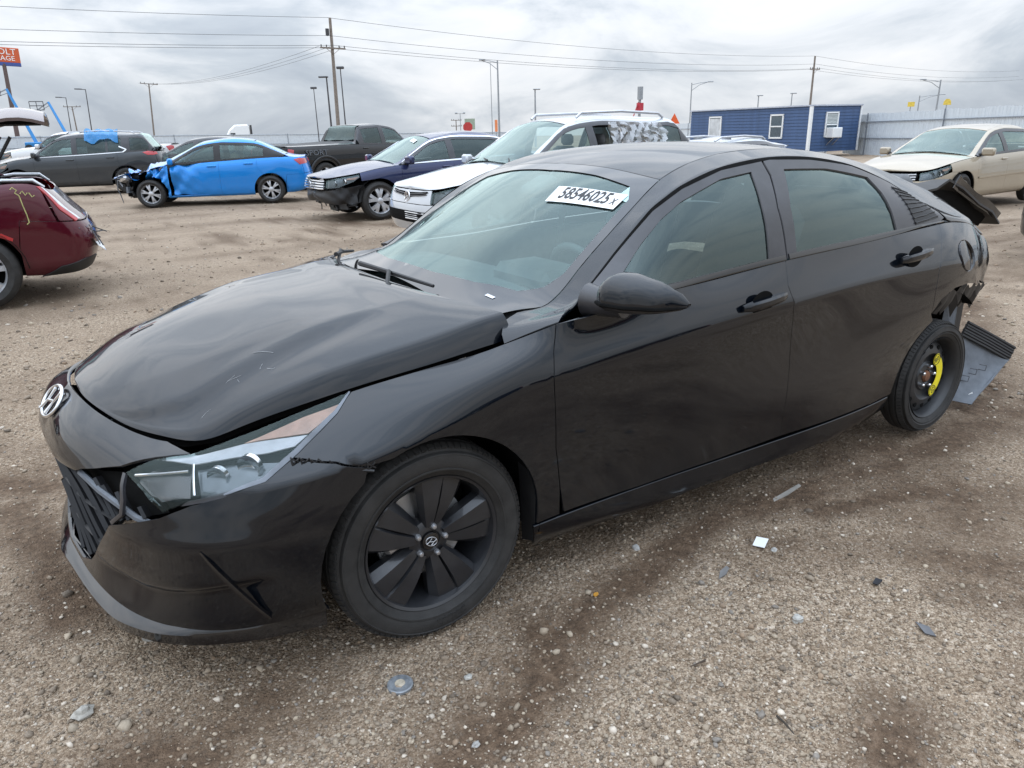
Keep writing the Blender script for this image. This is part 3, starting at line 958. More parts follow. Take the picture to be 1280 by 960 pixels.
    for k in range(9):
        f = (k + .5) / 9
        a = Vector(tri[0]).lerp(Vector(tri[3]), f); b = Vector(tri[1]).lerp(Vector(tri[2]), f)
        uvv = resample([U.uv(a), U.uv(a.lerp(b, .5)), U.uv(b)], .03, False)
        P, n = U.ev(uvv)
        mb.tube([tuple(x) for x in P + n * .005], .0035, 5)
    mb.build('trim_ribs', M['matte_black'], car)
    strip('belt_trim', U, [(-.66, .845, .942), (-.95, .844, .957), (-1.25, .843, .972), (-1.538, .840, .986)], .020, M['gloss_black'], car, off=.005)
    strip('belt_trim', U, [(-1.556, .840, .987), (-1.95, .836, 1.000), (-2.29, .829, 1.014), (-2.70, .80, 1.022)], .020, M['gloss_black'], car, off=.005)
    strip('drip_seal', U, [(-.62, .757, .956), (-.70, .742, 1.008), (-.796, .723, 1.073), (-.985, .692, 1.199), (-1.14, .672, 1.263), (-1.36, .650, 1.316), (-1.64, .641, 1.342), (-1.876, .645, 1.328), (-2.156, .657, 1.291), (-2.446, .674, 1.202), (-2.63, .728, 1.111), (-2.74, .796, 1.03)], .010, M['dark_void'], car, off=.0015, lip=.001)
    # B-pillar gloss covers
    # front end
    nose_low = [(.583, .652, .694), (.66, .60, .685), (.744, .54, .659), (.800, .45, .632), (.838, .36, .606), (.866, .24, .602), (.892, .1, .598), (.896, 0, .597)]
    nose_top = [(.795, 0, .748), (.762, .25, .734), (.69, .445, .710), (.62, .55, .700)]
    panel('nose_panel', B, nose_top + nose_low, bp, car, sym=True, h=.025)
    # headlight
    head = [(.164, .725, .795), (.222, .766, .761), (.304, .797, .723), (.355, .814, .697), (.449, .834, .652), (.544, .81, .628), (.620, .765, .613), (.679, .725, .585), (.708, .665, .622), (.735, .57, .650), (.66, .605, .680), (.581, .655, .692), (.4, .69, .737)]
    panel('headlight_housing', B, head, M['dark_void'], car, off=-.035, h=.05, lip=0)
    hl = panel('headlight', B, head, M['clear_lens'], car, off=.001, h=.03, lip=.015)
    def inner(name, pts, mat, off):
        for k, o in enumerate([panel(name, B, pts, mat, car, off=off, h=.03, lip=.004, both=True)]):
            pass
    inner('indicator', [(.46, .701, .716), (.30, .715, .753), (.195, .738, .780), (.225, .760, .765), (.308, .779, .730), (.385, .74, .722)], M['amber'], -.010)
    inner('light_strip', [(.652, .609, .683), (.56, .665, .695), (.46, .703, .714), (.385, .742, .720), (.310, .782, .728), (.352, .795, .707), (.42, .775, .70), (.5, .735, .695), (.586, .690, .681)], M['light_pipe'], -.008)
    inner('lamp_reflector', [(.586, .690, .678), (.50, .738, .69), (.40, .80, .69), (.38, .815, .682), (.46, .828, .643), (.60, .775, .615)], M['lamp_grey'], -.028)
    inner('lamp_reflector', [(.60, .70, .672), (.68, .61, .662), (.72, .60, .635), (.685, .70, .60), (.62, .755, .622)], M['lamp_dark'], -.022)
    inner('lamp_bezel', [(.62, .755, .613), (.56, .79, .625), (.47, .825, .645), (.38, .82, .682), (.395, .83, .672), (.47, .835, .635), (.56, .80, .612), (.64, .75, .60)], M['trim'], -.004)
    for (x_, y__, z_, r__) in ((.47, .775, .668, .030), (.545, .745, .648, .026)):
        for sg in (1, -1):
            mb = MB(); mb.lathe([(.0005, -.012), (r__ * .7, -.008), (r__, .0), (r__ * 1.12, .004), (r__ * 1.15, -.01)], n=20, axis='X')
            o = mb.build('projector', M['chrome'], car, smooth=.8); o.location = (x_ - .004, sg * (y__ - .006), z_); o.rotation_euler = (0, 0, sg * R(42))
    mb = MB(); mb.tube([(.60, .690, .662), (.66, .64, .652), (.715, .585, .642)], .004, 6); mb.build('lamp_trim', M['chrome'], car)
    strip('lens_edge', B, [(.164, .725, .795), (.222, .766, .761), (.304, .797, .723), (.355, .814, .697), (.449, .834, .652), (.544, .81, .629)], [.004, .011, .013, .012, .006], M['grey_plastic'], car, off=.002, lip=.003)
    strip('lamp_divider', B, [(.586, .690, .681), (.60, .735, .655), (.607, .765, .628)], .006, M['chrome'], car, off=-.004)
    # bumper cover
    btop = [(.198, .905, .643), (.31, .862, .671), (.372, .824, .684), (.449, .836, .648), (.544, .812, .624), (.62, .768, .604), (.69, .715, .568), (.75, .63, .535), (.792, .546, .505)]
    archB = arc(0, .316, .356, 62, -20, 10, .9)
    bl = [(.845, .36, .345), (.862, .27, .275), (.877, .18, .245), (.89, 0, .238)]
    bb = [(.868, .25, .225), (.80, .51, .222), (.70, .69, .222), (.50, .825, .225), (.345, .86, .222)]
    def scoop(P, n):
        x, z = P[:, 0], P[:, 2]
        sm = lambda a: a * a * (3 - 2 * a)
        w = sm(np.clip((x - .44) / .10, 0, 1)) * sm(np.clip((.86 - x) / .07, 0, 1))
        zc = .375 + .04 * np.clip((.62 - x) / .2, -1, 1)
        t = np.clip((zc - z) / np.maximum(zc - .228, .01), 0, 1)
        d = np.where(z < zc, np.minimum((1 - t), t * 5.0), 0)
        d2 = .006 * np.exp(-((z - .50) / .03) ** 2) * w
        return P - n * ((.030 * d * w)[:, None]) + n * d2[:, None]
    panel('front_bumper', B, btop + bl + [(.893, 0, .226)] + bb + archB[::-1][:-1], bp, car, sym=True, h=.018, deform=scoop)
    # lower lip: a ledge that stands proud of the bumper
    lipline = [(.34, .845, .205), (.5, .80, .20), (.62, .74, .197), (.72, .655, .195), (.79, .55, .195), (.83, .45, .195), (.872, .25, .197), (.902, 0, .20)]
    ll = np.array(chaikin(lipline, 2, False)); full = np.concatenate([ll, ll[::-1][1:] * (1, -1, 1)])
    tn = np.gradient(full, axis=0); nn = np.stack([tn[:, 1], -tn[:, 0], 0 * tn[:, 0]], 1); nn /= np.linalg.norm(nn, axis=1, keepdims=True)
    nn *= np.sign((nn[:, :2] * (full[:, :2] - (-.3, 0))).sum(1))[:, None]
    up = np.array([0, 0, 1.0])
    mb = MB()
    wv = np.interp(np.abs(full[:, 1]), [0, .5, .62, .75, .85], [1, 1, .8, .35, .15])[:, None]
    mb.grid([list(full - nn * .02 + up * .040), list(full + nn * .012 * wv + up * .016), list(full + nn * .026 * wv + up * .002), list(full + nn * .022 * wv - up * .03), list(full - nn * .005 - up * .045), list(full - nn * .10 - up * .045)])
    mb.build('bumper_lip', M['gloss_black'], car, smooth=.5)
    # air curtain slot: raised wedge with a dark slit
    strip('air_curtain_blade', B, [(.617, .803, .492), (.585, .812, .435), (.535, .826, .345), (.484, .836, .258)], [.004, .010, .011, .006], M['gloss_black'], car, off=.008, lip=.003)
    # grille: dark recess and faceted bars
    gout = [(.897, 0, .592), (.866, .24, .597), (.840, .355, .60), (.800, .44, .626), (.744, .535, .652), (.712, .66, .615), (.69, .715, .572), (.75, .63, .538), (.792, .546, .508), (.845, .36, .35), (.862, .27, .28), (.877, .18, .25), (.89, 0, .243)]
    panel('grille_backing', B, gout, M['dark_void'], car, sym=True, off=-.045, h=.04, lip=0)
    guv = np.array([B.uv(p) for p in resample(gout, .03)])
    mb = MB()
    def bar(p0, p1, w, dp, side=1):
        uv = resample([B.uv(p0), B.uv(p1)], .012, False)
        ok = inpoly(uv, guv)
        run = []
        for k in list(range(len(uv))) + [None]:
            if k is not None and ok[k]:
                run.append(uv[k]); continue
            if len(run) > 2:
                r_ = np.array(run); P, n = B.ev(r_)
                t = np.gradient(P, axis=0); s_ = np.cross(n, t); s_ /= np.maximum(np.linalg.norm(s_, axis=1, keepdims=True), 1e-9)
                for sg in (1, -1):
                    f = np.array([1, sg, 1])
                    mb.grid([list((P - s_ * w * .5 - n * .030) * f), list((P - s_ * w * .5 - n * dp) * f), list((P - n * (dp - .008)) * f), list((P + s_ * w * .5 - n * dp) * f), list((P + s_ * w * .5 - n * .030) * f)])
            run = []
    for k in range(0, 10):
        y0 = k * .125
        bar((.85, y0, .245), (.80, max(y0 - .44, 0), .60 if y0 > .44 else .245 + y0 * .8), .009, .014)
    for k in range(-3, 7):
        y0 = k * .125
        bar((.89, max(y0, 0.0), .60 if y0 >= 0 else .60 + y0 * .8), (.80, y0 + .44, .245), .007, .020) if y0 < .6 else None
    for z in (.36, .48):
        bar((.89, 0, z), (.78, .60, z + .03), .007, .018)
    mb.build('grille_bars', M['grille_black'], car, smooth=.4)
    strip('grille_edge', B, [(.735, .57, .648), (.75, .60, .59), (.765, .60, .55), (.79, .55, .51)], .014, M['trim'], car, off=.004)
    mb = MB()
    for y_ in (1,):
        mb.tube([(.835, .36 * y_, .598), (.80, .47 * y_, .575), (.735, .64 * y_, .548), (.69, .70 * y_, .535)], .009, 6)
    mb.build('broken_bracket', M['grey_plastic'], car, smooth=.8)
    # bumper bracket showing in the open seam
    mb = MB()
    for k in range(9):
        x0 = .375 - k * .022; z0 = .683 - k * .0045; y0 = .835 + k * .0085
        mb.box((x0, y0, z0), (.003, .010, .022)); mb.box((x0 - .011, y0 + .004, z0 - .001), (.026, .004, .003), (0, .7, 0))
        mb.box((x0 - .011, y0 + .004, z0 - .001), (.026, .004, .003), (0, -.7, 0))
    mb.tube([(.385, .828, .672), (.29, .872, .655), (.185, .912, .632)], .004, 5)
    mb.build('bumper_bracket', M['matte_black'], car)
    # emblem
    P, n = B.ev([B.uv((.842, 0, .708))])
    emblem(car, Vector(P[0] + n[0] * .010) + Vector((.016, .02, 0)), (n[0][0], .13, n[0][2]), (0, 0, 1), .070, .050, M['chrome'])
    # the knock left the nose cover skewed forward on the far side
    for o in car.children:
        if o.name.split('.')[0] in ('nose_panel', 'front_bumper', 'bumper_lip', 'grille_backing', 'grille_bars'):
            for v in o.data.vertices:
                w = min(max((v.co.x - .55) / .25, 0), 1); t = .18 - v.co.y
                v.co.x += w * .075 * (t + math.sqrt(t * t + .02)) * .5
    # cowl, wipers
    mb = MB(); mb.grid([[(-.16 - .2 * (y / .7) ** 2, y, .935 - .09 * (y / .7) ** 2), (-.30 - .1 * (y / .7) ** 2, y, .925 - .06 * (y / .7) ** 2), (-.40 - .06 * (y / .7) ** 2, y, .93 - .02 * (y / .7) ** 2)] for y in np.linspace(-.7, .7, 9)])
    mb.build('cowl', M['matte_black'], car)
    for (a, b, c) in (((-.205, -.06, 1.006), (-.245, .13, .993), (-.315, .33, .966)), ((-.235, -.40, .995), (-.31, -.52, .985), (-.40, -.63, .965))):
        w = MB(); w.tube([a, b, c], [.010, .008, .006], 6); w.tube([(b[0] + .07, b[1] + .12, b[2] - .025), (b[0] + .02, b[1] + .03, b[2] + .012), b], .008, 6)
        w.build('wiper', M['matte_black'], car, smooth=.8)
    # door handles
    for x0, z0 in ((-1.354, .862), (-2.335, .922)):
        for sg in (1, -1):
            h = MB(); rows = []
            for k in range(11):
                f = k / 10; xx = x0 + .118 - .236 * f; bul = .010 + .020 * math.sin(math.pi * f) ** .6; hh = .0165 * (1 - .35 * (2 * f - 1) ** 4)
                zz = z0 + (f - .5) * .018
                rows.append([(xx, sg * (.906), zz - hh), (xx, sg * (.906 + bul * .8), zz - hh), (xx, sg * (.906 + bul), zz - hh * .4), (xx, sg * (.906 + bul * .95), zz + hh * .5), (xx, sg * (.906 + bul * .7), zz + hh), (xx, sg * .906, zz + hh)])
            h.grid(rows); h.add(rows[0], [tuple(range(6))]); h.add(rows[-1], [tuple(range(6))])
            h.build('door_handle', bp, car, smooth=.5)
            d = MB(); d.lathe([(.001, 0), (.058, 0.0)], n=24, axis='Y', c=(0, 0, 0))
            o = d.build('handle_cup', M['dark_void'], car); o.location = (x0 + .01, sg * .9075, z0 - .004); o.scale = (1.05, 1, .78)
    # door mirrors
    for sg in (1,):   # only the near mirror shows in the photograph
        rows = []
        st = np.linspace(0, 1, 13)
        for t in st:
            y = .940 + .183 * t
            hh = np.interp(t, [0, .12, .35, .7, .92, 1], [.066, .082, .082, .064, .034, .006])
            dd = np.interp(t, [0, .15, .5, .85, 1], [.080, .095, .092, .065, .012])
            zc_ = .990 - .012 * t + .000
            xc = -.660 - .085 * t
            ring = []
            for a in np.linspace(0, 2 * math.pi, 25)[:-1]:
                ca, sa = math.cos(a), math.sin(a)
                ex = np.sign(ca) * abs(ca) ** .8; ez = np.sign(sa) * abs(sa) ** .8
                ring.append((xc + dd * .5 + dd * ex * (1 if ex > 0 else .35), sg * y, zc_ + hh * ez * (1 if sa > 0 else .42)))
            rows.append(ring + [ring[0]])
        up_, lo_ = MB(), MB()
        up_.grid([[r_[k] for k in list(range(0, 13))] for r_ in rows]); lo_.grid([[r_[k] for k in list(range(12, 25))] for r_ in rows])
        cap = MB().add(rows[0][:-1], [tuple(range(24))])
        up_.build('mirror_shell', bp, car, smooth=1.2)
        lo = lo_.build('mirror_base', M['trim'], car, smooth=1.2)
        lo_b = MB(); lo_b.add([(x, y, z) for x, y, z in rows[0][:-1]], [tuple(range(24))])
        lo_b.build('mirror_inner_face', M['trim'], car)
        ar = MB(); ar.tube([(-.61, sg * .815, .960), (-.625, sg * .87, .960), (-.645, sg * .95, .962)], [.055, .044, .04], 14)
        ar.build('mirror_arm', M['trim'], car, smooth=1)
        gv = MB(); gv.tube([(rows[k][0][0] + .002, rows[k][0][1], rows[k][0][2] - .004) for k in range(0, 13)], [.006] * 12 + [.002], 6)
        gv.build('mirror_groove', M['dark_void'], car)
        sail = MB(); sail.prism([(-.62, .938), (-.76, .955), (-.735, 1.02), (-.70, 1.0)], 'Y', sg * .80, sg * .815)
    # wheels
    def alloy_wheel(y, sg):
        w = bpy.data.objects.new('wheel', None); link(w, car); w.location = (0, y, .316); w.scale = (1, sg, 1)
        t = tyre('tyre', M['rubber'], w, .316, .2165, .088)
        rm = MB()
        rm.lathe([(.150, -.09), (.196, -.085), (.194, -.03), (.197, .03), (.203, .062), (.209, .078), (.2175, .083), (.2175, .076), (.212, .06)], n=72)
        rm.build('rim', M['alloy_dark'], w, smooth=.6)
        sp = MB()
        for k in range(5):
            a0 = R(104 + 72 * k)
            def Pt(r_, da, y_):
                a = a0 + R(da)
                return (r_ * math.cos(a), y_, r_ * math.sin(a))
            # a wide spoke of two flat faces split by a groove, bevelled down its flanks
            rows = []
            for j in range(9):
                f = j / 8; r_ = .050 + f * .158
                A = 34 + (24.5 - 34) * f ** .7; g_ = 2.6 - 1.6 * f
                y1 = .061 + .010 * f + .006 * math.sin(math.pi * f); y2 = y1 - .006
                cut = .016 * math.sin(math.pi * min(f * 1.25, 1)) ** .6 + .002
                rows.append([Pt(r_, -A, y1 - .055), Pt(r_, -A, y1 - .020), Pt(r_, -A * .80, y1), Pt(r_, -g_, y1 - .001), Pt(r_, -g_ * .4, y1 - cut), Pt(r_, g_ * .4, y2 - cut),
                             Pt(r_, g_, y2), Pt(r_, A * .72, y2 - .004), Pt(r_, A, y2 - .026), Pt(r_, A, y2 - .055)])
            sp.grid(rows)
        sp.lathe([(.001, .052), (.03, .052), (.034, .056), (.05, .054), (.066, .046), (.072, .02)], n=40)
        sp.build('spokes', M['alloy_dark'], w, smooth=.35)
        hc = MB(); hc.lathe([(.0005, .0625), (.022, .062), (.027, .060), (.029, .052)], n=32); hc.build('hub_cap', M['gloss_black'], w, smooth=.5)
        emblem(w, (0, .064, 0), (0, 1, 0), (-.45, 0, .9), .019, .014, M['silver'], 'cap_emblem', .0018)
        for k in range(5):
            a = R(104 + 72 * k)
            nu = MB(); c = (.048 * math.cos(a), 0, .048 * math.sin(a))
            nu.lathe([(.0005, .071), (.006, .070), (.0095, .064), (.0095, .05)], n=12, c=c)
            nu.build('lug_nut', M['silver'], w, smooth=.6)
        d = MB(); d.lathe([(.04, -.005), (.145, -.005), (.145, -.028), (.04, -.028)], n=48); d.build('brake_disc', M['disc'], w, smooth=.5)
        cl_ = MB(); cl_.bbox((.125, .01, .05), (.06, .06, .14), .012, (0, R(20), 0)); cl_.build('brake_caliper', M['silver'], w)
        bk = MB(); bk.lathe([(.001, -.07), (.19, -.07)], n=32); bk.build('brake_shield', M['dark_void'], w)
        ring_text('SOLUS', .262, .0985, .036, 262, M['rubber'], 'tyre_lettering', w, outward=False)
        return w
    alloy_wheel(.776, 1); alloy_wheel(-.776, -1)
    def spare(y, sg):
        w = bpy.data.objects.new('wheel', None); link(w, car); w.location = (-2.72, y, .279); w.scale = (1, sg, 1)
        w['label'] = 'narrow black steel spare wheel with yellow speed label'
        tyre('tyre', M['rubber'], w, .281, .2005, .060, bulge=.010)
        rm = MB()
        rm.lathe([(.185, -.06), (.188, -.02), (.180, .0), (.186, .03), (.192, .048), (.2005, .058), (.2015, .052)], n=64)
        # dished centre with a ring of holes cut out of the outer slope
        nh = 14; rs = [(.182, .003), (.165, .016), (.130, .028), (.118, .030), (.098, .014), (.075, .010), (.068, .018), (.034, .018), (.032, .004)]
        rm.lathe(rs, n=56)
        rm.build('rim', M['steel_black'], w, smooth=.5)
        for k in range(nh):
            a = 2 * math.pi * (k + .5) / nh
            h = MB(); h.lathe([(.0005, 0), (.0125, 0), (.0135, -.002)], n=14)
            o = h.build('vent_hole', M['dark_void'], w); o.location = (.149 * math.cos(a), .0245, .149 * math.sin(a))
            o.rotation_euler = Matrix(((math.cos(a), 0, -math.sin(a)), (0, 1, 0), (math.sin(a), 0, math.cos(a)))).to_euler()
        hb = MB(); hb.lathe([(.0005, .030), (.022, .029), (.029, .020), (.031, .004)], n=24); hb.build('hub', M['rust'], w, smooth=.5)
        for k in range(5):
            a = R(100 + 72 * k)
            nu = MB(); nu.lathe([(.0005, .040), (.006, .039), (.0095, .033), (.0095, .016)], n=10, c=(.052 * math.cos(a), 0, .052 * math.sin(a)))
            nu.build('lug_nut', M['chrome'], w, smooth=.6)
        # yellow label on the rearward side
        lab = MB(); n_ = 22; inn = []; outr = []
        for j in range(n_ + 1):
            a = R(118 + (240 - 118) * j / n_)
            inn.append((.069 * math.cos(a), .0335, .069 * math.sin(a))); outr.append((.118 * math.cos(a), .0345, .118 * math.sin(a)))
        lab.grid([inn, outr])
        for a in (R(120), R(238)):
            lab.lathe([(.0005, 0), (.030, 0)], n=20, c=(.0935 * math.cos(a), .0352, .0935 * math.sin(a)))
        lab.build('speed_label', M['yellow'], w)
        for txt, a in (('80', 120), ('50', 238)):
            vs, fs = text_mesh(txt, .036)
            c = Vector((.0935 * math.cos(R(a)), .0366, .0935 * math.sin(R(a))))
            rr = R(90 - a) if a < 180 else R(60)
            out = []
            for x, yy, z in vs:
                xx = -x; X = xx * math.cos(rr) - yy * math.sin(rr); Z = xx * math.sin(rr) + yy * math.cos(rr)
                out.append((c.x + X, c.y, c.z + Z))
            MB().add(out, fs).build('label_number', M['ink'], w)
            rg = MB(); rg.tube([(c.x + .026 * math.cos(q), .0366, c.z + .026 * math.sin(q)) for q in np.linspace(0, 2 * math.pi, 24, endpoint=False)], .0012, 4, close=True)
            rg.build('label_ring', M['ink'], w)
        return w
    spare(.822, 1); spare(-.80, -1)
    # wheel wells, floor, underbody
    for x0, rr, zz in ((0, .375, .316), (-2.72, .40, .30)):
        for sg in (1, -1):
            mb = MB(); n_ = 20
            A = [(x0 + rr * math.cos(R(a)), sg * .50, zz + rr * math.sin(R(a))) for a in np.linspace(-8 if x0 == 0 else 20, 192 if x0 == 0 else 130, n_)]
            B_ = [(p[0], sg * .878, p[2]) for p in A]
            mb.grid([A, B_])
            mb.add([(x0, sg * .5, zz)] + A, [(0, k, k + 1) for k in range(1, n_)])
            mb.build('wheel_liner', M['dark_void'], car)
    for sg in (1, -1):
        mb = MB(); mb.grid([[(-.33, sg * .80, .64), (-.345, sg * .80, .40), (-.35, sg * .80, .18)], [(-.30, sg * .893, .62), (-.352, sg * .885, .42), (-.36, sg * .86, .20)]])
        mb.build('mud_flap', M['matte_black'], car)
    mb = MB(); mb.box((-1.3, 0, .20), (3.6, 1.2, .06)); mb.box((-1.35, 0, .22), (1.9, 1.62, .05)); mb.box((.45, 0, .45), (.5, .9, .45))
    mb.build('underbody', M['dark_void'], car)
    # interior
    mb = MB(); mb.grid([[(-.30, y, .86), (-.46, y, .945 - .05 * y * y), (-.75, y, .945 - .05 * y * y), (-.86, y, .90), (-.88, y, .70), (-.80, y, .45)] for y in np.linspace(-.72, .72, 9)])
    mb.bbox((-.74, .37, .955), (.22, .36, .09), .03)
    mb.build('dashboard', M['interior'], car, smooth=.6)
    mb = MB(); c = Vector((-.96, .37, .88)); ax = Vector((-.9, 0, .42)).normalized(); e1 = Vector((0, 1, 0)); e2 = ax.cross(e1)
    mb.tube([c + (e1 * math.cos(a) + e2 * math.sin(a)) * .185 for a in np.linspace(0, 2 * math.pi, 32, endpoint=False)], .016, 8, close=True)
    mb.bbox(c - ax * .02, (.05, .16, .11), .02, (0, R(25), 0)); mb.tube([c - e1 * .18, c + e1 * .18], .014, 6); mb.tube([c, c - ax * .25], .03, 8)
    mb.build('steering_wheel', M['interior'], car, smooth=.8)
    for sg in (1, -1):
        mb = MB()
        mb.bbox((-1.52, .37 * sg, .50), (.52, .50, .18), .06, (0, R(-6), 0))
        mb.bbox((-1.86, .37 * sg, .82), (.15, .48, .66), .06, (0, R(-18), 0))
        mb.bbox((-2.0, .37 * sg, 1.19), (.10, .26, .18), .04, (0, R(-12), 0))
        mb.tube([(-1.95, .37 * sg - .05, 1.0), (-2.0, .37 * sg - .05, 1.15)], .007, 6); mb.tube([(-1.95, .37 * sg + .05, 1.0), (-2.0, .37 * sg + .05, 1.15)], .007, 6)
        mb.build('seat', M['seat'], car, smooth=.9)
        bt = MB(); bt.grid([[(-1.62, .76 * sg, .72), (-1.64, .72 * sg, 1.0), (-1.62, .65 * sg, 1.26)], [(-1.66, .76 * sg, .72), (-1.68, .72 * sg, 1.0), (-1.66, .65 * sg, 1.26)]]); bt.build('seat_belt', M['headliner'], car)
    mb = MB(); mb.bbox((-2.48, 0, .50), (.5, 1.3, .2), .06); mb.bbox((-2.78, 0, .82), (.16, 1.25, .62), .06, (0, R(-24), 0))
    for y in (-.38, .38):
        mb.bbox((-2.93, y, 1.14), (.09, .25, .14), .03)
    mb.build('rear_seat', M['seat'], car, smooth=.9)
    mb = MB(); mb.box((-3.05, 0, .95), (.4, 1.2, .02)); mb.build('parcel_shelf', M['interior'], car)
    panel('headliner', U, [(-1.16, 0, 1.33), (-1.17, .55, 1.29)] + u3(np.linspace(-1.3, -2.33, 8)) + [(-2.38, .3, 1.32), (-2.4, 0, 1.33)], M['interior'], car, sym=True, h=.1, off=-.03, lip=0)
    mb = MB(); mb.bbox((-1.0, 0, 1.245), (.14, .13, .05), .02, (0, R(24), 0)); mb.build('camera_housing', M['interior'], car, smooth=.8)
    mb = MB(); mb.bbox((-1.04, 0, 1.175), (.03, .24, .065), .02, (0, R(-10), 0)); mb.tube([(-1.0, 0, 1.25), (-1.03, 0, 1.19)], .012, 6); mb.build('rear_view_mirror', M['interior'], car, smooth=.8)
    # scratches and a dirt scuff left by the knock
    def scratch(patch, pts, w=.0012):
        P, n = patch.ev([patch.uv(p) for p in pts]); m_ = MB(); m_.tube([tuple(q) for q in P + n * .0004], w, 4); m_.build('scratch_mark', M['scratch'], car)
    r = random.Random(11)
    for k in range(7):
        x0, y0 = .40 + r.uniform(-.12, .13), .50 + r.uniform(-.10, .07); dx, dy = r.uniform(-.05, .05), r.uniform(-.02, .03)
        scratch(ed_hood, [(x0, y0, .82), (x0 + dx * .5, y0 + dy * .5 + r.uniform(-.006, .006), .82), (x0 + dx, y0 + dy, .82)], r.uniform(.0003, .0006))
    for k in range(5):
        y0 = .16 + r.uniform(-.05, .08)
        scratch(B, [(.87, y0, .66 + r.uniform(-.03, .03)), (.86, y0 + r.uniform(-.03, .04), .66 + r.uniform(-.03, .03))], .0011)
    P, n = U.ev([U.uv(p) for p in [(-.410, .565, .945), (-.422, .565, .950), (-.417, .525, .952), (-.405, .525, .947)]])
    MB().add([tuple(q) for q in P + n * .002], [(0, 1, 2, 3)]).build('vehicle_number_plate', M['alloy'], car)
    # auction sticker inside the windshield
    def onws(pl, off):
        P, n = U.ev([U.uv(p) for p in pl]); return P - n * off
    q = [(-.85, .253, 1.21), (-.946, .214, 1.258), (-1.016, .538, 1.236), (-.934, .549, 1.194)]
    G = []
    for f in np.linspace(0, 1, 9):
        a = np.array(q[0]) * (1 - f) + np.array(q[3]) * f; b = np.array(q[1]) * (1 - f) + np.array(q[2]) * f
        G.append([a * (1 - g) + b * g for g in np.linspace(0, 1, 5)])
    fl_ = onws([p for r_ in G for p in r_], -.0015).reshape(9, 5, 3)
    mb = MB(); mb.grid([list(r_) for r_ in fl_]); mb.build('windshield_sticker', M['white'], car)
    def sticker_text(txt, cx, cy, size, xs, name):
        vs, fs = text_mesh(txt, size, 0, xs, 0, .022)
        pts = []
        for x, y, z in vs:
            f = cx + x; g = cy + y
            a = np.array(q[0]) * (1 - f) + np.array(q[3]) * f; b = np.array(q[1]) * (1 - f) + np.array(q[2]) * f
            pts.append(a * (1 - g) + b * g)
        MB().add(onws(pts, -.003), fs).build(name, M['ink'], car)
    sticker_text('58546025', .49, .54, 1.0, .178, 'sticker_number')
    sticker_text('X', .915, .42, .55, .17, 'sticker_letter')
    mb = MB(); mb.grid([list(r_) for r_ in onws([(-1.06, .50, 1.275), (-1.065, .575, 1.255), (-.985, .50, 1.232), (-.985, .585, 1.214)], .002).reshape(2, 2, 3)]); mb.build('corner_patch', M['pale_teal'], car)  # pale teal rectangle at the upper corner of the windshield
    # wrecked tail: inner structure, torn flange, trunk lid
    mb = MB()
    for k in range(7):
        a = 40 + k * 14
        pass
    prof = []
    for i, x in enumerate(np.linspace(-2.62, -3.24, 12)):
        row = []
        for j, z in enumerate(np.linspace(.76, .46, 7)):
            y = .80 - .10 * (x + 2.6) / -.6 - .07 * j / 6 + .02 * math.sin(i * 2.1 + j * 1.7)
            zz = z + .10 * max(0, 1 - ((x + 2.80) / .30) ** 2) * (j / 6) + .015 * math.sin(i * 3.3 + j)
            row.append((x, y, zz))
        prof.append(row)
    mb.grid(prof); mb.build('inner_wing', M['dark_void'], car, smooth=.5)
    mb = MB()
    fl = []
    for i, x in enumerate(np.linspace(-2.60, -3.26, 24)):
        z = .715 - .05 * ((x + 2.6) / -.66) ** 2 + .012 * math.sin(i * 1.9)
        y = .905 - .11 * ((x + 2.6) / -.66) ** 1.5
        jag = .07 + .05 * abs(math.sin(i * 2.3)) + .03 * math.sin(i * 5.1)
        fl.append([(x, y, z), (x, y - .015, z - jag * .5), (x + .01 * math.sin(i * 4.0), y - .045, z - jag)])
    mb.grid(fl); mb.build('torn_flange', M['matte_black'], car, smooth=.4)
    mb = MB(); mb.box((-3.2, 0, .62), (.06, 1.44, .5)); mb.bbox((-3.26, 0, .48), (.08, 1.2, .12), .02); mb.build('rear_panel', M['matte_black'], car)
    # silvery shreds of liner by the wheel
    mb = MB()
    for k in range(9):
        x0 = -3.0 - .03 * k; z0 = .50 - .02 * (k % 3); y0 = .74 - .01 * k
        mb.add([(x0, y0, z0 + .09), (x0 - .05, y0 + .02, z0 + .06), (x0 - .03, y0 + .03, z0 - .05 - .02 * (k % 2)), (x0 + .01, y0, z0 - .02)], [(0, 1, 2, 3)])
    mb.build('torn_liner', M['grey_plastic'], car)
    return car
black_sedan()

# ------------------------------------------------------------------ the other vehicles
def ground_z(x, y):
    t = -x - 3.0
    return -.015 * np.logaddexp(0, t * 2) / 2

M['red_glow'] = plain('rear_lens', (.45, .02, .02), .15, coat=.8)
M['car_glass'] = glass('car_glass', (.42, .52, .51), 1.5, film=.05, filmcol=(.4, .5, .5))
M['tint_glass'] = glass('tint_glass', (.10, .12, .13), 1.3, film=.02)
M['beige_seat'] = plain('beige_seat', (.32, .28, .22), .85)

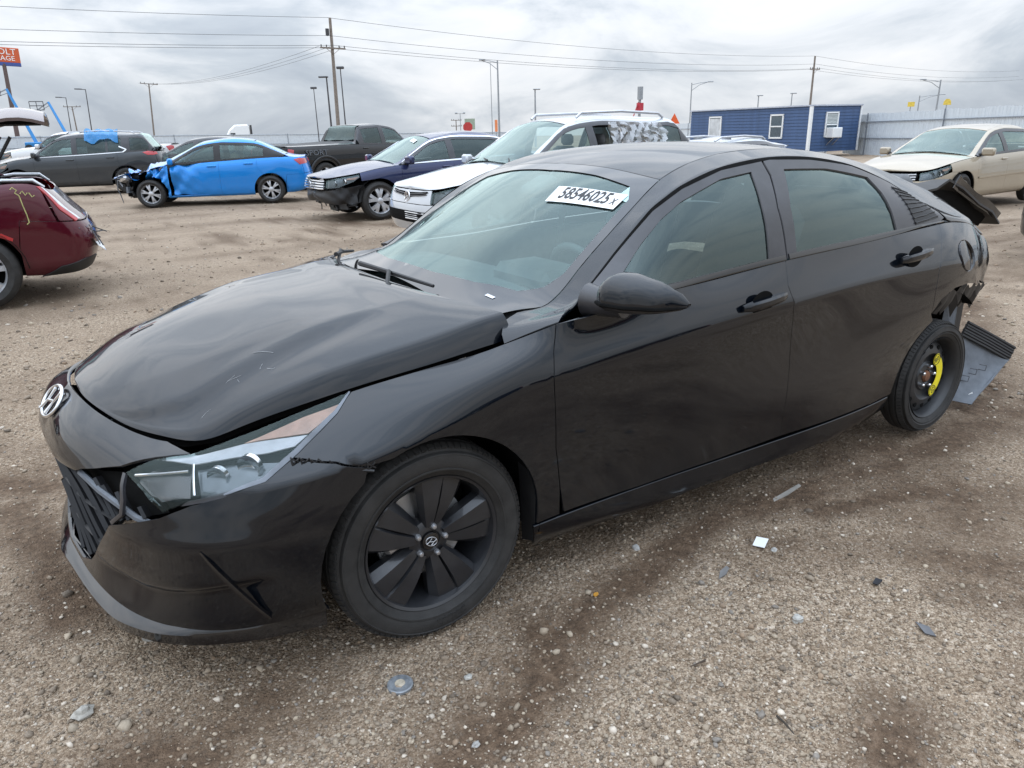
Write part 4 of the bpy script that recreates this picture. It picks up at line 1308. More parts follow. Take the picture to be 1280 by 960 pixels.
def spoke_wheel(parent, x, y, R_, half, sg, kind, rim_r=None, steer=0, mat='alloy'):
    w = bpy.data.objects.new('wheel', None); link(w, parent); w.location = (x, y, R_); w.scale = (1, sg, 1); w.rotation_euler = (0, 0, steer)
    rr = rim_r or R_ * .665
    mb = MB()
    mb.lathe([(rr - .006, half - .03), (rr, half - .01), (rr + .012, half), (rr + (R_ - rr) * .5, half + .012), (R_ - .02, half - .006), (R_ - .004, half - .025), (R_, half * .5), (R_ - .006, half * .45), (R_, half * .4), (R_, -half * .4), (R_ - .006, -half * .45), (R_, -half * .5), (R_ - .004, -half + .025), (rr, -half)], n=48)
    mb.build('tyre', M['rubber'], w, smooth=.7)
    mb = MB()
    mb.lathe([(rr - .02, -half), (rr - .018, half * .3), (rr - .012, half - .03), (rr + .003, half - .004), (rr + .003, half - .014)], n=48)
    def P(r_, a, y_): return (r_ * math.cos(a), y_, r_ * math.sin(a))
    n_, tw, wi, wo = kind
    for k in range(n_):
        a0 = 2 * math.pi * k / n_ + .3
        for d in ((-tw, tw) if tw else (0,)):
            t0, t1 = a0 + d * .35, a0 + d
            rows = []
            for j in range(6):
                f = j / 5; r_ = .05 + (rr - .055) * f; a = t0 + (t1 - t0) * f; ww = (wi + (wo - wi) * f) / max(r_, .04)
                yy = half - .022 - .012 * f + .01 * math.sin(math.pi * f)
                rows.append([P(r_, a - ww, yy - .035), P(r_, a - ww * .8, yy), P(r_, a + ww * .8, yy), P(r_, a + ww, yy - .035)])
            mb.grid(rows)
    mb.lathe([(.0005, half - .008), (.03, half - .01), (.055, half - .02), (.06, half - .06)], n=24)
    mb.build('rim', M[mat], w, smooth=.5)
    mb = MB(); mb.lathe([(.03, half - .075), (rr * .72, half - .075), (rr * .72, half - .09)], n=24); mb.lathe([(.02, -.02), (rr - .02, -.02)], n=24)
    mb.build('brake_disc', M['dark_void'], w)
    return w

def lerp_list(pts, x):
    p = np.array(sorted(pts)); return float(np.interp(x, p[:, 0], p[:, 1]))

class Car:
    def __init__(c, S, name, label, cat, group, loc, heading):
        c.S = S
        c.root = thing(name, label, cat, loc, heading, group)
        W, zs = S['W'], S['zs']
        xn, xt = S['xn'], S['xt']
        fo, tl = S['fo'], S['tail']
        fr = [0, .07, .28, .52, .76, .90, 1.0]
        ins = [.09, .03, .008, .0, .004, .022, .06]
        cr = S.get('crease', .76)
        fr[4] = cr
        belt = np.array(sorted(S['belt']))
        bz = lambda x: float(nspline(belt[:, 0], belt[:, 1], [x])[0])
        plan = np.array(sorted(S['plan']))      # (x, inset from W)
        pl = lambda x: float(nspline(plan[:, 0], plan[:, 1], [x])[0])
        c.bz, c.pl = bz, pl
        p = S.get('p', .62); pt_ = S.get('pt', .5)
        rows = []
        NT = 7
        for f, q in zip(fr, ins):
            r_ = []
            # tail wrap
            z0 = zs + .02 + f * (bz(xt) - zs - .02); z1 = S['tz'][0] + f * (S['tz'][1] - S['tz'][0])
            tipx = lerp_list(S['tprof'], f)
            for k in range(NT, 0, -1):
                t = k / NT; th = t * math.pi / 2
                w = (W - q - pl(xt)) * max(math.cos(th), 0) ** pt_ if k < NT else 0
                sx = math.sin(th) ** pt_
                r_.append((xt - t * .9, xt + (tipx - xt) * sx, w, z0 + (z1 - z0) * sx ** 1.5))
            for x in np.linspace(xt, xn, 9):
                r_.append((x, x, W - q - pl(x), zs + f * (bz(x) - zs) + (.02 * (f < 1) * max(0, (xt + .6 - x)) / .6)))
            z0 = zs + f * (bz(xn) - zs); z1 = S['nz'][0] + f * (S['nz'][1] - S['nz'][0])
            tipx = lerp_list(S['nprof'], f)
            for k in range(1, NT + 1):
                t = k / NT; th = t * math.pi / 2
                w = (W - q - pl(xn)) * max(math.cos(th), 0) ** p if k < NT else 0
                sx = math.sin(th) ** p
                r_.append((xn + t * .9, xn + (tipx - xn) * sx, w, z0 + (z1 - z0) * sx ** 1.5))
            rows.append(r_)
        c.rows, c.fr = rows, fr
        h = S.get('h', .08); c.h = h
        sv = np.concatenate([np.arange(xt - .9, xt, .045), np.arange(xt, xn, h), np.arange(xn, xn + .9001, .045)])
        c.belt = Patch(rows, sv, crease=(4,), dv=.06, deform=S.get('deform'))
        # greenhouse
        xa, xw, xp, xr, xc, H = S['xa'], S['xw'], S['xp'], S['xr'], S['xc'], S['H']
        yr = S['yr']
        yb = lambda x: W - .06 - pl(x)
        xe = S['tail'] + .10
        xs0 = xa + .10
        zdeck = S['zdeck']
        def lin(x0, x1, f0, f1, n):   # straight pillars need knots along them
            return [tuple(np.array(f0) + (np.array(f1) - np.array(f0)) * k / n) for k in range(n + 1)]
        zb = bz
        d1 = lin(0, 1, (xa, yb(xa) - .05, zb(xa) + .015), (xw + .10, yr + .035, H - .175), 3)
        d2 = [(xw - .12, yr + .018, H - .115), (xp, yr, H - .075), (xr, yr, H - .105)]
        d3 = lin(0, 1, (xr - .18, yr + .015, H - .145), (xc, yb(xc) - .03, zb(xc) + .02), 3)
        d4 = [(xe, yb(max(xe, xt)) - .05 - S.get('tnarrow', .1), S['tz'][1] + .02)] if xe < xc - .15 else []
        drip = [(xs0, yb(xs0) - .06, zb(xs0) + .02)] + d1 + d2 + d3 + d4
        r1 = lin(0, 1, (xa + .03, yb(xa) - .14, zb(xa) + .03), (xw, yr - .05, H - .115), 3)
        r2 = [(xw - .22, yr - .07, H - .065), (xp, yr - .09, H - .03), (xr, yr - .09, H - .055)]
        r3 = lin(0, 1, (xr - .16, yr - .09, H - .095), (xc + .04, yb(xc) - .16, max(zdeck, zb(xc) + .05)), 3)
        r4 = [(xe, yb(max(xe, xt)) - .2 - S.get('tnarrow', .1), S['tz'][1] + .035)] if xe < xc - .15 else []
        roof3 = [(xs0, yb(xs0) - .15, zb(xs0) + .035)] + r1 + r2 + r3 + r4
        cz = S['cowlz']
        c1 = lin(0, 1, (xa + .12, 0, cz), (xw, 0, H - .06), 3)
        c2 = [(xw - .25, 0, H - .018), (xp, 0, H), (xr, 0, H - .03)]
        c3 = lin(0, 1, (xr - .14, 0, H - .07), (xc - .02, 0, zdeck + .02), 3)
        c4 = [(xe, 0, S['tz'][1] + .05)] if xe < xc - .15 else []
        roof0 = c1 + c2 + c3 + c4
        mid = [(x, y * .5 + 0 * y, z) for x, y, z in roof3]
        z0f = lambda x: float(np.interp(x, *np.array(sorted([(a, b) for a, _, b in roof0])).T))
        mid = [(x, y * .52, z + (z0f(x) - z) * .72) for x, y, z in roof3]
        u0 = [(x, yb(max(x, xt)), zb(x) if x > xt else S['tz'][1]) for x in np.linspace(max(xe, xt), xs0, 8)]
        u1 = [(x, .5 * (yb(max(x, xt)) + y) + .02, .5 * (zb(max(x, xt)) + z)) for x, y, z in drip]
        A = lambda l: [(p_[0], *p_) for p_ in sorted(l)]
        c.drip, c.roof3, c.roof0 = sorted(drip), sorted(roof3), sorted(roof0)
        c.up = Patch([A(u0), A(u1), A(drip), A(roof3), A(mid), A(roof0)], np.arange(xe, xs0, h * .7), crease=(2, 3), mirror_last=True, dv=.07, deform=S.get('deform'), linear=S.get('linear', False))
        c.xs0, c.xe = xs0, xe
    def pt(c, s, f):
        P = []
        for r_ in c.rows:
            a = np.array(r_); P.append(nspline(a[:, 0], a[:, 1:], [s])[0])
        P = np.array(P)
        return tuple(np.array([np.interp(f, c.fr, P[:, k]) for k in range(3)]))
    def line(c, pts, n=6):
        """straight runs in (s, f) space turned into 3-D points"""
        out = []
        for (a, b) in zip(pts[:-1], pts[1:]):
            m = max(1, int(max(abs(a[0] - b[0]) / .12, abs(a[1] - b[1]) / .2)))
            out += [c.pt(a[0] + (b[0] - a[0]) * k / m, a[1] + (b[1] - a[1]) * k / m) for k in range(m)]
        out.append(c.pt(*pts[-1]))
        return out
    def sf(c, name, pts, mat, sym=False, off=0.0, lip=.012, both=True, deform=None, h=None, close=True, holes=(), closeline=True):
        ol = c.line(list(pts) + ([pts[0]] if (close and not sym) else []))
        if close and not sym:
            ol = ol[:-1]
        return panel(name, c.belt, ol, mat, c.root, sym=sym, off=off, lip=lip, both=both, deform=deform, h=h or c.h, holes=holes)
    def row(c, rows, x):
        a = np.array(sorted(rows)); return tuple(np.array([x, np.interp(x, a[:, 0], a[:, 1]), np.interp(x, a[:, 0], a[:, 2])]))
    def build(c, body, skip=(), glass_m='car_glass', rear_glass='car_glass', frame='trim', seat='seat', wheel=(5, .22, .02, .022), wheel_mat='alloy', dmg=None, rear_both=True, trimmat='matte_black'):
        S = c.S; h = c.h; g = c.belt; u = c.up; rt = c.root
        dA, dB, dC = S['doors']; wb = S['wb']; R_ = S['R']; ra = R_ + S.get('archgap', .055)
        xn, xt = S['xn'], S['xt']
        bz, zs, W = c.bz, S['zs'], S['W']
        fz = lambda x, z: (z - zs) / (bz(x) - zs)
        y_ = lambda p: p
        aF = [(x, W, z) for x, _, z in arc(0, R_, ra, 75, 180, 12)]
        aFf = [(x, W, z) for x, _, z in arc(0, R_, ra, 75, 0, 9)]
        aR = [(x, W, z) for x, _, z in arc(-wb, R_, ra, 70, 0, 9)]
        aRr = [(x, W, z) for x, _, z in arc(-wb, R_, ra, 70, 180, 10)]
        pn = lambda n, ol, m=body, **k: None if n in skip else panel(n, g, ol, m, rt, h=h, deform=(dmg or {}).get(n), **k)
        sill = .06
        fh = S.get('f_hood', 1.0)
        xhl = S.get('xhl', xn - .15)         # where the head lamp begins on the wing
        low = lambda x0, x1: c.line([(x0, sill), (x1, sill)])
        pn('fender', c.line([(dA, sill), (dA, 1.0), (xhl, 1.0), (xhl, S.get('fhl', .62))]) + c.line([(xhl, S.get('fhl', .62)), (ra * math.cos(R(75)), fz(0, R_ + ra * math.sin(R(75))))])[1:-1] + aF + low(-ra + .0, dA)[:-1])
        pn('door', c.line([(dA, sill), (dA, 1.0), (dB, 1.0), (dB, sill), (dA, sill)])[:-1])
        pn('door', c.line([(dB, sill), (dB, 1.0), (dC, 1.0), (dC, .75)]) + aR + c.line([(-wb + ra, sill), (dB, sill)])[:-1])
        xq = xt - S.get('sq', .25)
        pn('quarter_panel', c.line([(dC, 1.0), (dC, .75)]) + aRr[:1] + aRr[1:] + c.line([(-wb - ra, sill + .02), (-wb - ra - .05, S.get('fbr', .5)), (xq, S.get('fbr', .5)), (xq, 1.0), (dC, 1.0)])[1:-1])
        pn('sill', c.line([(-ra, sill), (-wb + ra, sill), (-wb + ra, .0), (-ra, .0), (-ra, sill)])[:-1], M['matte_black'] if S.get('dark_sill') else body)
        if 'front_bumper' not in skip:
            panel('front_bumper', g, c.line([(ra * math.cos(R(75)), fz(0, R_ + ra * math.sin(R(75)))), (xhl, S.get('fhl', .62)), (xn + .5, S.get('fhl2', .55)), (xn + .9, S.get('fhl2', .55)), (xn + .9, 0), (xn, 0), (ra, .02)]) + aFf[::-1][:-1], body, rt, sym=True, h=h, deform=(dmg or {}).get('front_bumper'))
        if 'rear_bumper' not in skip:
            panel('rear_bumper', g, c.line([(-wb - ra - .05, S.get('fbr', .5)), (xq, S.get('fbr', .5)), (xt - .9, S.get('fbr', .5)), (xt - .9, 0), (xt, 0), (-wb - ra, .03), (-wb - ra - .05, S.get('fbr', .5))])[:-1], body, rt, sym=True, h=h)
            panel('trunk_face', g, c.line([(xq - .02, S.get('fbr', .5) + .01), (xq - .02, 1.0), (xt - .9, 1.0), (xt - .9, S.get('fbr', .5) + .01), (xq - .02, S.get('fbr', .5) + .01)])[:-1], body, rt, sym=True, h=h)
        # hood over the belt row and the nose
        top = np.array(c.rows[-1]); ss = np.concatenate([np.arange(S['xa'] + .04, xn - .02, .08), np.linspace(xn, xn + .9, 16)]); e = [tuple(q) for q in nspline(top[:, 0], top[:, 1:], ss)]
        eh = [(x, y - .006 if y > .02 else 0, z + .004) for x, y, z in e]
        eh[-1] = (eh[-1][0] - .005, 0, eh[-1][2])
        hc = S['hoodc']
        crown = S.get('crown', 1.6)
        ph = hood_patch(eh, hc, lambda x, f, zc, ze: zc - (zc - ze) * f ** crown if crown else None, np.concatenate([np.linspace(eh[0][0], S['fo'] - .25, 14)[:-1], np.linspace(S['fo'] - .25, eh[-1][0], 14)]), nf=14)
        if 'hood' not in skip:
            grid_part('hood', ph, body, rt, deform=(dmg or {}).get('hood'))
        c.ph = ph
        # glasshouse
        xa, xw, xp, xr, xc = S['xa'], S['xw'], S['xp'], S['xr'], S['xc']
        r3 = lambda xs: [c.row(c.roof3, x) for x in xs]
        r0 = lambda x: (x, 0, float(np.interp(x, *np.array([(a, b) for a, _, b in c.roof0]).T)))
        mdd = lambda x: tuple((np.array(c.row(c.roof3, x)) * (1, .5, .3) + np.array(r0(x)) * (0, 0, .7)))
        if 'roof' not in skip:
            panel('roof', u, [r0(xw - .02), mdd(xw - .02)] + r3(np.linspace(xw - .02, xr - .05, 7)) + [mdd(xr - .05), r0(xr - .05)], body, rt, sym=True, h=h)
        panel('windshield', u, [r0(xa + .10), mdd(xa + .08)] + r3(np.linspace(xa + .02, xw, 6)) + [mdd(xw), r0(xw)], M[glass_m], rt, sym=True, h=h, off=-.004)
        panel('rear_window', u, [r0(xr - .07), mdd(xr - .07)] + r3(np.linspace(xr - .07, xc + .08, 5)) + [mdd(xc + .05), r0(xc + .04)], M[S.get('rwm', 'car_glass')], rt, sym=True, h=h, off=-.004)
        if c.xe < xc - .2 and 'deck' not in skip:
            panel('deck', u, [r0(xc + .02), mdd(xc + .03)] + r3([xc + .05, xc - .05, (xc + c.xe) / 2, c.xe + .02]) + [mdd(c.xe + .02), r0(c.xe + .02)], M['matte_black'] if S.get('bed') else body, rt, sym=True, h=h)
        dr = lambda xs: [c.row(c.drip, x) for x in xs]
        ub = lambda xs: [(x, W - .06 - c.pl(max(x, xt)), bz(x)) for x in xs]
        xend = S.get('rail_end', c.xe + .02)
        railp = ub([c.xs0 - .02]) + dr([c.xs0 - .02]) + r3([c.xs0 - .02] + list(np.linspace(xa, xend, 14))) + dr([xend]) + ub([max(xend, xt)] + ([(xt + xc) / 2] if xend < xc - .2 else [])) + ub([xc]) + dr(np.linspace(xc, xa, 16)) + ub([xa])
        panel('roof_rail', u, railp, body, rt, h=h * .8, deform=(dmg or {}).get('roof_rail'))
        # door frames with windows
        spans = S['windows']
        wins = []
        for (x0, x1) in spans:
            xs = np.linspace(x0, x1, 9)
            topz = [(x, c.row(c.drip, x)) for x in xs]
            tp = []; bt = []
            for x, d in topz:
                zt = d[2] - .055; zb_ = bz(x) + .04
                if zt - zb_ > .015:
                    k = (zt - bz(x)) / (d[2] - bz(x)); ybl = W - .06 - c.pl(x)
                    bow = lambda kk: ybl + (d[1] - ybl) * kk + .02 * math.sin(math.pi * kk)
                    tp.append((x, bow(k), zt)); kb = (zb_ - bz(x)) / (d[2] - bz(x)); bt.append((x, bow(kb), zb_))
            wins.append(tp + bt[::-1])
        frp = ub([xa - .05] + list(np.linspace(xa - .2, xc + .12, 8))) + dr(np.linspace(xc + .06, xa - .06, 14))
        panel('window_frame', u, frp, M[frame], rt, holes=wins, h=h * .8, off=.002)
        for k, w in enumerate(wins):
            nm = S.get('win_mats', [glass_m] * 9)[k]
            if nm:
                panel('window', u, w, M[nm], rt, h=h, off=-.006, inset=-.003, lip=0)
        c.wins = wins
        # wheels, liners, floor, cabin
        for x0 in (0, -wb):
            for sg in (1, -1):
                spoke_wheel(rt, x0, sg * (W - .115), R_, .10, sg, wheel, mat=wheel_mat)
                mb = MB(); A = [(x0 + (ra + .015) * math.cos(R(a)), sg * .45, R_ + (ra + .015) * math.sin(R(a))) for a in np.linspace(0, 180, 12)]
                B_ = [(p[0], sg * (W - .02), p[2]) for p in A]
                mb.grid([A, B_]); mb.add([(x0, sg * .45, R_)] + A, [(0, k, k + 1) for k in range(1, 12)]); mb.build('wheel_liner', M['dark_void'], rt)
        mb = MB(); mb.box(((xn + xt) / 2, 0, zs + .06), (xn - xt, 1.25, .08)); mb.box((-wb / 2, 0, zs + .07), (wb - 2 * ra - .02, 2 * W - .2, .06)); mb.box((.3, 0, .5), (.5, 1.0, .5)); mb.build('underbody', M['dark_void'], rt)
        zb = bz(xa) ; sz = S.get('seatz', .5)
        mb = MB(); mb.bbox((xa - .22, 0, zb - .12), (.55, 2 * W - .35, .25), .08); mb.build('dashboard', M['interior'], rt, smooth=.7)
        for sx in S.get('seatx', (dB + .05, dB - .95)):
            for sg in (1, -1):
                mb = MB(); mb.bbox((sx, .38 * sg, sz), (.5, .52, .2), .06); rr_ = sx < dB - .3; mb.bbox((sx - .33 + .08 * rr_, .38 * sg, sz + .33 - .06 * rr_), (.16, .5, .62 - .12 * rr_), .06, (0, R(-16), 0)); mb.bbox((sx - .45 + .18 * rr_, .38 * sg, sz + .72 - .20 * rr_), (.10, .26, .16), .04)
                mb.build('seat', M[seat], rt, smooth=.9)
        mb = MB(); mb.tube([Vector((xa - .48, .38, zb - .05)) + Vector((.25 * math.sin(a) * .45, .18 * math.cos(a), .18 * math.sin(a) * .9)) for a in np.linspace(0, 6.283, 20, endpoint=False)], .015, 6, close=True); mb.build('steering_wheel', M['interior'], rt, smooth=.8)
        if S.get('mirrors', True):
            for sg in (1, -1):
                mb = MB(); mb.bbox((xa - .16, sg * (W + .06), bz(xa) + .09), (.11, .22, .14), .028, (0, 0, sg * .12)); mb.build('mirror', M[S['mirror_mat']] if S.get('mirror_mat') else body, rt, smooth=.75)
                mb = MB(); mb.tube([(xa - .13, sg * (W - .09), bz(xa) + .035), (xa - .16, sg * (W + .0), bz(xa) + .06)], .03, 8); mb.build('mirror_arm', M['matte_black'], rt, smooth=.8)
        for xh in S.get('handles', (dB + .15, dC + .18)):
            for sg in (1, -1):
                p = c.pt(xh, S.get('fhandle', .88))
                mb = MB(); mb.bbox((p[0], sg * (p[1] + .018), p[2]), (.2, .025, .032), .01); mb.build('door_handle', M[S.get('handle_mat')] if S.get('handle_mat') else body, rt, smooth=.9)
        return c

# ------------------------------------------------------------------ yard vehicles
def nz(P, f, seed=0.0):
    x, y, z = P[:, 0] * f + seed, P[:, 1] * f + seed * 2, P[:, 2] * f
    return (np.sin(x * 1.7 + 1.3 * np.sin(z * 1.1)) * np.sin(z * 2.3 + x * .7 + seed) + .5 * np.sin(x * 4.1 + z * 3.7 + y * 2) + .3 * np.sin(z * 7.3 - x * 5.9))

def head_tail_lights(c, red=True, amber=True, head=True, tail_f=(.62, .98), tail_s=None, reverse=True):
    S = c.S; xn, xt = S['xn'], S['xt']; xhl = S['xhl']; fh, fh2 = S['fhl'], S['fhl2']
    if head:
        pts = [(xhl + .01, .97), (xn + .3, .96), (xn + .55, .93), (xn + .55, fh2 + .02), (xn + .2, fh2 + .01), (xhl + .12, fh + .02), (xhl + .02, fh + .12)]
        c.sf('headlight_housing', pts, M['lamp_grey'], off=-.035, lip=0)
        c.sf('headlight', pts, M['clear_lens'], off=0, lip=.03)
        if amber:
            c.sf('indicator', [(xhl + .02, .92), (xhl + .20, .93), (xhl + .22, fh + .10), (xhl + .10, fh + .07)], M['amber'], off=-.02, lip=0)
        for s0 in (xn + .12, xn + .36):
            p = c.pt(s0, (1 + fh2) / 2)
            for sg in (1, -1):
                mb = MB(); mb.lathe([(.0005, -.05), (.03, -.045), (.055, -.02), (.062, 0)], n=16, axis='X')
                o = mb.build('lamp_reflector', M['chrome'], c.root, smooth=.8); o.location = (p[0] - .03, sg * p[1], p[2]); o.scale = (1, 1, .9)
    if red:
        ts = tail_s or (S['xq_'] + .08, xt - .45)
        f0, f1 = tail_f
        c.sf('tail_light', [(ts[0], f1 - .06), (ts[0] - .12, f1), (ts[1], f1 - .02), (ts[1], f0 + .04), (ts[0] - .1, f0)], M['red_lens'], off=.012, lip=.02)

def grille(c, mat_bar='chrome', n=4, f0=None, f1=.93, s0=None, emblem_r=.06, back='dark_void', w=.016):
    S = c.S; xn = S['xn']; f0 = f0 if f0 is not None else S['fhl2'] + .03; s0 = s0 or xn + .58
    c.sf('grille_backing', [(xn + .9, f1), (s0, f1 - .02), (s0 + .02, f0), (xn + .9, f0)], M[back], sym=True, off=-.03, lip=0)
    for k in range(n):
        f = f0 + (f1 - f0) * (k + .5) / n
        P = [c.pt(s, f) for s in np.linspace(s0 + .03, xn + .9, 6)]
        P = P + [(x, -y, z) for x, y, z in P[::-1][1:]]
        mb = MB(); mb.tube(P, w, 6); mb.build('grille_bar', M[mat_bar], c.root, smooth=.8)
    p = c.pt(xn + .9, (f0 + f1) / 2)
    return p

def seam_liner(c):
    pass

ROW = 'damaged vehicles parked in the far rows'

# ---- blue sedan with a crushed nose
S = dict(wb=2.57, W=.85, zs=.20, R=.305, fo=.80, tail=-3.50, xn=.42, xt=-3.08, xq_=-3.33, H=1.43,
         belt=[(-3.1, 1.00), (-2.6, 1.00), (-2.0, .975), (-1.4, .945), (-.8, .915), (-.4, .89), (0, .84), (.42, .74)],
         plan=[(-3.1, .07), (-2.4, .01), (-1.3, 0), (0, .005), (.42, .05)], tz=(.32, .98), nz=(.20, .66),
         tprof=[(0, -3.40), (.3, -3.50), (.6, -3.47), (1, -3.38)], nprof=[(0, .76), (.3, .80), (.6, .80), (1, .72)],
         xa=-.36, xw=-1.12, xp=-1.55, xr=-2.25, xc=-3.02, yr=.60, zdeck=1.03, cowlz=.96,
         hoodc=[(-.30, .965), (0, .93), (.3, .86), (.6, .77), (.72, .69)],
         doors=(-.42, -1.5, -2.32), windows=[(-.60, -1.42), (-1.56, -2.48)], xhl=.30, fhl=.72, fhl2=.55, fbr=.5, h=.07)
def crush(amp, x0, x1, fq=6.0):
    def f(P, n):
        a = np.clip((P[:, 0] - x0) / (x1 - x0), 0, 1)[:, None]
        d = (nz(P, fq) * 1.0)[:, None] * amp * a
        Q = P + n * (d - amp * .8 * a)
        Q[:, 0:1] -= a ** 2 * amp * 1.2
        return Q
    return f
blue = Car(S, 'parked_car', 'bright blue sedan with crushed front end and missing bumper', 'car', ROW, (-1.861, -16.533, -.01), -.361)
mp = paint('blue_paint', (.014, .24, .70), rough=.3, dust=.10, metallic=.25)
blue.build(mp, skip=('front_bumper',), frame='matte_black', seat='beige_seat', wheel=(6, .16, .016, .020),
           dmg={'fender': crush(.17, -.46, .15, 7.5), 'hood': crush(.12, -.25, .5, 5.0), 'door': crush(.05, -1.25, -.45, 3.2)})
head_tail_lights(blue, head=False, tail_f=(.78, .97), tail_s=(-3.12, -3.80))
def wreck(c, x0, x1, zlo, zhi, n, seed, W):
    """bent brackets, ducts and crash bar where the bumper is gone"""
    r = random.Random(seed)
    mb = MB(); mb.bbox((x0 - .05, 0, (zlo + zhi) / 2), (.25, 2 * W - .45, zhi - zlo), .04); mb.build('radiator_support', M['dark_void'], c.root)
    mb = MB(); mb.bbox((x0 + .12, 0, .52), (.07, 2 * W - .4, .10), .015); mb.build('crash_bar', M['matte_black'], c.root)
    mats = ['matte_black', 'grey_plastic', 'matte_black', 'trim', 'lamp_grey']
    for k in range(n):
        mb = MB(); y = r.uniform(-W + .1, W - .05); z = r.uniform(zlo, zhi); x = x0 + r.uniform(.0, x1 - x0) * (1 - .5 * (y / W) ** 2)
        a = [(x + r.uniform(-.12, .12), y + r.uniform(-.15, .15), z + r.uniform(-.12, .12)) for _ in range(3)]
        a = [(p[0], p[1], max(p[2], .12)) for p in a]
        if k % 2:
            mb.tube([a[0], (x, y, z), a[1]], r.uniform(.008, .022), 6)
        else:
            mb.box((x, y, z), (r.uniform(.04, .16), r.uniform(.06, .22), r.uniform(.03, .14)), (r.uniform(-.6, .6), r.uniform(-.6, .6), r.uniform(-.6, .6)), r.uniform(.6, 1))
        mb.build('torn_piece', M[mats[k % 5]], c.root, smooth=.6)
wreck(blue, .36, .74, .22, .70, 26, 3, .83)
for sg, k in ((1, 0),):
    mb = MB(); mb.bbox((.52, .60, .64), (.24, .26, .13), .04, (.3, .2, -.5)); mb.build('broken_headlight', M['reflector'], blue.root, smooth=.5)
mb = MB(); mb.tube([(.72, .45, .60), (.77, .40, .42), (.72, .42, .25), (.70, .40, .10)], [.02, .016, .012, .008], 6); mb.build('hanging_trim', M['grey_plastic'], blue.root, smooth=.8)
mb = MB(); P = [[(.70 - .12 * j + .02 * math.sin(i * 2), .78 - .5 * i / 6, .66 + .035 * j + .02 * math.sin(i * 1.7 + j)) for j in range(4)] for i in range(7)]; mb.grid(P); mb.build('bent_fascia', mp, blue.root, smooth=.4)

# ---- dark grey crossover behind it
S = dict(wb=2.725, W=.92, zs=.24, R=.355, fo=.90, tail=-3.73, xn=.5, xt=-3.3, xq_=-3.45, H=1.66,
         belt=[(-3.3, 1.14), (-2.6, 1.11), (-1.5, 1.06), (-.5, 1.03), (0, .99), (.5, .88)],
         plan=[(-3.3, .08), (-2.5, .01), (-1.3, 0), (0, .01), (.5, .07)], tz=(.35, 1.12), nz=(.25, .80),
         tprof=[(0, -3.62), (.3, -3.73), (.7, -3.70), (1, -3.60)], nprof=[(0, .84), (.4, .90), (1, .80)],
         xa=-.35, xw=-1.1, xp=-1.6, xr=-3.10, xc=-3.56, yr=.66, zdeck=1.15, cowlz=1.10, tnarrow=.02,
         hoodc=[(-.28, 1.10), (.1, 1.06), (.5, .97), (.8, .83)],
         doors=(-.45, -1.5, -2.55), windows=[(-.62, -1.42), (-1.56, -2.28), (-2.34, -2.68), (-2.90, -3.38)], win_mats=['car_glass', 'tint_glass', 'tint_glass', 'tint_glass'], xhl=.2, fhl=.72, fhl2=.5, h=.08, dark_sill=True, seatz=.62)
suv = Car(S, 'parked_car', 'dark grey crossover with blue plastic film taped along its roof edge', 'crossover', ROW, (.546, -22.948, -.01), -.316)
suv.build(paint('grey_paint', (.040, .046, .052), rough=.3, metallic=.3, dust=.12), frame='trim', wheel=(5, .2, .025, .02))
head_tail_lights(suv, tail_f=(.86, 1.0), tail_s=(-3.22, -3.72))
wl = [suv.wins[0][0]]
line_pts = [(x, .92 - .06 - suv.pl(max(x, -3.3)), suv.bz(x) + .005) for x in np.linspace(-.6, -2.7, 8)]
strip('window_chrome', suv.up, line_pts + [(-2.80, .80, 1.19), (-2.62, .765, 1.27)], .03, M['chrome'], suv.root, off=.008)
mb = MB()
for sg in (1, -1):
    mb.tube([(-1.3, sg * .60, 1.63), (-1.4, sg * .60, 1.69), (-2.2, sg * .59, 1.70), (-2.95, sg * .59, 1.665), (-3.05, sg * .59, 1.62)], .018, 6)
mb.build('roof_rails', M['silver'], suv.root, smooth=.8)
# blue film
fm, nt, out = new_mat('blue_film')
b_ = N(nt, 'ShaderNodeBsdfPrincipled', Roughness=.25); b_.inputs['Base Color'].default_value = (.05, .30, .68, 1)
tr_ = N(nt, 'ShaderNodeBsdfTransparent'); tr_.inputs['Color'].default_value = (.45, .72, .95, 1)
mx_ = N(nt, 'ShaderNodeMixShader', Fac=.55); L(nt, tr_.outputs[0], mx_.inputs[1]); L(nt, b_.outputs[0], mx_.inputs[2]); L(nt, mx_.outputs[0], out.inputs[0])
mb = MB()
G = []
for i, x in enumerate(np.linspace(-1.78, -2.62, 16)):
    col = []
    for j, f in enumerate(np.linspace(0, 1, 8)):
        y = .52 + .24 * f + .016 * math.sin(i * 1.9 + j * 1.3); z = 1.74 - .30 * f ** 1.3 + .02 * math.sin(i * 1.3 - j) - (.06 * math.sin(i * .5) * f)
        if i < 6: z += .03 * (6 - i) / 6 * math.sin(j * 2 + i) ; y += .02
        col.append((x, y + .02, z))
    G.append(col)
mb.grid(G); mb.build('plastic_film', fm, suv.root, smooth=1.5)

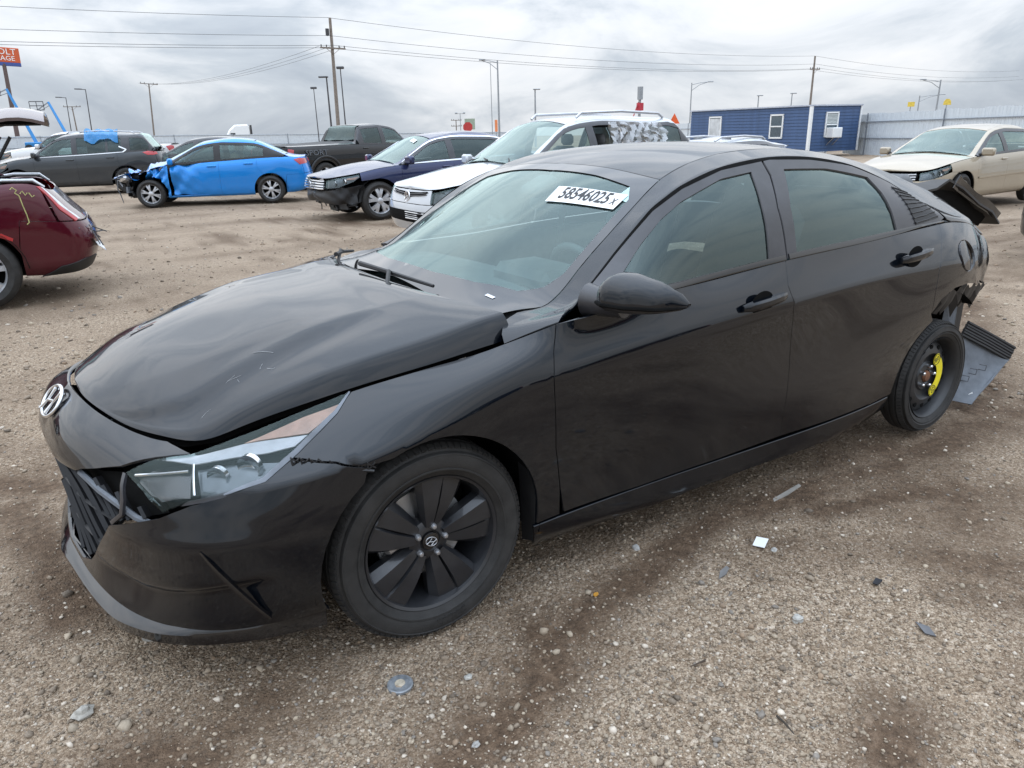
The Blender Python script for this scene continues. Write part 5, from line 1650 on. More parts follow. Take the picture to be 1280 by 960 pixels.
# ---- navy sedan without its bumper cover
S = dict(wb=2.80, W=.92, zs=.22, R=.335, fo=.96, tail=-3.95, xn=.50, xt=-3.5, xq_=-3.7, H=1.47,
         belt=[(-3.5, 1.02), (-2.6, 1.00), (-1.6, .965), (-.8, .94), (-.4, .92), (0, .885), (.5, .80)],
         plan=[(-3.5, .08), (-2.5, .01), (-1.3, 0), (0, .005), (.5, .06)], tz=(.35, 1.0), nz=(.25, .74),
         tprof=[(0, -3.85), (.3, -3.95), (1, -3.82)], nprof=[(0, .90), (.3, .95), (.6, .95), (1, .88)],
         xa=-.42, xw=-1.18, xp=-1.65, xr=-2.5, xc=-3.3, yr=.62, zdeck=1.04, cowlz=1.0,
         hoodc=[(-.36, 1.0), (0, .975), (.4, .91), (.7, .83), (.88, .765)],
         doors=(-.45, -1.52, -2.55), windows=[(-.64, -1.45), (-1.58, -2.72)], win_mats=['car_glass', 'tint_glass'], xhl=.34, fhl=.78, fhl2=.66, h=.06, f_hood=1)
acc = Car(S, 'parked_car', 'navy blue sedan missing its front bumper cover, chrome grille still in place', 'car', ROW, (-4.525, -10.774, -.02), -.02)
npnt = paint('navy_paint', (.022, .030, .085), rough=.3, metallic=.35, dust=.12)
acc.build(npnt, skip=('front_bumper',), frame='trim', wheel=(5, .25, .030, .038), wheel_mat='alloy')
head_tail_lights(acc)
p = grille(acc, 'chrome', 4, f0=.62, f1=.96, w=.017)
strip('window_chrome', acc.up, [acc.row(acc.drip, x) for x in np.linspace(-.50, -2.9, 16)], .022, M['chrome'], acc.root, off=.006)
strip('window_chrome', acc.up, [(x, .92 - .06 - acc.pl(x), acc.bz(x) + .012) for x in np.linspace(-.55, -2.9, 9)], .022, M['chrome'], acc.root, off=.008)
mb = MB()
for y in (-.035, .035):
    mb.box((.975, y, p[2]), (.012, .014, .09))
mb.box((.975, 0, p[2]), (.012, .07, .014)); mb.tube([(.972, .062 * math.cos(a), p[2] + .058 * math.sin(a)) for a in np.linspace(0, 6.283, 20, endpoint=False)], .006, 6, close=True)
mb.build('emblem', M['chrome'], acc.root)
wreck(acc, .45, .86, .22, .58, 30, 8, .90)
acc_f = acc.sf('bumper_backing', [(.30, .66), (1.2, .60), (1.4, .60), (1.4, .12), (.5, .12), (.36, .2), (.30, .4)], M['matte_black'], off=-.05, sym=True, lip=.02,
               deform=lambda P, n: P + n * (nz(P, 5, 2)[:, None] * .03))
mb = MB(); mb.grid([list(q) for q in np.array([acc.up.ev(np.array([acc.up.uv(p_) for p_ in [(-1.05, .15, 1.39), (-1.02, .36, 1.37), (-.96, .15, 1.35), (-.93, .38, 1.33)]]))[0] + (0, 0, .008)]).reshape(2, 2, 3)]); mb.build('windshield_sticker', M['white'], acc.root)

# ---- silver-white crossover just behind
S = dict(wb=2.75, W=.94, zs=.25, R=.36, fo=.93, tail=-3.60, xn=.52, xt=-3.18, xq_=-3.35, H=1.645,
         belt=[(-3.2, 1.17), (-2.5, 1.13), (-1.5, 1.06), (-.5, 1.0), (0, .955), (.52, .855)],
         plan=[(-3.2, .09), (-2.5, .01), (-1.3, 0), (0, .005), (.52, .06)], tz=(.38, 1.15), nz=(.27, .79),
         tprof=[(0, -3.5), (.3, -3.60), (1, -3.48)], nprof=[(0, .87), (.3, .93), (.6, .93), (1, .84)],
         xa=-.40, xw=-1.20, xp=-1.75, xr=-3.0, xc=-3.42, yr=.63, zdeck=1.2, cowlz=1.08, tnarrow=.02,
         hoodc=[(-.34, 1.075), (0, 1.045), (.4, .98), (.7, .89), (.84, .82)],
         doors=(-.45, -1.55, -2.6), windows=[(-.66, -1.48), (-1.60, -2.50), (-2.56, -3.18)], win_mats=['car_glass', None, 'tint_glass'], xhl=.32, fhl=.80, fhl2=.66, h=.06, seatz=.6, dark_sill=True)
wsuv = Car(S, 'parked_car', 'silver white crossover with plastic sheeting over its broken rear window', 'crossover', ROW, (-4.25, -6.30, -.02), -.024)
wp = paint('white_paint', (.50, .52, .54), rough=.3, dust=.10, metallic=.1)
wsuv.build(wp, frame='trim', wheel=(5, .22, .03, .03))
head_tail_lights(wsuv, tail_f=(.75, .98))
wsuv.sf('nose_panel', [(1.42, .985), (1.08, .985), (1.07, .67), (1.42, .67)], wp, sym=True, off=.002)
wsuv.sf('grille_backing', [(1.42, .93), (1.16, .965), (1.14, .93), (1.42, .80)], M['dark_void'], sym=True, off=.007, lip=.004)
for f_ in (.845, .885):
    P_ = [wsuv.pt(s_, f_ + .06 * (1.42 - s_) / .26) for s_ in np.linspace(1.17, 1.42, 5)]; P_ = [(x + .012, y, z) for x, y, z in P_]
    mb = MB(); mb.tube(P_ + [(x, -y, z) for x, y, z in P_[::-1][1:]], .007, 6); mb.build('grille_bar', M['trim'], wsuv.root, smooth=.8)
p = wsuv.pt(1.42, .865)
emblem(wsuv.root, (p[0] + .02, 0, p[2] - .02), (1, 0, .15), (0, 0, 1), .075, .065, M['chrome'], 'emblem', .009)
mb = MB()
for k in range(4):
    mb.tube([wsuv.pt(s, .46 - .05 * k) for s in np.linspace(.95, 1.42, 5)], .012, 6)
mb.build('intake_bars', M['chrome'], wsuv.root)
wsuv.sf('intake', [(1.42, .50), (.92, .50), (1.0, .24), (1.42, .22)], M['dark_void'], sym=True, off=.004)
for sg in (1, -1):
    mb = MB(); mb.tube([(-1.42, sg * .55, 1.615), (-1.5, sg * .555, 1.675), (-2.2, sg * .55, 1.69), (-2.9, sg * .545, 1.655), (-3.0, sg * .54, 1.60)], .02, 8); mb.build('roof_rail_bar', M['silver'], wsuv.root, smooth=.8)
for (a, b, c_) in (((-.30, .05, 1.10), (-.42, -.3, 1.12), (-.40, -.62, 1.08)), ((-.30, .62, 1.06), (-.46, .35, 1.13), (-.44, .02, 1.13))):
    mb = MB(); mb.tube([a, b, c_], [.014, .011, .008], 6); mb.build('wiper', M['matte_black'], wsuv.root, smooth=.8)
pm, nt, out = new_mat('clear_sheet')
g_ = N(nt, 'ShaderNodeBsdfGlossy', Roughness=.12); t_ = N(nt, 'ShaderNodeBsdfTransparent'); t_.inputs['Color'].default_value = (.80, .80, .80, 1)
d_ = N(nt, 'ShaderNodeBsdfDiffuse'); d_.inputs['Color'].default_value = (.6, .6, .6, 1)
x1_ = N(nt, 'ShaderNodeMixShader', Fac=.22); x2_ = N(nt, 'ShaderNodeMixShader', Fac=.13)
L(nt, t_.outputs[0], x1_.inputs[1]); L(nt, g_.outputs[0], x1_.inputs[2]); L(nt, x1_.outputs[0], x2_.inputs[1]); L(nt, d_.outputs[0], x2_.inputs[2]); L(nt, x2_.outputs[0], out.inputs[0])
G = []
for i, x in enumerate(np.linspace(-1.86, -2.85, 26)):
    col = []
    for j, f in enumerate(np.linspace(0, 1, 12)):
        d = wsuv.row(wsuv.drip, x); yb_ = .94 - .06; z = d[2] - .01 - f * (.40 + .05 * math.sin(i * .9)); k = (z - 1.1) / (d[2] - 1.1)
        y = yb_ + (d[1] - yb_) * k + .055 + .022 * math.sin(i * 1.7 + j * .9) + .015 * math.sin(j * 2.1 - i)
        col.append((x + .03 * math.sin(j * .8 + i * .3) + .05 * f * (1 if i < 8 else -.3), y, z))
    G.append(col)
mb = MB(); mb.grid(G); mb.build('plastic_sheet', pm, wsuv.root, smooth=.5)

# ---- beige sedan on the right
S = dict(wb=2.80, W=.925, zs=.22, R=.335, fo=1.0, tail=-3.95, xn=.54, xt=-3.5, xq_=-3.7, H=1.49,
         belt=[(-3.5, 1.02), (-2.6, 1.0), (-1.6, .975), (-.8, .955), (-.4, .94), (0, .91), (.54, .82)],
         plan=[(-3.5, .08), (-2.5, .01), (-1.3, 0), (0, .01), (.54, .08)], tz=(.35, 1.0), nz=(.25, .73),
         tprof=[(0, -3.85), (.3, -3.95), (1, -3.82)], nprof=[(0, .95), (.3, 1.0), (.6, 1.0), (1, .90)],
         xa=-.40, xw=-1.22, xp=-1.7, xr=-2.55, xc=-3.3, yr=.63, zdeck=1.06, cowlz=1.02,
         hoodc=[(-.34, 1.015), (0, .985), (.4, .92), (.7, .84), (.90, .755)],
         doors=(-.42, -1.52, -2.5), windows=[(-.62, -1.45), (-1.60, -2.70)], xhl=.36, fhl=.78, fhl2=.66, h=.06)
imp = Car(S, 'parked_car', 'beige sedan parked by the grey metal fence at the right side', 'car', ROW, (-13.467, -5.265, -.157), .0)
bg = paint('beige_paint', (.37, .315, .235), rough=.32, dust=.14, metallic=.2)
imp.build(bg, frame='trim', wheel=(5, .0, .04, .05))
head_tail_lights(imp)
grille(imp, 'silver', 3, f0=.68, f1=.93)
strip('side_moulding', imp.belt, [imp.pt(x, .50) for x in np.linspace(-.46, -2.3, 8)], .035, bg, imp.root, off=.012)

# ---- maroon sedan with its boot open, only the tail in view
S = dict(wb=2.80, W=.92, zs=.23, R=.34, fo=.95, tail=-3.84, xn=.5, xt=-3.34, xq_=-3.58, H=1.49, rail_end=-3.06,
         belt=[(-3.4, 1.105), (-3.0, 1.085), (-2.4, 1.03), (-1.5, .98), (-.4, .93), (0, .89), (.5, .80)],
         plan=[(-3.4, .075), (-2.8, .015), (-1.3, 0), (0, .01), (.5, .07)], tz=(.27, 1.02), nz=(.25, .73),
         tprof=[(0, -3.72), (.2, -3.82), (.45, -3.84), (.62, -3.74), (1, -3.52)], nprof=[(0, .9), (.5, .95), (1, .87)],
         xa=-.42, xw=-1.2, xp=-1.65, xr=-2.4, xc=-3.1, yr=.62, zdeck=1.12, cowlz=1.0,
         hoodc=[(-.36, 1.0), (0, .97), (.5, .88), (.87, .75)],
         doors=(-.45, -1.5, -2.45), windows=[(-.64, -1.43), (-1.58, -2.62)], xhl=.34, fhl=.75, fhl2=.62, h=.05, sq=.12, fbr=.60, pt=.55)
mar = Car(S, 'parked_car', 'maroon sedan with open boot lid and smashed rear bumper, cut off by the left edge', 'car', None, (4.038, -6.701, 0), -.07)
mpn = paint('maroon_paint', (.075, .006, .014), rough=.25, dust=.04, metallic=.25, bump=.05)
mar.build(mpn, frame='trim', wheel=(5, .2, .03, .03), skip=('deck', 'trunk_face'))
# tail lamp: tall slanted red strip with a clear foot
mar.sf('tail_light', [(-3.43, .985), (-3.50, 1.0), (-3.66, .80), (-3.80, .62), (-3.72, .60), (-3.60, .74)], M['red_lens'], off=.008, lip=.03)
mar.sf('tail_light_lens', [(-3.50, .995), (-3.56, .99), (-3.78, .74), (-3.86, .62), (-3.80, .62), (-3.66, .80)], M['reflector'], off=.010, lip=.02, both=False)
mar.sf('side_marker', [(-3.06, .47), (-3.10, .50), (-3.19, .43), (-3.18, .40)], M['red_lens'], off=.006)
mb = MB(); G = []
for i in range(9):
    G.append([(-3.50 - .045 * i + .012 * math.sin(i * 3 + j), .70 - .10 * j + .02 * math.sin(i * 2 + j * 3), .80 - .045 * i + .018 * math.sin(i * 1.3 + j * 2)) for j in range(5)])
mb.grid(G); mb.build('buckled_panel', M['reflector'], mar.root, smooth=.4)
for k in range(14):
    r = random.Random(40 + k); mb = MB()
    a = Vector((-3.52 - .02 * k, .72 - r.uniform(0, .35), .80 - .018 * k)); mb.tube([a, a + Vector((r.uniform(-.12, .02), r.uniform(-.08, .08), r.uniform(-.05, .08))), a + Vector((r.uniform(-.2, -.05), r.uniform(-.1, .1), r.uniform(-.16, .02)))], .006, 5)
    mb.build('torn_wire', M['matte_black' if k % 3 else 'grey_plastic'], mar.root, smooth=.8)
mar.sf('bumper_step', [(-3.30, .0), (-3.42, .10), (-3.7, .16), (-4.0, .16), (-4.0, .02), (-3.6, .0)], M['matte_black'], off=.008)
mb = MB(); G = [[(x, y, z) for y in np.linspace(-.6, .6, 3)] for x, z in ((-3.02, 1.10), (-3.06, .75), (-3.45, .62), (-3.55, .80))]; mb.grid(G); mb.build('boot_floor', M['dark_void'], mar.root)
for sg in (1, -1):
    mb = MB(); mb.tube([(-2.95, sg * .68, 1.115), (-3.15, sg * .70, 1.135), (-3.38, sg * .69, 1.125), (-3.46, sg * .66, 1.06)], [.018, .022, .022, .014], 8); mb.build('boot_seal', M['silver'], mar.root, smooth=.8)
    mb = MB(); mb.tube([(-2.98, sg * .60, 1.10), (-3.05, sg * .60, 1.30), (-3.20, sg * .58, 1.52)], .018, 6); mb.build('lid_hinge', M['matte_black'], mar.root, smooth=.8)
mb = MB(); G = []
for i, f in enumerate(np.linspace(0, 1, 7)):
    x = -3.00 - .58 * f; z = 1.70 + .10 * math.sin(f * 2.4) - .03 * f
    G.append([(x, y, z - .10 * (abs(y) / .66) ** 4) for y in np.linspace(-.66, .66, 11)])
mb.grid(G); lid = mb.build('boot_lid', mpn, mar.root, smooth=1, solid=.03)
lid.data.materials.clear(); lid.data.materials.append(paint('lid_sky_sheen', (.15, .12, .12), dust=.3))  # grey colour stands in for sky reflected on the maroon lid
mb = MB(); mb.bbox((-3.28, 0, 1.66), (.5, 1.15, .07), .03); mb.build('lid_lining', M['dark_void'], mar.root)
# yellow-green crayon scrawl on the wing
ym = plain('crayon', (.42, .40, .16), .8)
def scrawl(pts, w):
    uv = [mar.belt.uv(p_) for p_ in pts]; P, n = mar.belt.ev(uv)
    mb = MB(); mb.tube([tuple(q) for q in P + n * .002], w, 5); return mb
for ps in ([(-3.20, .97), (-3.22, 1.0), (-3.25, .96), (-3.23, .93), (-3.26, .90)], [(-3.27, .92), (-3.29, .95), (-3.31, .90), (-3.33, .93)], [(-3.26, .90), (-3.27, .80), (-3.285, .70), (-3.29, .62), (-3.27, .60)], [(-3.34, .93), (-3.36, .88), (-3.38, .90)]):
    scrawl([(x, .85, .23 + f * .86) for x, f in ps], .005).build('crayon_mark', ym, mar.root)

# ---- black pickup facing the other way
S = dict(wb=3.68, W=.98, zs=.40, R=.40, fo=.98, tail=-4.90, xn=.55, xt=-4.62, xq_=-4.7, H=1.84,
         belt=[(-4.7, 1.24), (-3.2, 1.24), (-2.5, 1.25), (-1.5, 1.22), (-.5, 1.20), (0, 1.18), (.55, 1.10)],
         plan=[(-4.7, .03), (-3, 0), (-1.3, 0), (0, 0), (.55, .05)], tz=(.45, 1.23), nz=(.45, 1.02),
         tprof=[(0, -4.85), (.3, -4.9), (1, -4.88)], nprof=[(0, .9), (.4, .98), (1, .92)],
         xa=-.45, xw=-1.0, xp=-1.5, xr=-2.12, xc=-2.52, linear=True, seatx=(-1.15, -1.72), yr=.72, zdeck=1.25, cowlz=1.28, tnarrow=0, bed=True, rwm='tint_glass',
         hoodc=[(-.36, 1.28), (0, 1.26), (.5, 1.19), (.9, 1.06)], pt=.25,
         doors=(-.45, -1.45, -2.38), windows=[(-.72, -1.38), (-1.54, -2.22)], win_mats=['car_glass', 'tint_glass'], xhl=.3, fhl=.75, fhl2=.6, h=.09, seatz=.8)
pk = Car(S, 'parked_truck', 'black crew cab pickup truck facing away to the right beyond the navy sedan', 'pickup truck', ROW, (-9.80, -20.245, -.10), 3.424)
pk.build(paint('truck_paint', (.008, .0085, .01), dust=.12), frame='trim', wheel=(6, .12, .03, .03))
head_tail_lights(pk, tail_f=(.35, .95), tail_s=(-4.64, -4.8))
vs, fs = text_mesh('SPORT', .20, .004, 1.25)
MB().add([(-3.95 - x, -(.985 + z), 1.07 + y) for x, y, z in vs], fs).build('bed_lettering', M['grey_plastic'], pk.root)
for v in pk.root.children:
    if v.name.startswith('bed_lettering'):
        for q in v.data.vertices: q.co.x = -3.95 * 2 - q.co.x
mb = MB(); mb.tube([(-4.0 + .56 * math.cos(a) + .32, -.985, .40 + .56 * math.sin(a)) for a in np.linspace(.1, 3.04, 16)], .035, 6); mb.build('arch_flare', M['matte_black'], pk.root, smooth=.8)

# ---- dark sedan mostly hidden between the crossover and the blue sedan
S2 = dict(imp.S); S2.update(h=.09)
dks = Car(S2, 'parked_car', 'dark grey car mostly hidden behind the blue sedan and the crossover', 'car', ROW, (-3.2, -24.8, -.03), -.55)
dks.build(M['truck_dark'] if 'truck_dark' in M else paint('dark_grey_paint', (.02, .022, .026), dust=.12), frame='trim', wheel=(5, 0, .04, .05))
head_tail_lights(dks)
# ---- white pickup cab beyond the crossover
S3 = dict(pk.S); S3.update(h=.1, H=1.76)
wpk = Car(S3, 'parked_truck', 'white pickup truck half hidden behind the dark grey crossover', 'pickup truck', ROW, (.3, -29.0, 0), -.35)
wpk.build(paint('fleet_white', (.70, .71, .71), dust=.1), frame='trim', wheel=(6, .12, .03, .03))
head_tail_lights(wpk)
# ---- white car whose roof rails show above the black sedan's roof
S4 = dict(wsuv.S); S4.update(h=.09, win_mats=['car_glass', 'tint_glass', 'tint_glass'], H=1.36)
ww = Car(S4, 'parked_car', 'white wagon whose roof rails just show above the black sedan roof', 'wagon', ROW, (-9.0, -8.0, -.10), .0)
ww.root.scale = (.95,) * 3
ww.build(wp, frame='trim', wheel=(5, .2, .03, .03))
head_tail_lights(ww)
for sg in (1, -1):
    mb = MB(); mb.tube([(-1.42, sg * .56, 1.32), (-1.6, sg * .56, 1.39), (-2.3, sg * .555, 1.405), (-2.85, sg * .55, 1.37), (-2.95, sg * .545, 1.32)], .022, 8); mb.build('roof_rail_bar', M['silver'], ww.root, smooth=.8)

# ------------------------------------------------------------------ ground
def vnoise(x, y, seed, octv=4, rough=.5):
    out = np.zeros_like(x); amp = 1.0; tot = 0
    r = np.random.default_rng(seed)
    for o in range(octv):
        T = r.random((256, 256))
        X = x * 2 ** o + 37.3 * o; Y = y * 2 ** o + 11.7 * o
        i = np.floor(X).astype(int); j = np.floor(Y).astype(int)
        fx = X - i; fy = Y - j; fx = fx * fx * (3 - 2 * fx); fy = fy * fy * (3 - 2 * fy)
        a = T[i % 256, j % 256]; b = T[(i + 1) % 256, j % 256]; c = T[i % 256, (j + 1) % 256]; d = T[(i + 1) % 256, (j + 1) % 256]
        out += amp * ((a * (1 - fx) + b * fx) * (1 - fy) + (c * (1 - fx) + d * fx) * fy); tot += amp; amp *= rough
    return out / tot

def seg_d(x, y, a, b):
    ax, ay = a; bx, by = b
    t = np.clip(((x - ax) * (bx - ax) + (y - ay) * (by - ay)) / ((bx - ax) ** 2 + (by - ay) ** 2), 0, 1)
    return np.hypot(x - ax - t * (bx - ax), y - ay - t * (by - ay))

TRACKS = [((.5, 1.50), (-.28, 1.08), .22), ((-.28, 1.08), (-1.28, .86), .13), ((-1.28, .86), (-2.2, .98), .16), ((-2.2, .98), (-3.6, .97), .20),
          ((-1.6, 1.05), (-2.3, 1.25), .12), ((1.5, -1.4), (1.0, -1.1), .22), ((1.1, -.9), (.95, .1), .16), ((.55, .85), (1.0, .95), .2), ((-.85, 1.85), (-.55, 1.95), .12), ((-3.2, .95), (-6, -.6), .3)]
def dirt_mask(x, y):
    n = vnoise(x * 1.3, y * 1.3, 3, 4, .6)
    f = vnoise(x * 7, y * 7, 5, 3, .6)
    m = np.clip((n - .515) * 4.5, 0, 1) * .8
    for a, b, w in TRACKS:
        d = seg_d(x, y, a, b)
        m = np.maximum(m, np.clip(1.25 - d / w * (.55 + n), 0, 1))
    # long wheel ruts across the yard
    rut = vnoise(x * .25 + y * .05, y * 1.5 - x * .1, 9, 3, .6)
    m = np.maximum(m, np.clip((rut - .55) * 5, 0, 1) * np.clip((-y - 2.0) / 2, 0, .55))
    return np.clip(m * (.45 + 1.0 * f), 0, 1)
def height(x, y):
    h = ground_z(x, y)
    near = np.exp(-(np.hypot(x + .3, y - .5) / 9) ** 2)
    n = vnoise(x * 2.2, y * 2.2, 11, 4, .55) - .5
    f = vnoise(x * 16, y * 16, 12, 3, .6) - .5
    g = vnoise(x * 60, y * 60, 13, 2, .6) - .5
    m = dirt_mask(x, y)
    under = np.clip(1 - np.hypot((x + 1.36) / 3.0, y / 1.1), 0, 1)
    h = h + n * .030 * (1 - under) + near * (f * .012 + g * .006) - m * .006 * near
    far = np.clip((np.hypot(x, y) - 12) / 25, 0, 1)
    return h + (vnoise(x * .3, y * .3, 15, 3) - .5) * .05 * (1 - far) - .008

def axis(lo, hi, f0, f1, fine, growth=1.13, top=1e9):
    a = list(np.arange(f0, f1, fine))
    s = fine; v = f1
    while v < hi:
        a.append(v); s = min(s * growth, 60); v += s
    a.append(hi); s = fine; v = f0 - fine
    lo_ = []
    while v > lo:
        lo_.append(v); s = min(s * growth, 60); v -= s
    return np.array([lo] + lo_[::-1] + a)
gx = axis(-900, 500, -4.0, 2.2, .022, 1.06); gy = axis(-1500, 60, -1.6, 2.3, .022, 1.06)
GX, GY = np.meshgrid(gx, gy, indexing='ij')
GZ = height(GX, GY)
a, b = GX.shape
V = np.stack([GX, GY, GZ], -1).reshape(-1, 3)
I = np.arange(a * b).reshape(a, b)
Fq = np.stack([I[:-1, :-1], I[1:, :-1], I[1:, 1:], I[:-1, 1:]], -1).reshape(-1, 4)
def fast_mesh(name, V, F):
    me = bpy.data.meshes.new(name)
    k = F.shape[1]
    me.vertices.add(len(V)); me.vertices.foreach_set('co', V.astype(np.float32).ravel())
    me.loops.add(F.size); me.loops.foreach_set('vertex_index', F.astype(np.int32).ravel())
    me.polygons.add(len(F)); me.polygons.foreach_set('loop_start', (np.arange(len(F)) * k).astype(np.int32))
    me.update(calc_edges=True)
    return me
me = fast_mesh('ground', V, Fq)
me.polygons.foreach_set('use_smooth', [True] * len(me.polygons))
at = me.attributes.new('dirt', 'FLOAT', 'POINT'); at.data.foreach_set('value', dirt_mask(GX, GY).astype(np.float32).ravel())
gm, nt, out = new_mat('gravel_ground')
bs = N(nt, 'ShaderNodeBsdfPrincipled', Roughness=.92); bs.inputs['Specular IOR Level'].default_value = .2
tcn = nt.nodes.new('ShaderNodeTexCoord'); v = tcn.outputs['Object']
atn = N(nt, 'ShaderNodeAttribute', attribute_name='dirt'); dm = atn.outputs['Fac']
def voro(scale, feat='F1', out='Color'):
    n = N(nt, 'ShaderNodeTexVoronoi', Scale=scale); n.feature = feat; L(nt, v, n.inputs['Vector']); return n
v1, v2 = voro(105), voro(250)
def vcol(vn, stops):
    sp = nt.nodes.new('ShaderNodeSeparateColor'); L(nt, vn.outputs['Color'], sp.inputs[0]); return ramp(nt, sp.outputs[0], stops)
c1 = vcol(v1, [(0, (.070, .050, .034)), (.3, (.155, .118, .082)), (.6, (.265, .215, .158)), (.85, (.38, .325, .255)), (1, (.55, .50, .43))])
c2 = vcol(v2, [(0, (.05, .036, .024)), (.35, (.165, .125, .088)), (.7, (.30, .245, .183)), (1, (.50, .44, .36))])
big = noise(nt, v, 1.1, 5, .6)
cc = mixc(nt, noise(nt, v, 30, 3, .6), c1, c2)
cc = mixc(nt, ramp(nt, big, [(.35, .0), (.7, .42)]), cc, (.19, .148, .108))
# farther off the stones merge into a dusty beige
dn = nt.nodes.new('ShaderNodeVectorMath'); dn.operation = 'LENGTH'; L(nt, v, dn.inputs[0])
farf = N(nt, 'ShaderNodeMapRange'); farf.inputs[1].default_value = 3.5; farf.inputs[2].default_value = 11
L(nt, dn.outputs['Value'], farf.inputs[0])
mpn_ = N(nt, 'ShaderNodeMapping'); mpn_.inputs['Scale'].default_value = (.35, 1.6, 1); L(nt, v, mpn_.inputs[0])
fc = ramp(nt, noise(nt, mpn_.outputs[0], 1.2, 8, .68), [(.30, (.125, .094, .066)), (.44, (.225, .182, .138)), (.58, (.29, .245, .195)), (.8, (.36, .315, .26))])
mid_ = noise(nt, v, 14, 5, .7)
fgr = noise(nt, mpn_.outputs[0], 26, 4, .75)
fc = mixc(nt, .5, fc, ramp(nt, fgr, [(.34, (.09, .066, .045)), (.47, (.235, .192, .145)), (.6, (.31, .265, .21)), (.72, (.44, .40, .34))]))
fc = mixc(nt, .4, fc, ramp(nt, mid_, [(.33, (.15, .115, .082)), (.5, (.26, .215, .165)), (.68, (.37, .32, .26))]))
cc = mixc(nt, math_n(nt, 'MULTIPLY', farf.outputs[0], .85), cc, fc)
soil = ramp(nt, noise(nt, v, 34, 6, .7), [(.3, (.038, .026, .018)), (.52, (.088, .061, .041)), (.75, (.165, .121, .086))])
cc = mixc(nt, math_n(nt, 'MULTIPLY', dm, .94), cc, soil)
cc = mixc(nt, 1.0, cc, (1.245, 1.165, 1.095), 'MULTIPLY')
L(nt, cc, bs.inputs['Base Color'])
hgt = math_n(nt, 'ADD', math_n(nt, 'MULTIPLY', v1.outputs['Distance'], -.7), math_n(nt, 'MULTIPLY', v2.outputs['Distance'], -.35))
hgt = math_n(nt, 'ADD', hgt, math_n(nt, 'MULTIPLY', noise(nt, v, 45, 4, .6), .5))
hgt = math_n(nt, 'ADD', hgt, math_n(nt, 'MULTIPLY', noise(nt, v, 7, 6, .65), 3.0))
bp = N(nt, 'ShaderNodeBump', Strength=.9, Distance=.009); L(nt, hgt, bp.inputs['Height']); L(nt, bp.outputs[0], bs.inputs['Normal'])
L(nt, bs.outputs[0], out.inputs[0])
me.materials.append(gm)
ground = bpy.data.objects.new('ground', me); link(ground); ground['kind'] = 'structure'

# loose stones, thinning out with distance
t_ = (1 + 5 ** .5) / 2
ico_v = np.array([(-1, t_, 0), (1, t_, 0), (-1, -t_, 0), (1, -t_, 0), (0, -1, t_), (0, 1, t_), (0, -1, -t_), (0, 1, -t_), (t_, 0, -1), (t_, 0, 1), (-t_, 0, -1), (-t_, 0, 1)], float); ico_v /= np.linalg.norm(ico_v[0])
ico_f = np.array([(0, 11, 5), (0, 5, 1), (0, 1, 7), (0, 7, 10), (0, 10, 11), (1, 5, 9), (5, 11, 4), (11, 10, 2), (10, 7, 6), (7, 1, 8), (3, 9, 4), (3, 4, 2), (3, 2, 6), (3, 6, 8), (3, 8, 9), (4, 9, 5), (2, 4, 11), (6, 2, 10), (8, 6, 7), (9, 8, 1)])
def stones(n, r0, r1, smin, smed, smax, seed, thin=.75):
    g = np.random.default_rng(seed)
    rr = r0 * (r1 / r0) ** g.random(n); an = R(-122.7) + (g.random(n) - .5) * R(92)
    x = CAM_POS[0] + rr * np.cos(an); y = CAM_POS[1] + rr * np.sin(an)
    s = np.clip(smed * np.exp(g.normal(0, .42, n)), smin, smax)
    keep = g.random(n) > dirt_mask(x, y) * thin
    x, y, s = x[keep], y[keep], s[keep]; n = len(x)
    q = g.normal(size=(n, 3, 3)); q, _ = np.linalg.qr(q)
    sc = np.stack([np.ones(n), g.uniform(.65, 1, n), g.uniform(.4, .8, n)], 1) * s[:, None]
    jit = 1 + g.uniform(-.36, .36, (n, 12))
    vv = ico_v[None] * jit[..., None] * sc[:, None]
    yaw = g.uniform(0, 6.283, n); c_, s_ = np.cos(yaw), np.sin(yaw)
    tilt = g.normal(0, .35, n)
    v2_ = vv.copy(); v2_[..., 0] = vv[..., 0] * c_[:, None] - vv[..., 1] * s_[:, None]; v2_[..., 1] = vv[..., 0] * s_[:, None] + vv[..., 1] * c_[:, None]
    v2_[..., 2] += v2_[..., 0] * tilt[:, None] * .5
    v2_ += np.stack([x, y, height(x, y) + s * .18], 1)[:, None]
    col = g.random(n)
    pal = np.array([(.09, .066, .045), (.19, .15, .11), (.28, .232, .175), (.37, .32, .25), (.56, .52, .46), (.24, .17, .11), (.18, .17, .16)])
    ci = g.choice(len(pal), n, p=[.12, .24, .27, .17, .08, .07, .05])
    col = pal[ci] * g.uniform(.8, 1.2, (n, 1)) * np.array([1.16, 1.08, .99])
    return v2_.reshape(-1, 3), (ico_f[None] + 12 * np.arange(n)[:, None, None]).reshape(-1, 3), np.repeat(col, 12, 0)
sv, sf_, sc_ = [], [], []
o_ = 0
for args in ((78000, 1.0, 7.5, .0018, .0034, .008, 1), (3200, 1.1, 11, .005, .0072, .013, 2), (130, 1.2, 9, .010, .013, .020, 4, .5), (9000, 4.5, 30, .006, .011, .026, 6, .3)):
    a_, b_, c_ = stones(*args); sv.append(a_); sf_.append(b_ + o_); sc_.append(c_); o_ += len(a_)
sv, sf_, sc_ = np.concatenate(sv), np.concatenate(sf_), np.concatenate(sc_)
me = fast_mesh('gravel', sv, sf_)
ca = me.color_attributes.new('col', 'FLOAT_COLOR', 'POINT'); ca.data.foreach_set('color', np.concatenate([sc_, np.ones((len(sc_), 1))], 1).astype(np.float32).ravel())
stm, nt, out = new_mat('stone')
bs = N(nt, 'ShaderNodeBsdfPrincipled', Roughness=.85); cat_ = N(nt, 'ShaderNodeAttribute', attribute_name='col')
tcn = nt.nodes.new('ShaderNodeTexCoord')
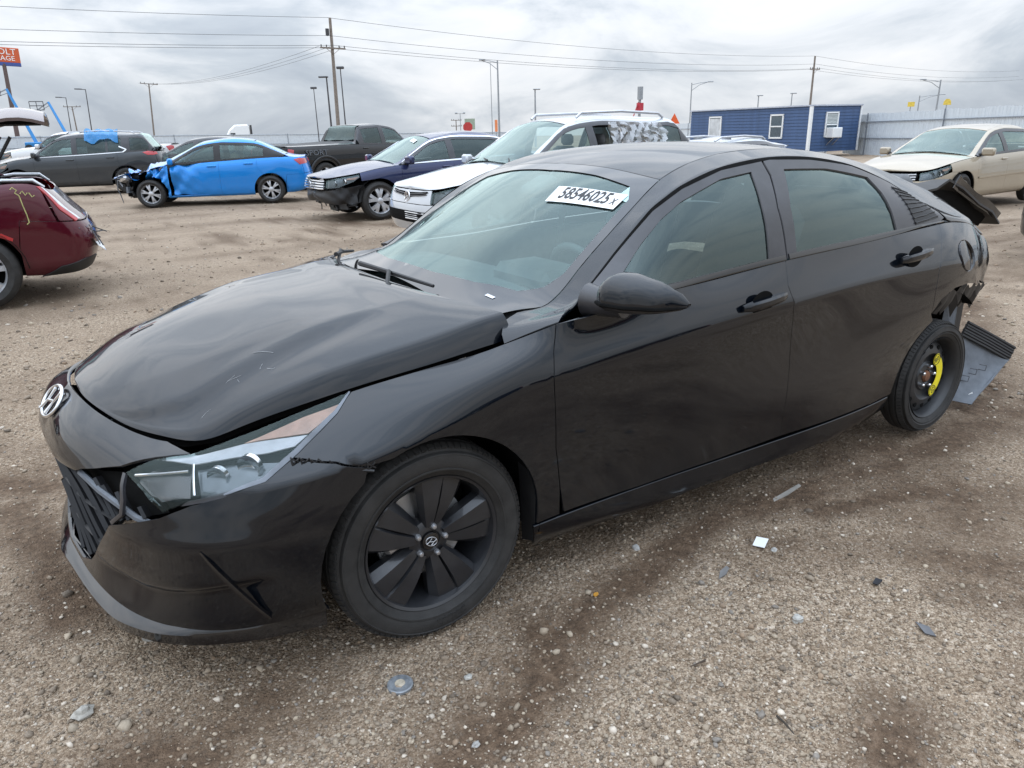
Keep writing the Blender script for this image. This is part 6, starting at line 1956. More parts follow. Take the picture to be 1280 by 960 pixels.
L(nt, mixc(nt, .35, cat_.outputs['Color'], ramp(nt, noise(nt, tcn.outputs['Object'], 160, 3, .6), [(.3, (.10, .08, .06)), (.7, (.33, .29, .24))])), bs.inputs['Base Color'])
L(nt, bs.outputs[0], out.inputs[0])
me.materials.append(stm)
gv = bpy.data.objects.new('gravel', me); link(gv); gv['kind'] = 'stuff'; gv['label'] = 'loose pale gravel scattered over the dirt yard'

# ------------------------------------------------------------------ litter on the ground
def hz(x, y): return float(height(np.array([x]), np.array([y]))[0])
def rock(x, y, s, label, col, seed, flat=.7):
    r = random.Random(seed); bm = bmesh.new(); bmesh.ops.create_icosphere(bm, subdivisions=2, radius=s)
    ph = [r.uniform(0, 6) for _ in range(6)]
    for q in bm.verts:
        d = q.co.normalized(); k = 1 + .22 * math.sin(d.x * 3 + ph[0]) * math.sin(d.y * 3.5 + ph[1]) + .14 * math.sin(d.z * 5 + ph[2]) + r.uniform(-.05, .05)
        q.co = Vector((q.co.x * k, q.co.y * k * .8, q.co.z * k * flat))
    me = bpy.data.meshes.new('stone'); bm.to_mesh(me); bm.free()
    me.materials.append(plain('stone_' + str(seed), col, .85, var=.3, scale=40, bump=.4, bscale=160))
    o = bpy.data.objects.new('stone', me); link(o); o.location = (x, y, hz(x, y) + s * flat * .45); o.rotation_euler = (0, 0, r.uniform(0, 6))
    return tag(o, label, 'stone', 'larger stones on the gravel')
rock(.75, .35, .036, 'pale lump of rock under the chin of the black sedan', (.30, .285, .255), 1)
rock(.025, 1.074, .013, 'small white stone behind the metal disc, nearer the tyre', (.37, .355, .32), 2)
rock(.124, 1.286, .011, 'grey white pebble standing alone at the bottom centre', (.34, .33, .31), 3)
rock(.959, .61, .028, 'off-white rock lying in front of the bumper by a dirt hollow', (.35, .33, .29), 4)
rock(-.95, 1.45, .020, 'white stone lying on its side over a dark hole', (.40, .385, .35), 5, .6)
rock(-1.237, 1.139, .015, 'flat white stone beside the scrap of white paper', (.38, .37, .345), 6, .5)
rock(-.829, .842, .020, 'flat grey stone chip near the sill of the black sedan', (.40, .39, .37), 7, .35)
d = thing('metal_disc', 'grey metal disc with a rust-coloured centre lying on the gravel', 'disc', (.199, .991, hz(.199, .991) + .008))
mb = MB(); mb.lathe([(.0005, .004), (.034, .004), (.037, .001), (.037, -.006)], axis='Z', n=40); mb.build('rim', plain('galvanised', (.27, .29, .31), .45, metallic=.5, var=.35, scale=60, bump=.3), d, smooth=.6)
mb = MB(); mb.lathe([(.0005, .0065), (.013, .0065), (.015, .0042)], axis='Z', n=28); mb.build('centre', plain('dry_mud', (.40, .35, .27), .9, var=.3, scale=80), d, smooth=.6)
def scrap(name, x, y, pts, th, mat, label, cat, rz=0, tilt=(0, 0)):
    mb = MB(); mb.prism(pts, 'Z', 0, th); o = mb.build(name, mat)
    o.location = (x, y, hz(x, y) + .006); o.rotation_euler = (tilt[0], tilt[1], rz); tag(o, label, cat); return o
scrap('paper_scrap', -1.228, 1.085, [(-.03, -.02), (.028, -.024), (.032, .02), (-.026, .024)], .001, M['white'], 'square scrap of white paper lying on the gravel', 'paper', .5, (.08, .12))
scrap('trim_strip', -1.654, .883, [(-.10, -.008), (.09, -.012), (.11, .004), (.02, .012), (-.09, .008)], .004, plain('weathered_strip', (.30, .28, .25), .7), 'long thin grey strip of plastic trim beside a pale chip', 'strip', .1, (.05, .03))
scrap('plastic_shard', -.965, 1.141, [(-.04, -.008), (.0, -.014), (.045, .002), (.01, .012), (-.03, .006)], .003, plain('shard_grey', (.19, .185, .18), .5), 'curved grey plastic shard lying nearest the paper scrap', 'shard', .3, (.1, .05))
scrap('plastic_shard', -1.229, 1.702, [(-.03, -.02), (.02, -.012), (.035, .014), (-.005, .01)], .004, plain('shard_dark', (.10, .10, .105), .5), 'dark angular plastic shard near the right edge of the gravel', 'shard', .9, (.15, .1))
scrap('plastic_shard', -1.342, 1.476, [(-.018, -.012), (.016, -.01), (.02, .008), (-.012, .012)], .004, M['trim'], 'small black plastic shard lying upslope from the dark angular one', 'shard', .2, (.2, .1))
scrap('leaf', -.523, .981, [(-.012, 0), (-.004, -.009), (.008, -.006), (.013, .003), (.004, .009), (-.006, .007)], .0015, plain('orange_leaf', (.50, .24, .03), .7), 'small orange leaf lying beside the front tyre track', 'leaf', .4, (.1, .1))
mb = MB(); mb.tube([(0, 0, .006), (.03, .012, .012), (.062, .028, .008)], [.0035, .003, .0015], 6); o = mb.build('twig', plain('twig_bark', (.05, .04, .03), .85), smooth=.9); o.location = (-.575, 1.665, hz(-.575, 1.665)); o.rotation_euler = (0, 0, .9); tag(o, 'short dark twig lying on pale gravel at the lower right', 'twig')
mb = MB(); mb.tube([(0, 0, .004), (.025, .004, .010), (.055, -.004, .005)], [.0025, .003, .0015], 6); o = mb.build('twig', plain('twig_bark_dry', (.07, .05, .035), .85), smooth=.9); o.location = (-.584, 1.408, hz(-.584, 1.408)); tag(o, 'crooked brown twig lying above the short dark one', 'twig')

# fallen splash shield leaning behind the spare wheel
sh = thing('splash_shield', 'torn grey splash shield with a ribbed black edge lying behind the spare wheel', 'splash shield', (-3.2, .78, 0))
P00, P10, P11, P01 = Vector((-3.18, .76, .015)), Vector((-3.24, .84, .012)), Vector((-3.60, .86, .23)), Vector((-3.25, .72, .40))
base = Vector((-3.2, .78, 0))
pa, pb, pc, pd = [Vector(q) - base for q in ((-3.16, .72, .03), (-3.23, .84, .012), (-3.60, .83, .19), (-3.30, .70, .36))]
G = []
for i in range(13):
    f = i / 12; row = []
    for j in range(13):
        g = j / 12
        p = (pa * (1 - g) + pb * g) * (1 - f) + (pd * (1 - g) + pc * g) * f
        n_ = (pc - pa).cross(pd - pb).normalized()
        w_ = .006 * math.sin(5 * f + 2 * g) + .012 * (abs(g - .5) * 2) ** 4 - .003 * math.sin(g * 40) * (f > .3) * 0
        row.append(p + n_ * w_)
    G.append(row)
mb = MB(); mb.grid(G); mb.build('panel', M['grey_plastic'], sh, smooth=.6, solid=.004)
n_ = (pc - pa).cross(pd - pb).normalized()
if n_.y < 0: n_ = -n_
mb = MB()
e1, e2 = pd, pc; up_ = ((pd - pa).normalized() + (pc - pb).normalized()).normalized()
for k in range(6):
    o0 = up_ * (.016 * k)
    mb.tube([e1 + o0 + n_ * (.006 + .003 * (k % 2)), (e1 + e2) / 2 + o0 + n_ * .012, e2 + o0 + n_ * (.006 + .003 * (k % 2))], .0095, 6)
mb.build('ribbed_edge', M['matte_black'], sh, smooth=.8)
mb = MB(); mb.tube([pb, (pb + pc) / 2 + n_ * .01, pc, pc + up_ * .09], .006, 6); mb.build('rolled_edge', M['grey_plastic'], sh, smooth=.8)
mb = MB(); q0 = pb * .75 + pa * .25 + (pc - pb) * .16; mb.box(q0 + n_ * .008, (.045, .002, .016), (0, .5, -.4)); mb.build('part_label', M['white'], sh)
for s0, t0 in ((.5, .45), (.62, .6), (.35, .35)):
    q0 = (pa * (1 - t0) + pb * t0) * (1 - s0) + (pd * (1 - t0) + pc * t0) * s0 + n_ * .006
    mb = MB(); mb.tube([q0, q0 + (pb - pa) * .25, q0 + (pb - pa) * .25 + (pd - pa) * .08, q0 + (pd - pa) * .08], .0022, 5); mb.build('clip_loop', M['trim'], sh)

# ------------------------------------------------------------------ office trailer
def gzf(x, y): return float(ground_z(np.array(x, float), np.array(y, float)))
tr = thing('office_trailer', 'blue office trailer with white framed windows and a window air conditioner', 'trailer', (-39.27, -26.17, gzf(-39.3, -26.2)), 0)
tr.rotation_euler = (0, 0, R(-6.5))
blue_m = plain('blue_siding', (.045, .090, .195), .55, var=.15, scale=3)
wht = M['white']
zb, zt = .25, 2.86
mb = MB(); mb.box((-2.1, -5.4, (zb + zt) / 2 - .02), (4.16, 10.76, zt - zb - .06)); mb.build('core', M['dark_void'], tr)
nb = 14; hb = (zt - zb) / nb
def board(length, axis_):
    mb = MB(); pr = [(.0, 0), (.035, 0), (.012, hb * .96), (0, hb * .96)]
    if axis_ == 'y':
        mb.prism([(p, q) for p, q in pr], 'Y', 0, -length)
    else:
        mb.prism([(p, q) for p, q in pr], 'X', 0, -length)
    return mb
by = board(10.8, 'y').build('siding_board', blue_m, tr); bx_ = board(4.2, 'x').build('siding_board', blue_m, tr)
for k in range(nb):
    for src, loc in ((by, (.0, 0, zb + k * hb)), (bx_, (0, 0, zb + k * hb))):
        o = src if k == 0 else bpy.data.objects.new('siding_board', src.data)
        if k: link(o, tr)
        o.location = loc
mb = MB(); mb.box((.025, .02, (zb + zt) / 2), (.16, .16, zt - zb + .02)); mb.build('corner_post', wht, tr)
mb = MB(); mb.box((-4.2, .02, (zb + zt) / 2), (.10, .12, zt - zb)); mb.build('corner_post', wht, tr)
mb = MB(); mb.box((-2.08, -5.38, zt + .03), (4.4, 11.0, .08)); mb.build('roof', plain('trailer_roof', (.42, .45, .52), .5), tr)
def win(c, w, h, along, sash=True):
    f = MB(); t = .09
    def bx(dx, dz, sx, sz):
        if along == 'y': f.box((c[0] + .05, c[1] + dx, c[2] + dz), (.07, sx, sz))
        else: f.box((c[0] + dx, c[1] + .05, c[2] + dz), (sx, .07, sz))
    bx(0, h / 2, w + t, t); bx(0, -h / 2, w + t, t); bx(-w / 2, 0, t, h); bx(w / 2, 0, t, h)
    if sash: bx(0, 0, w, t * .8)
    fr = f.build('window', wht, tr)
    g = MB()
    if along == 'y': g.box((c[0] + .045, c[1], c[2]), (.01, w, h))
    else: g.box((c[0], c[1] + .045, c[2]), (w, .01, h))
    g.build('pane', plain('window_pane', (.07, .10, .12), .08, coat=.5), fr)
    return fr
win((0, -2.6, 1.75), 1.0, 1.35, 'y'); w2 = win((0, -8.2, 1.75), 1.15, 1.35, 'y', False)
mb = MB(); mb.box((.06, -8.2, 1.70), (.02, 1.1, 1.25)); mb.build('shutter', plain('shutter_grey', (.52, .54, .55), .6, scale=3), w2)
w3 = win((-1.75, 0, 1.80), 1.0, 1.35, 'x')
mb = MB()
for k in range(7): mb.box((-1.75, .055, 1.9 + .075 * k), (.95, .006, .05))
mb.build('blind', plain('blind_slats', (.55, .58, .56), .6), w3)
ac = MB(); ac.bbox((-1.75, .30, 1.33), (.80, .55, .58), .03); ac.build('air_conditioner', M['white'], tr, smooth=.4)
mb = MB()
for k in range(9): mb.box((-2.16, .30 - .22 + .055 * k, 1.33), (.012, .03, .46))
mb.build('louvre', M['trim'], tr)
mb = MB(); mb.tube([(-1.5, .52, 1.05), (-1.5, .04, .62)], .025, 6); mb.tube([(-2.0, .52, 1.05), (-2.0, .04, .62)], .025, 6); mb.build('bracket', M['silver'], tr)

# ------------------------------------------------------------------ fences
steel = plain('fence_steel', (.58, .63, .67), .5, metallic=.1, var=.08, scale=2)
rail_m = plain('fence_rail', (.22, .245, .28), .5, metallic=.3)
def sheet_fence(name, p0, p1, h, pitch, label, rails, ribs=4, post_every=4, ztop=None, mat=None, lean=0):
    f = thing(name, label, 'fence', (p0[0], p0[1], gzf(*p0)))
    d = Vector((p1[0] - p0[0], p1[1] - p0[1], 0)); n = int(d.length / pitch); d.normalize(); ang = math.atan2(d.y, d.x); f.rotation_euler = (0, 0, ang)
    pts = []
    for k in range(ribs):
        x0 = pitch * k / ribs; w = pitch / ribs
        pts += [(x0, 0), (x0 + w * .70, 0), (x0 + w * .76, .018), (x0 + w * .94, .018)]
    pts.append((pitch - .006, 0))
    mb = MB(); mb.grid([[(x, y, 0) for x, y in pts], [(x, y, h) for x, y in pts]]); src = mb.build('panel', mat or steel, f)
    for k in range(n):
        o = src if k == 0 else bpy.data.objects.new('panel', src.data)
        if k: link(o, f)
        q = (p0[0] + d.x * pitch * k, p0[1] + d.y * pitch * k)
        o.location = (k * pitch, .006 * (k % 2), gzf(*q) - f.location.z + .03 * math.sin(k * 1.7))
    zl = [gzf(p0[0] + d.x * pitch * k, p0[1] + d.y * pitch * k) - f.location.z for k in range(n + 1)]
    for z in rails:
        mb = MB(); mb.tube([(k * pitch, .06, z + zl[k]) for k in range(0, n + 1, 2)], .032, 4); mb.build('rail', rail_m, f)
    for k in range(0, n + 1, post_every):
        mb = MB(); mb.box((k * pitch + .03, .09, h * .5 + zl[k]), (.055, .055, h + .1)); mb.build('post', rail_m, f)
    return f
F0, F1 = (-45.5, -28.0), (-27.2, 2.0)
sheet_fence('metal_fence', F1, F0, 2.42, 1.0, 'tall corrugated grey metal fence behind the beige sedan', (1.0, 1.95), post_every=8)
sheet_fence('metal_fence', (-47.5, -30.5), (-84, -92), 2.5, 2.4, 'pale metal fence running off behind the blue office trailer', (1.0, 1.9), ribs=3, post_every=3)
sheet_fence('metal_fence', (-84, -128), (60, -128), 2.1, 3.0, 'long low grey fence along the far edge of the yard', (.5, 1.95), ribs=3, post_every=3)

# ------------------------------------------------------------------ poles, wires, lights
wood = plain('pole_wood', (.20, .17, .145), .85, var=.25, scale=5)
galv = plain('pole_steel', (.30, .32, .34), .5, metallic=.4)
drk = plain('pole_dark', (.06, .06, .065), .6)
def utility_pole(x, y, ztop, label, arms, arm_w, r=.16, brace=True, rz=0, lean=(0, 0)):
    z0 = gzf(x, y)
    p = thing('utility_pole', label, 'utility pole', (x, y, z0), rz, 'utility poles along the road')
    p.rotation_euler = (lean[0], lean[1], rz)
    h = ztop - z0
    mb = MB(); mb.tube([(0, 0, -.3), (0, 0, h * .5), (0, 0, h)], [r, r * .85, r * .65], 10); mb.build('pole', wood, p, smooth=.8)
    for dz, w in arms:
        mb = MB(); mb.box((0, r, h - dz), (w, .11, .13))
        if brace:
            mb.tube([(-w * .28, r, h - dz), (0, r, h - dz - w * .22)], .025, 4); mb.tube([(w * .28, r, h - dz), (0, r, h - dz - w * .22)], .025, 4)
        mb.build('crossarm', wood, p)
        for k in (-.46, -.25, .25, .46):
            mb = MB(); mb.lathe([(.0005, .22), (.05, .20), (.06, .08), (.035, .0)], axis='Z', n=8, c=(k * w, r, h - dz + .06)); mb.build('insulator', M['trim'], p)
    return p
AX, AY, AZ = -25.52, -67.8, 11.39
BX, BY, BZ = -105.56, -74.08, 10.92
CX, CY, CZ = -21.81, -154.4, 10.93
pole_a = utility_pole(AX, AY, AZ, 'tall wooden utility pole rising behind the black pickup truck', [(2.55, 2.4)], 2.4, .19, lean=(0, R(-1.2)))
mb = MB(); mb.lathe([(.0005, .5), (.17, .48), (.17, -.1), (.0005, -.14)], axis='Z', n=12, c=(.35, .0, AZ - gzf(AX, AY) - 1.4)); mb.build('transformer', M['trim'], pole_a)
utility_pole(BX, BY, BZ, 'wooden utility pole standing behind the blue office trailer', [(1.9, 2.4)], 2.4, .20)
utility_pole(CX, CY, CZ, 'distant wooden utility pole rising over the dark grey crossover', [(.1, 3.0)], 3.0, .17, lean=(0, R(-4)))
utility_pole(-11.3, -181.4, 8.0, 'far small utility pole between two slanting lamp posts', [(.1, 3.2)], 3.2, .16)
utility_pole(-81.9, -146, 3.6, 'very distant double armed utility pole over the navy sedan', [(.1, 2.6), (1.3, 2.6)], 2.6, .14, brace=False)
wire_m = plain('wire', (.10, .105, .11), .6)
def wire(a, b, sag, r=.018, n=16):
    a, b = Vector(a), Vector(b)
    mb = MB(); mb.tube([a.lerp(b, t) - Vector((0, 0, sag * 4 * t * (1 - t))) for t in np.linspace(0, 1, n)], r, 4, cap=False)
    o = mb.build('power_line', wire_m); return o
dAB = (BX - AX, BY - AY)
PX, PY = AX - dAB[0], AY - dAB[1]; QX, QY = BX + dAB[0], BY + dAB[1]
spans_ = [((PX, PY, AZ + .4), (AX, AY, AZ), (BX, BY, BZ), (QX, QY, BZ - .2))]
wnames = ['topmost power line strung along the tops of the wooden poles', 'upper of the power lines just below the pole tops', 'middle power line carried by the crossarms', 'lowest power line strung between the crossarms']
for k, (dz, off) in enumerate(((0, 0), (1.5, .15), (2.4, -1.05), (2.4, 1.05))):
    pts = [Vector((PX, PY + off, AZ - dz + .2)), Vector((AX, AY + off, AZ - dz)), Vector((BX, BY + off, BZ - dz * .76)), Vector((QX, QY + off, BZ - dz * .76 - .2))]
    mb = MB()
    for a_, b_ in zip(pts[:-1], pts[1:]):
        mb.tube([a_.lerp(b_, t) - Vector((0, 0, 1.0 * 4 * t * (1 - t))) for t in np.linspace(0, 1, 18)], .02, 4, cap=False)
    o = mb.build('power_line', wire_m); tag(o, wnames[k], 'power line')
for k, off in enumerate((-1.05, 0, 1.05)):
    o = wire((AX + off, AY, AZ - 2.4), (CX + off, CY, CZ), 1.2, .016); tag(o, ('rightmost', 'middle', 'leftmost')[k] + ' of the three thin slack lines between the tall pole and the distant one', 'power line', 'slack lines to the distant pole')
def lamp_post(x, y, ztop, label, arm=1.2, side=1, r=.09, style='flat', mat=None, lean=0):
    z0 = gzf(x, y); h = ztop - z0
    p = thing('lamp_post', label, 'lamp post', (x, y, z0), 0, 'lamp posts around the yard'); p.rotation_euler = (0, lean, R(-33))
    mat = mat or galv
    mb = MB(); mb.tube([(0, 0, 0), (0, 0, h)], [r, r * .6], 8); mb.build('post', mat, p, smooth=.9)
    mb = MB()
    if style == 'flat':
        mb.tube([(0, 0, h - .05), (-side * arm, 0, h + .02)], .05, 6); mb.build('arm', mat, p)
        mb = MB(); mb.bbox((-side * arm, 0, h), (.9, .4, .14), .04); mb.build('lamp_head', mat, p)
    elif style == 'arc':
        mb.tube([(0, 0, h - 1.2), (-side * arm * .45, 0, h - .35), (-side * arm, 0, h + .1)], .05, 6)
        mb.tube([(0, 0, h - .3), (-side * arm * .45, 0, h - .05), (-side * arm, 0, h + .1)], .05, 6); mb.build('arm', mat, p)
        mb = MB(); mb.bbox((-side * arm - .3, 0, h + .1), (.9, .35, .16), .05); mb.build('lamp_head', mat, p)
    elif style == 'top':
        mb.bbox((0, 0, h), (.9, .5, .3), .06); mb.build('lamp_head', mat, p)
    elif style == 'double':
        mb.box((0, 0, h), (1.6, .08, .08)); mb.build('arm', mat, p)
        for s_ in (-.8, .8):
            mb = MB(); mb.bbox((s_, 0, h + .1), (.5, .35, .3), .06); mb.build('lamp_head', mat, p)
    elif style == 'none':
        mb.tube([(0, 0, h), (0, 0, h + .4)], .03, 5); mb.build('finial', mat, p)
    return p
lamp_post(-8.93, -119.9, 8.0, 'dark slanting lamp post left of the distant utility pole', 1.0, -1, mat=drk, lean=R(-3))
lamp_post(-7.97, -145.8, 8.1, 'dark slanting lamp post nearest the blue boom lift', 1.2, -1, mat=drk, lean=R(-3))
lamp_post(-35.2, -90.9, 9.1, 'tall thin lamp post just right of the tall wooden pole', style='top', r=.10, mat=drk)
lamp_post(-39.2, -113.0, 8.0, 'thin lamp post just left of the tall wooden pole', style='top', r=.09, mat=drk)
lamp_post(-25.9, -70.6, 6.6, 'short dark lamp post with a tilted head beside the tall pole', .3, -1, mat=drk, r=.11)
lamp_post(-57.5, -89.7, 10.4, 'curved arm highway lamp rising behind the navy sedan', 2.4, -1, style='arc', r=.16)
lamp_post(-79.5, -127.1, 13.3, 'needle thin mast behind the curved highway lamp', style='none', r=.09)
lamp_post(-54.8, -76.9, 6.0, 'short plain lamp post left of the white crossover roof', .2, 1, r=.14)
lamp_post(-95.2, -89.5, 7.9, 'curved arm lamp leaning right beside the trailer', 2.8, 1, style='arc', r=.13)
lamp_post(-95.3, -75.8, 5.3, 'small lamp post above the middle of the blue trailer', .2, 1, r=.13)
lamp_post(-99.6, -73.1, 5.5, 'small lamp post left of the pole behind the trailer', .2, 1, r=.12)
lamp_post(-118.8, -61.3, 6.9, 'curved arm highway lamp behind the grey metal fence', 3.0, -1, style='arc', r=.17)
lamp_post(-158.1, -86.1, 5.9, 'farther curved lamp leaning right behind the grey metal fence', 4.5, 1, style='arc', r=.17)
lamp_post(-76.8, -135, 4.6, 'twin headed lamp post beyond the navy sedan roof', style='double', r=.10)

# ------------------------------------------------------------------ signs, lifts and far things
sg_ = thing('pole_sign', 'tall orange and blue billboard sign on a dark pole', 'sign', (-.6, -191.2, 0))
mb = MB(); mb.tube([(0, 0, 0), (0, 0, 17.5)], [.55, .42], 12); mb.build('pole', plain('sign_pole', (.10, .07, .065), .6), sg_, smooth=.8)
org = plain('sign_orange', (.55, .10, .03), .5, var=.08, scale=1)
mb = MB(); mb.bbox((1.0, 0, 19.3), (9.0, .6, 3.0), .08); mb.build('board', org, sg_)
mb = MB(); mb.bbox((1.0, 0, 17.45), (9.0, .62, .72), .06); mb.build('lower_board', plain('sign_blue', (.04, .08, .28), .5), sg_)
for tx, z, s in (('EXMOLT', 19.9, 1.7), ('STORAGE', 18.6, 1.35)):
    vs, fs = text_mesh(tx, s, .03, 1.15)
    MB().add([(1.0 - x, .33 + zz, z + y) for x, y, zz in vs], fs).build('lettering', M['white'], sg_)
sg_.rotation_euler = (0, R(-2.5), R(6)); sg_.scale = (.86, .86, .95)
lift_m = plain('lift_blue', (.02, .20, .48), .45)
def boom_lift(x, y, label, pts, basket, rz=0):
    f = thing('boom_lift', label, 'boom lift', (x, y, gzf(x, y)), 0, None)
    mb = MB(); mb.bbox((0, 0, .9), (3.2, 2.0, .8), .1); mb.build('chassis', lift_m, f)
    for sx in (-1.2, 1.2):
        for sy in (-.95, .95):
            mb = MB(); mb.lathe([(.2, .2), (.5, .18), (.5, -.18), (.2, -.2)], n=18, c=(sx, sy, .5)); mb.build('wheel', M['rubber'], f, smooth=.6)
    mb = MB(); mb.tube([pts[0], pts[1]], [.30, .20], 4); mb.build('boom', lift_m, f)
    mb = MB(); mb.tube([pts[1], pts[2]], .10, 4); mb.tube([Vector(pts[1]) - Vector((0, 0, .5)), Vector(pts[2]) - Vector((0, 0, .3))], .06, 4); mb.build('jib', galv, f)
    b = Vector(pts[2]); mb = MB()
    w, d_, h = basket
    for z in (0, h * .5, h):
        mb.tube([b + Vector(q) for q in ((-w, -d_, z), (w, -d_, z), (w, d_, z), (-w, d_, z))], .045, 4, close=True)
    for q in ((-w, -d_), (w, -d_), (w, d_), (-w, d_), (0, -d_), (0, d_)):
        mb.tube([b + Vector((q[0], q[1], 0)), b + Vector((q[0], q[1], h))], .045, 4)
    mb.build('basket', M['trim'], f)
    return f
boom_lift(-7.5, -131.5, 'blue boom lift with its basket bent over, right of the billboard pole', [(.6, 0, 1.2), (2.3, -3, 7.0), (3.9, -3.2, 5.9)], (.9, .5, 1.2))
boom_lift(-2.4, -122, 'blue boom lift standing before the billboard pole at far left', [(.2, 0, 1.2), (2.2, -2.5, 8.2), (3.9, -2.7, 7.4)], (.9, .5, 1.2))
sc = thing('semi_truck', 'white semi truck cab showing above the far fence', 'truck', (-32.6, -136, gzf(-32.6, -136)), R(-10))
mb = MB(); P = []
for x, z0, z1, w in ((-2.0, .9, 3.2, 1.1), (-1.8, .9, 3.75, 1.2), (.2, .9, 3.7, 1.2), (1.2, .9, 2.9, 1.15), (1.7, .9, 2.0, 1.1), (3.2, .9, 1.8, 1.0)):
    P.append([(x, -w, z0), (x, -w, z1 - .25), (x, -w * .85, z1), (x, w * .85, z1), (x, w, z1 - .25), (x, w, z0)])
mb.grid(P); mb.add(P[0], [(0, 1, 2, 3, 4, 5)]); mb.add(P[-1], [(0, 1, 2, 3, 4, 5)]); mb.build('cab', wht, sc, smooth=.5)
mb = MB(); mb.box((-2.35, 0, 2.7), (.25, 2.2, 1.8)); mb.build('fairing', M['trim'], sc)
mb = MB(); mb.box((.75, 1.19, 2.1), (.8, .03, .5)); mb.build('window', M['gloss_black'], sc)
for sx in (-1.5, 2.4):
    for sy in (-1, 1):
        mb = MB(); mb.lathe([(.25, .15), (.5, .14), (.5, -.14), (.25, -.15)], n=18, c=(sx, sy, .5)); mb.build('wheel', M['rubber'], sc, smooth=.6)
tw = thing('light_tower', 'grey telescopic light tower with a red winch box behind the white crossover', 'light tower', (-43.6, -45.75, gzf(-43.6, -45.7)))
mb = MB(); mb.bbox((0, 0, .7), (2.4, 1.3, .9), .08); mb.build('trailer_base', M['trim'], tw)
mb = MB(); mb.box((0, 0, 3.0), (.16, .16, 4.0)); mb.box((.02, .05, 4.6), (.36, .28, 1.0)); mb.build('mast', galv, tw)
mb = MB(); mb.box((0, .05, 3.55), (.46, .36, .6)); mb.build('winch_box', plain('winch_red', (.45, .03, .05), .5), tw)
mb = MB(); mb.tube([(.15, 0, 3.9), (.75, 0, 2.6)], .05, 5); mb.build('strut', plain('strut_red', (.40, .05, .06), .5), tw)
for sx in (-.7, .7):
    mb = MB(); mb.lathe([(.1, .1), (.3, .09), (.3, -.09), (.1, -.1)], n=16, c=(sx, .75, .3)); mb.build('wheel', M['rubber'], tw, smooth=.6)
def post_sign(x, y, z, shape, mat, label, cat='sign', s=.5):
    z0 = gzf(x, y); f = thing('post_sign', label, cat, (x, y, z0)); f.rotation_euler = (0, 0, R(-33))
    mb = MB(); mb.tube([(0, 0, 0), (0, 0, z - z0)], .05, 6); mb.build('post', galv, f)
    mb = MB(); mb.prism([(s * q[0], z - z0 + s * q[1]) for q in shape], 'Y', .06, .10); mb.build('face', mat, f)
    return f
post_sign(-45.4, -43.5, 1.9, [(-1, -.8), (1, -.8), (0, 1)], plain('warning_orange', (.75, .12, .03), .5), 'orange triangular warning sign at the trailer fence', s=.45)
post_sign(-41.6, -71.0, 1.75, [(math.cos(a) * 1, math.sin(a) * 1) for a in np.arange(8) * math.pi / 4 + math.pi / 8], plain('stop_red', (.45, .04, .04), .5), 'red octagonal sign just above the navy sedan roof', s=.55)
yel = plain('hoist_yellow', (.70, .52, .08), .5)
post_sign(-82.9, -45.0, 2.95, [(-1.2, -.8), (1.2, -.8), (1.2, .8), (-1.2, .8)], yel, 'square yellow panel on a post behind the grey fence', s=.31)
post_sign(-86.3, -42.9, 3.15, [(-1, -.8), (1, -.8), (.85, .1), (.4, .6), (-.4, .6), (-.85, .1)], yel, 'round topped yellow panel on a post behind the grey fence', s=.44)
post_sign(-81.9, -140, 2.6, [(-1, -1), (1, -1), (1, 1), (-1, 1)], plain('sign_green', (.30, .36, .28), .6), 'small pale green road sign beyond the navy sedan', s=1.1)
post_sign(-55.0, -86.5, 1.9, [(-.5, -2), (.5, -2), (.5, 2), (-.5, 2)], plain('cone_orange', (.75, .25, .10), .6), 'orange marker sleeve at the foot of the curved highway lamp', 'marker', .38)
# ---- dark sedan just entering at the right edge
S5 = dict(imp.S); S5.update(h=.09)
edge = Car(S5, 'parked_car', 'dark car of which only a sliver shows at the right edge', 'car', None, (-9.47, -.53, -.09), .0)
edge.build(paint('edge_paint', (.02, .02, .022), dust=.12), frame='trim', wheel=(5, 0, .04, .05))
head_tail_lights(edge)

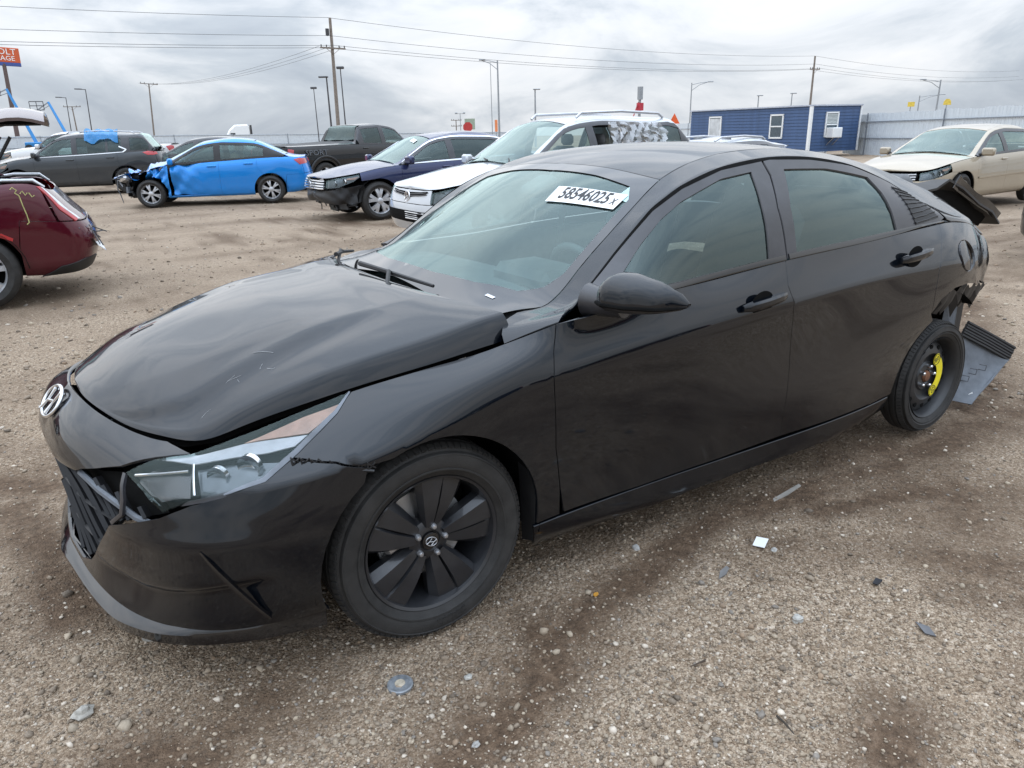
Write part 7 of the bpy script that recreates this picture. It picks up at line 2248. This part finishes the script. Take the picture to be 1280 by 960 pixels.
# ---- the row behind the photographer, seen only as reflections in the black doors
for k, (lbl, spec, pnt, loc, hd) in enumerate((('dark blue hatchback parked in the row facing the black sedan', imp.S, (.02, .03, .07), (-1.6, 11.5), .1),
                                             ('dark red crossover parked in the row facing the black sedan', suv.S, (.05, .01, .012), (-7.8, 12.5), .15))):
    S6 = dict(spec); S6.update(h=.11, deform=None)
    q6 = Car(S6, 'parked_car', lbl, 'car', None, (loc[0], loc[1], 0), hd)
    q6.build(paint('row_paint', pnt, dust=.12), frame='trim', wheel=(5, 0, .04, .05))
    head_tail_lights(q6)

# ---- crumpled boot lid of the black sedan
car = bpy.data.objects['parked_car']
NE = [(-3.05, 1.12), (-3.22, 1.12), (-3.34, 1.125), (-3.48, 1.10), (-3.66, 1.03), (-3.82, .97), (-3.95, .925)]
mb = MB(); G = []
for i, (x, z) in enumerate(NE):
    row = []
    for j, f in enumerate(np.linspace(0, 1, 9)):
        y = .50 - f * .95
        row.append((x - .10 * f + .03 * math.sin(j * 1.9 + i), y, z + .03 * math.sin(f * 5 + i * .8) - .03 * f - .015 * math.sin(i * 2.2 + j)))
    G.append(row)
mb.grid(G); mb.build('boot_lid', M['matte_black'], car, smooth=.5, solid=.012)
mb = MB()
mb.add([(-3.36, .50, 1.12), (-3.40, .51, 1.185), (-3.46, .49, 1.165), (-3.62, .50, 1.08), (-3.80, .50, 1.02), (-4.0, .48, .935), (-3.98, .46, .885), (-3.93, .49, .90), (-3.80, .49, .955), (-3.62, .49, 1.02), (-3.46, .48, 1.09)],
       [(0, 1, 2), (0, 2, 10), (10, 2, 3, 9), (9, 3, 4, 8), (8, 4, 5, 7), (7, 5, 6)])
mb.build('torn_lid_edge', M['black_paint'], car, smooth=.3, solid=.006)
mb = MB(); G = []
for i in range(8):
    f = i / 7; x = -3.10 - .78 * f
    top = np.interp(x, [p_[0] for p_ in NE][::-1], [p_[1] for p_ in NE][::-1])
    G.append([(x, .46, top - .012), (x + .02, .43, top - .05 - .10 * math.sin(min(f * 1.15, 1) * math.pi * .9) - .01 * math.sin(i * 2.7)), (x + .03, .30, top - .09 - .06 * math.sin(i * 1.7))])
mb.grid(G); mb.build('lid_inner', M['dark_void'], car, smooth=.5)
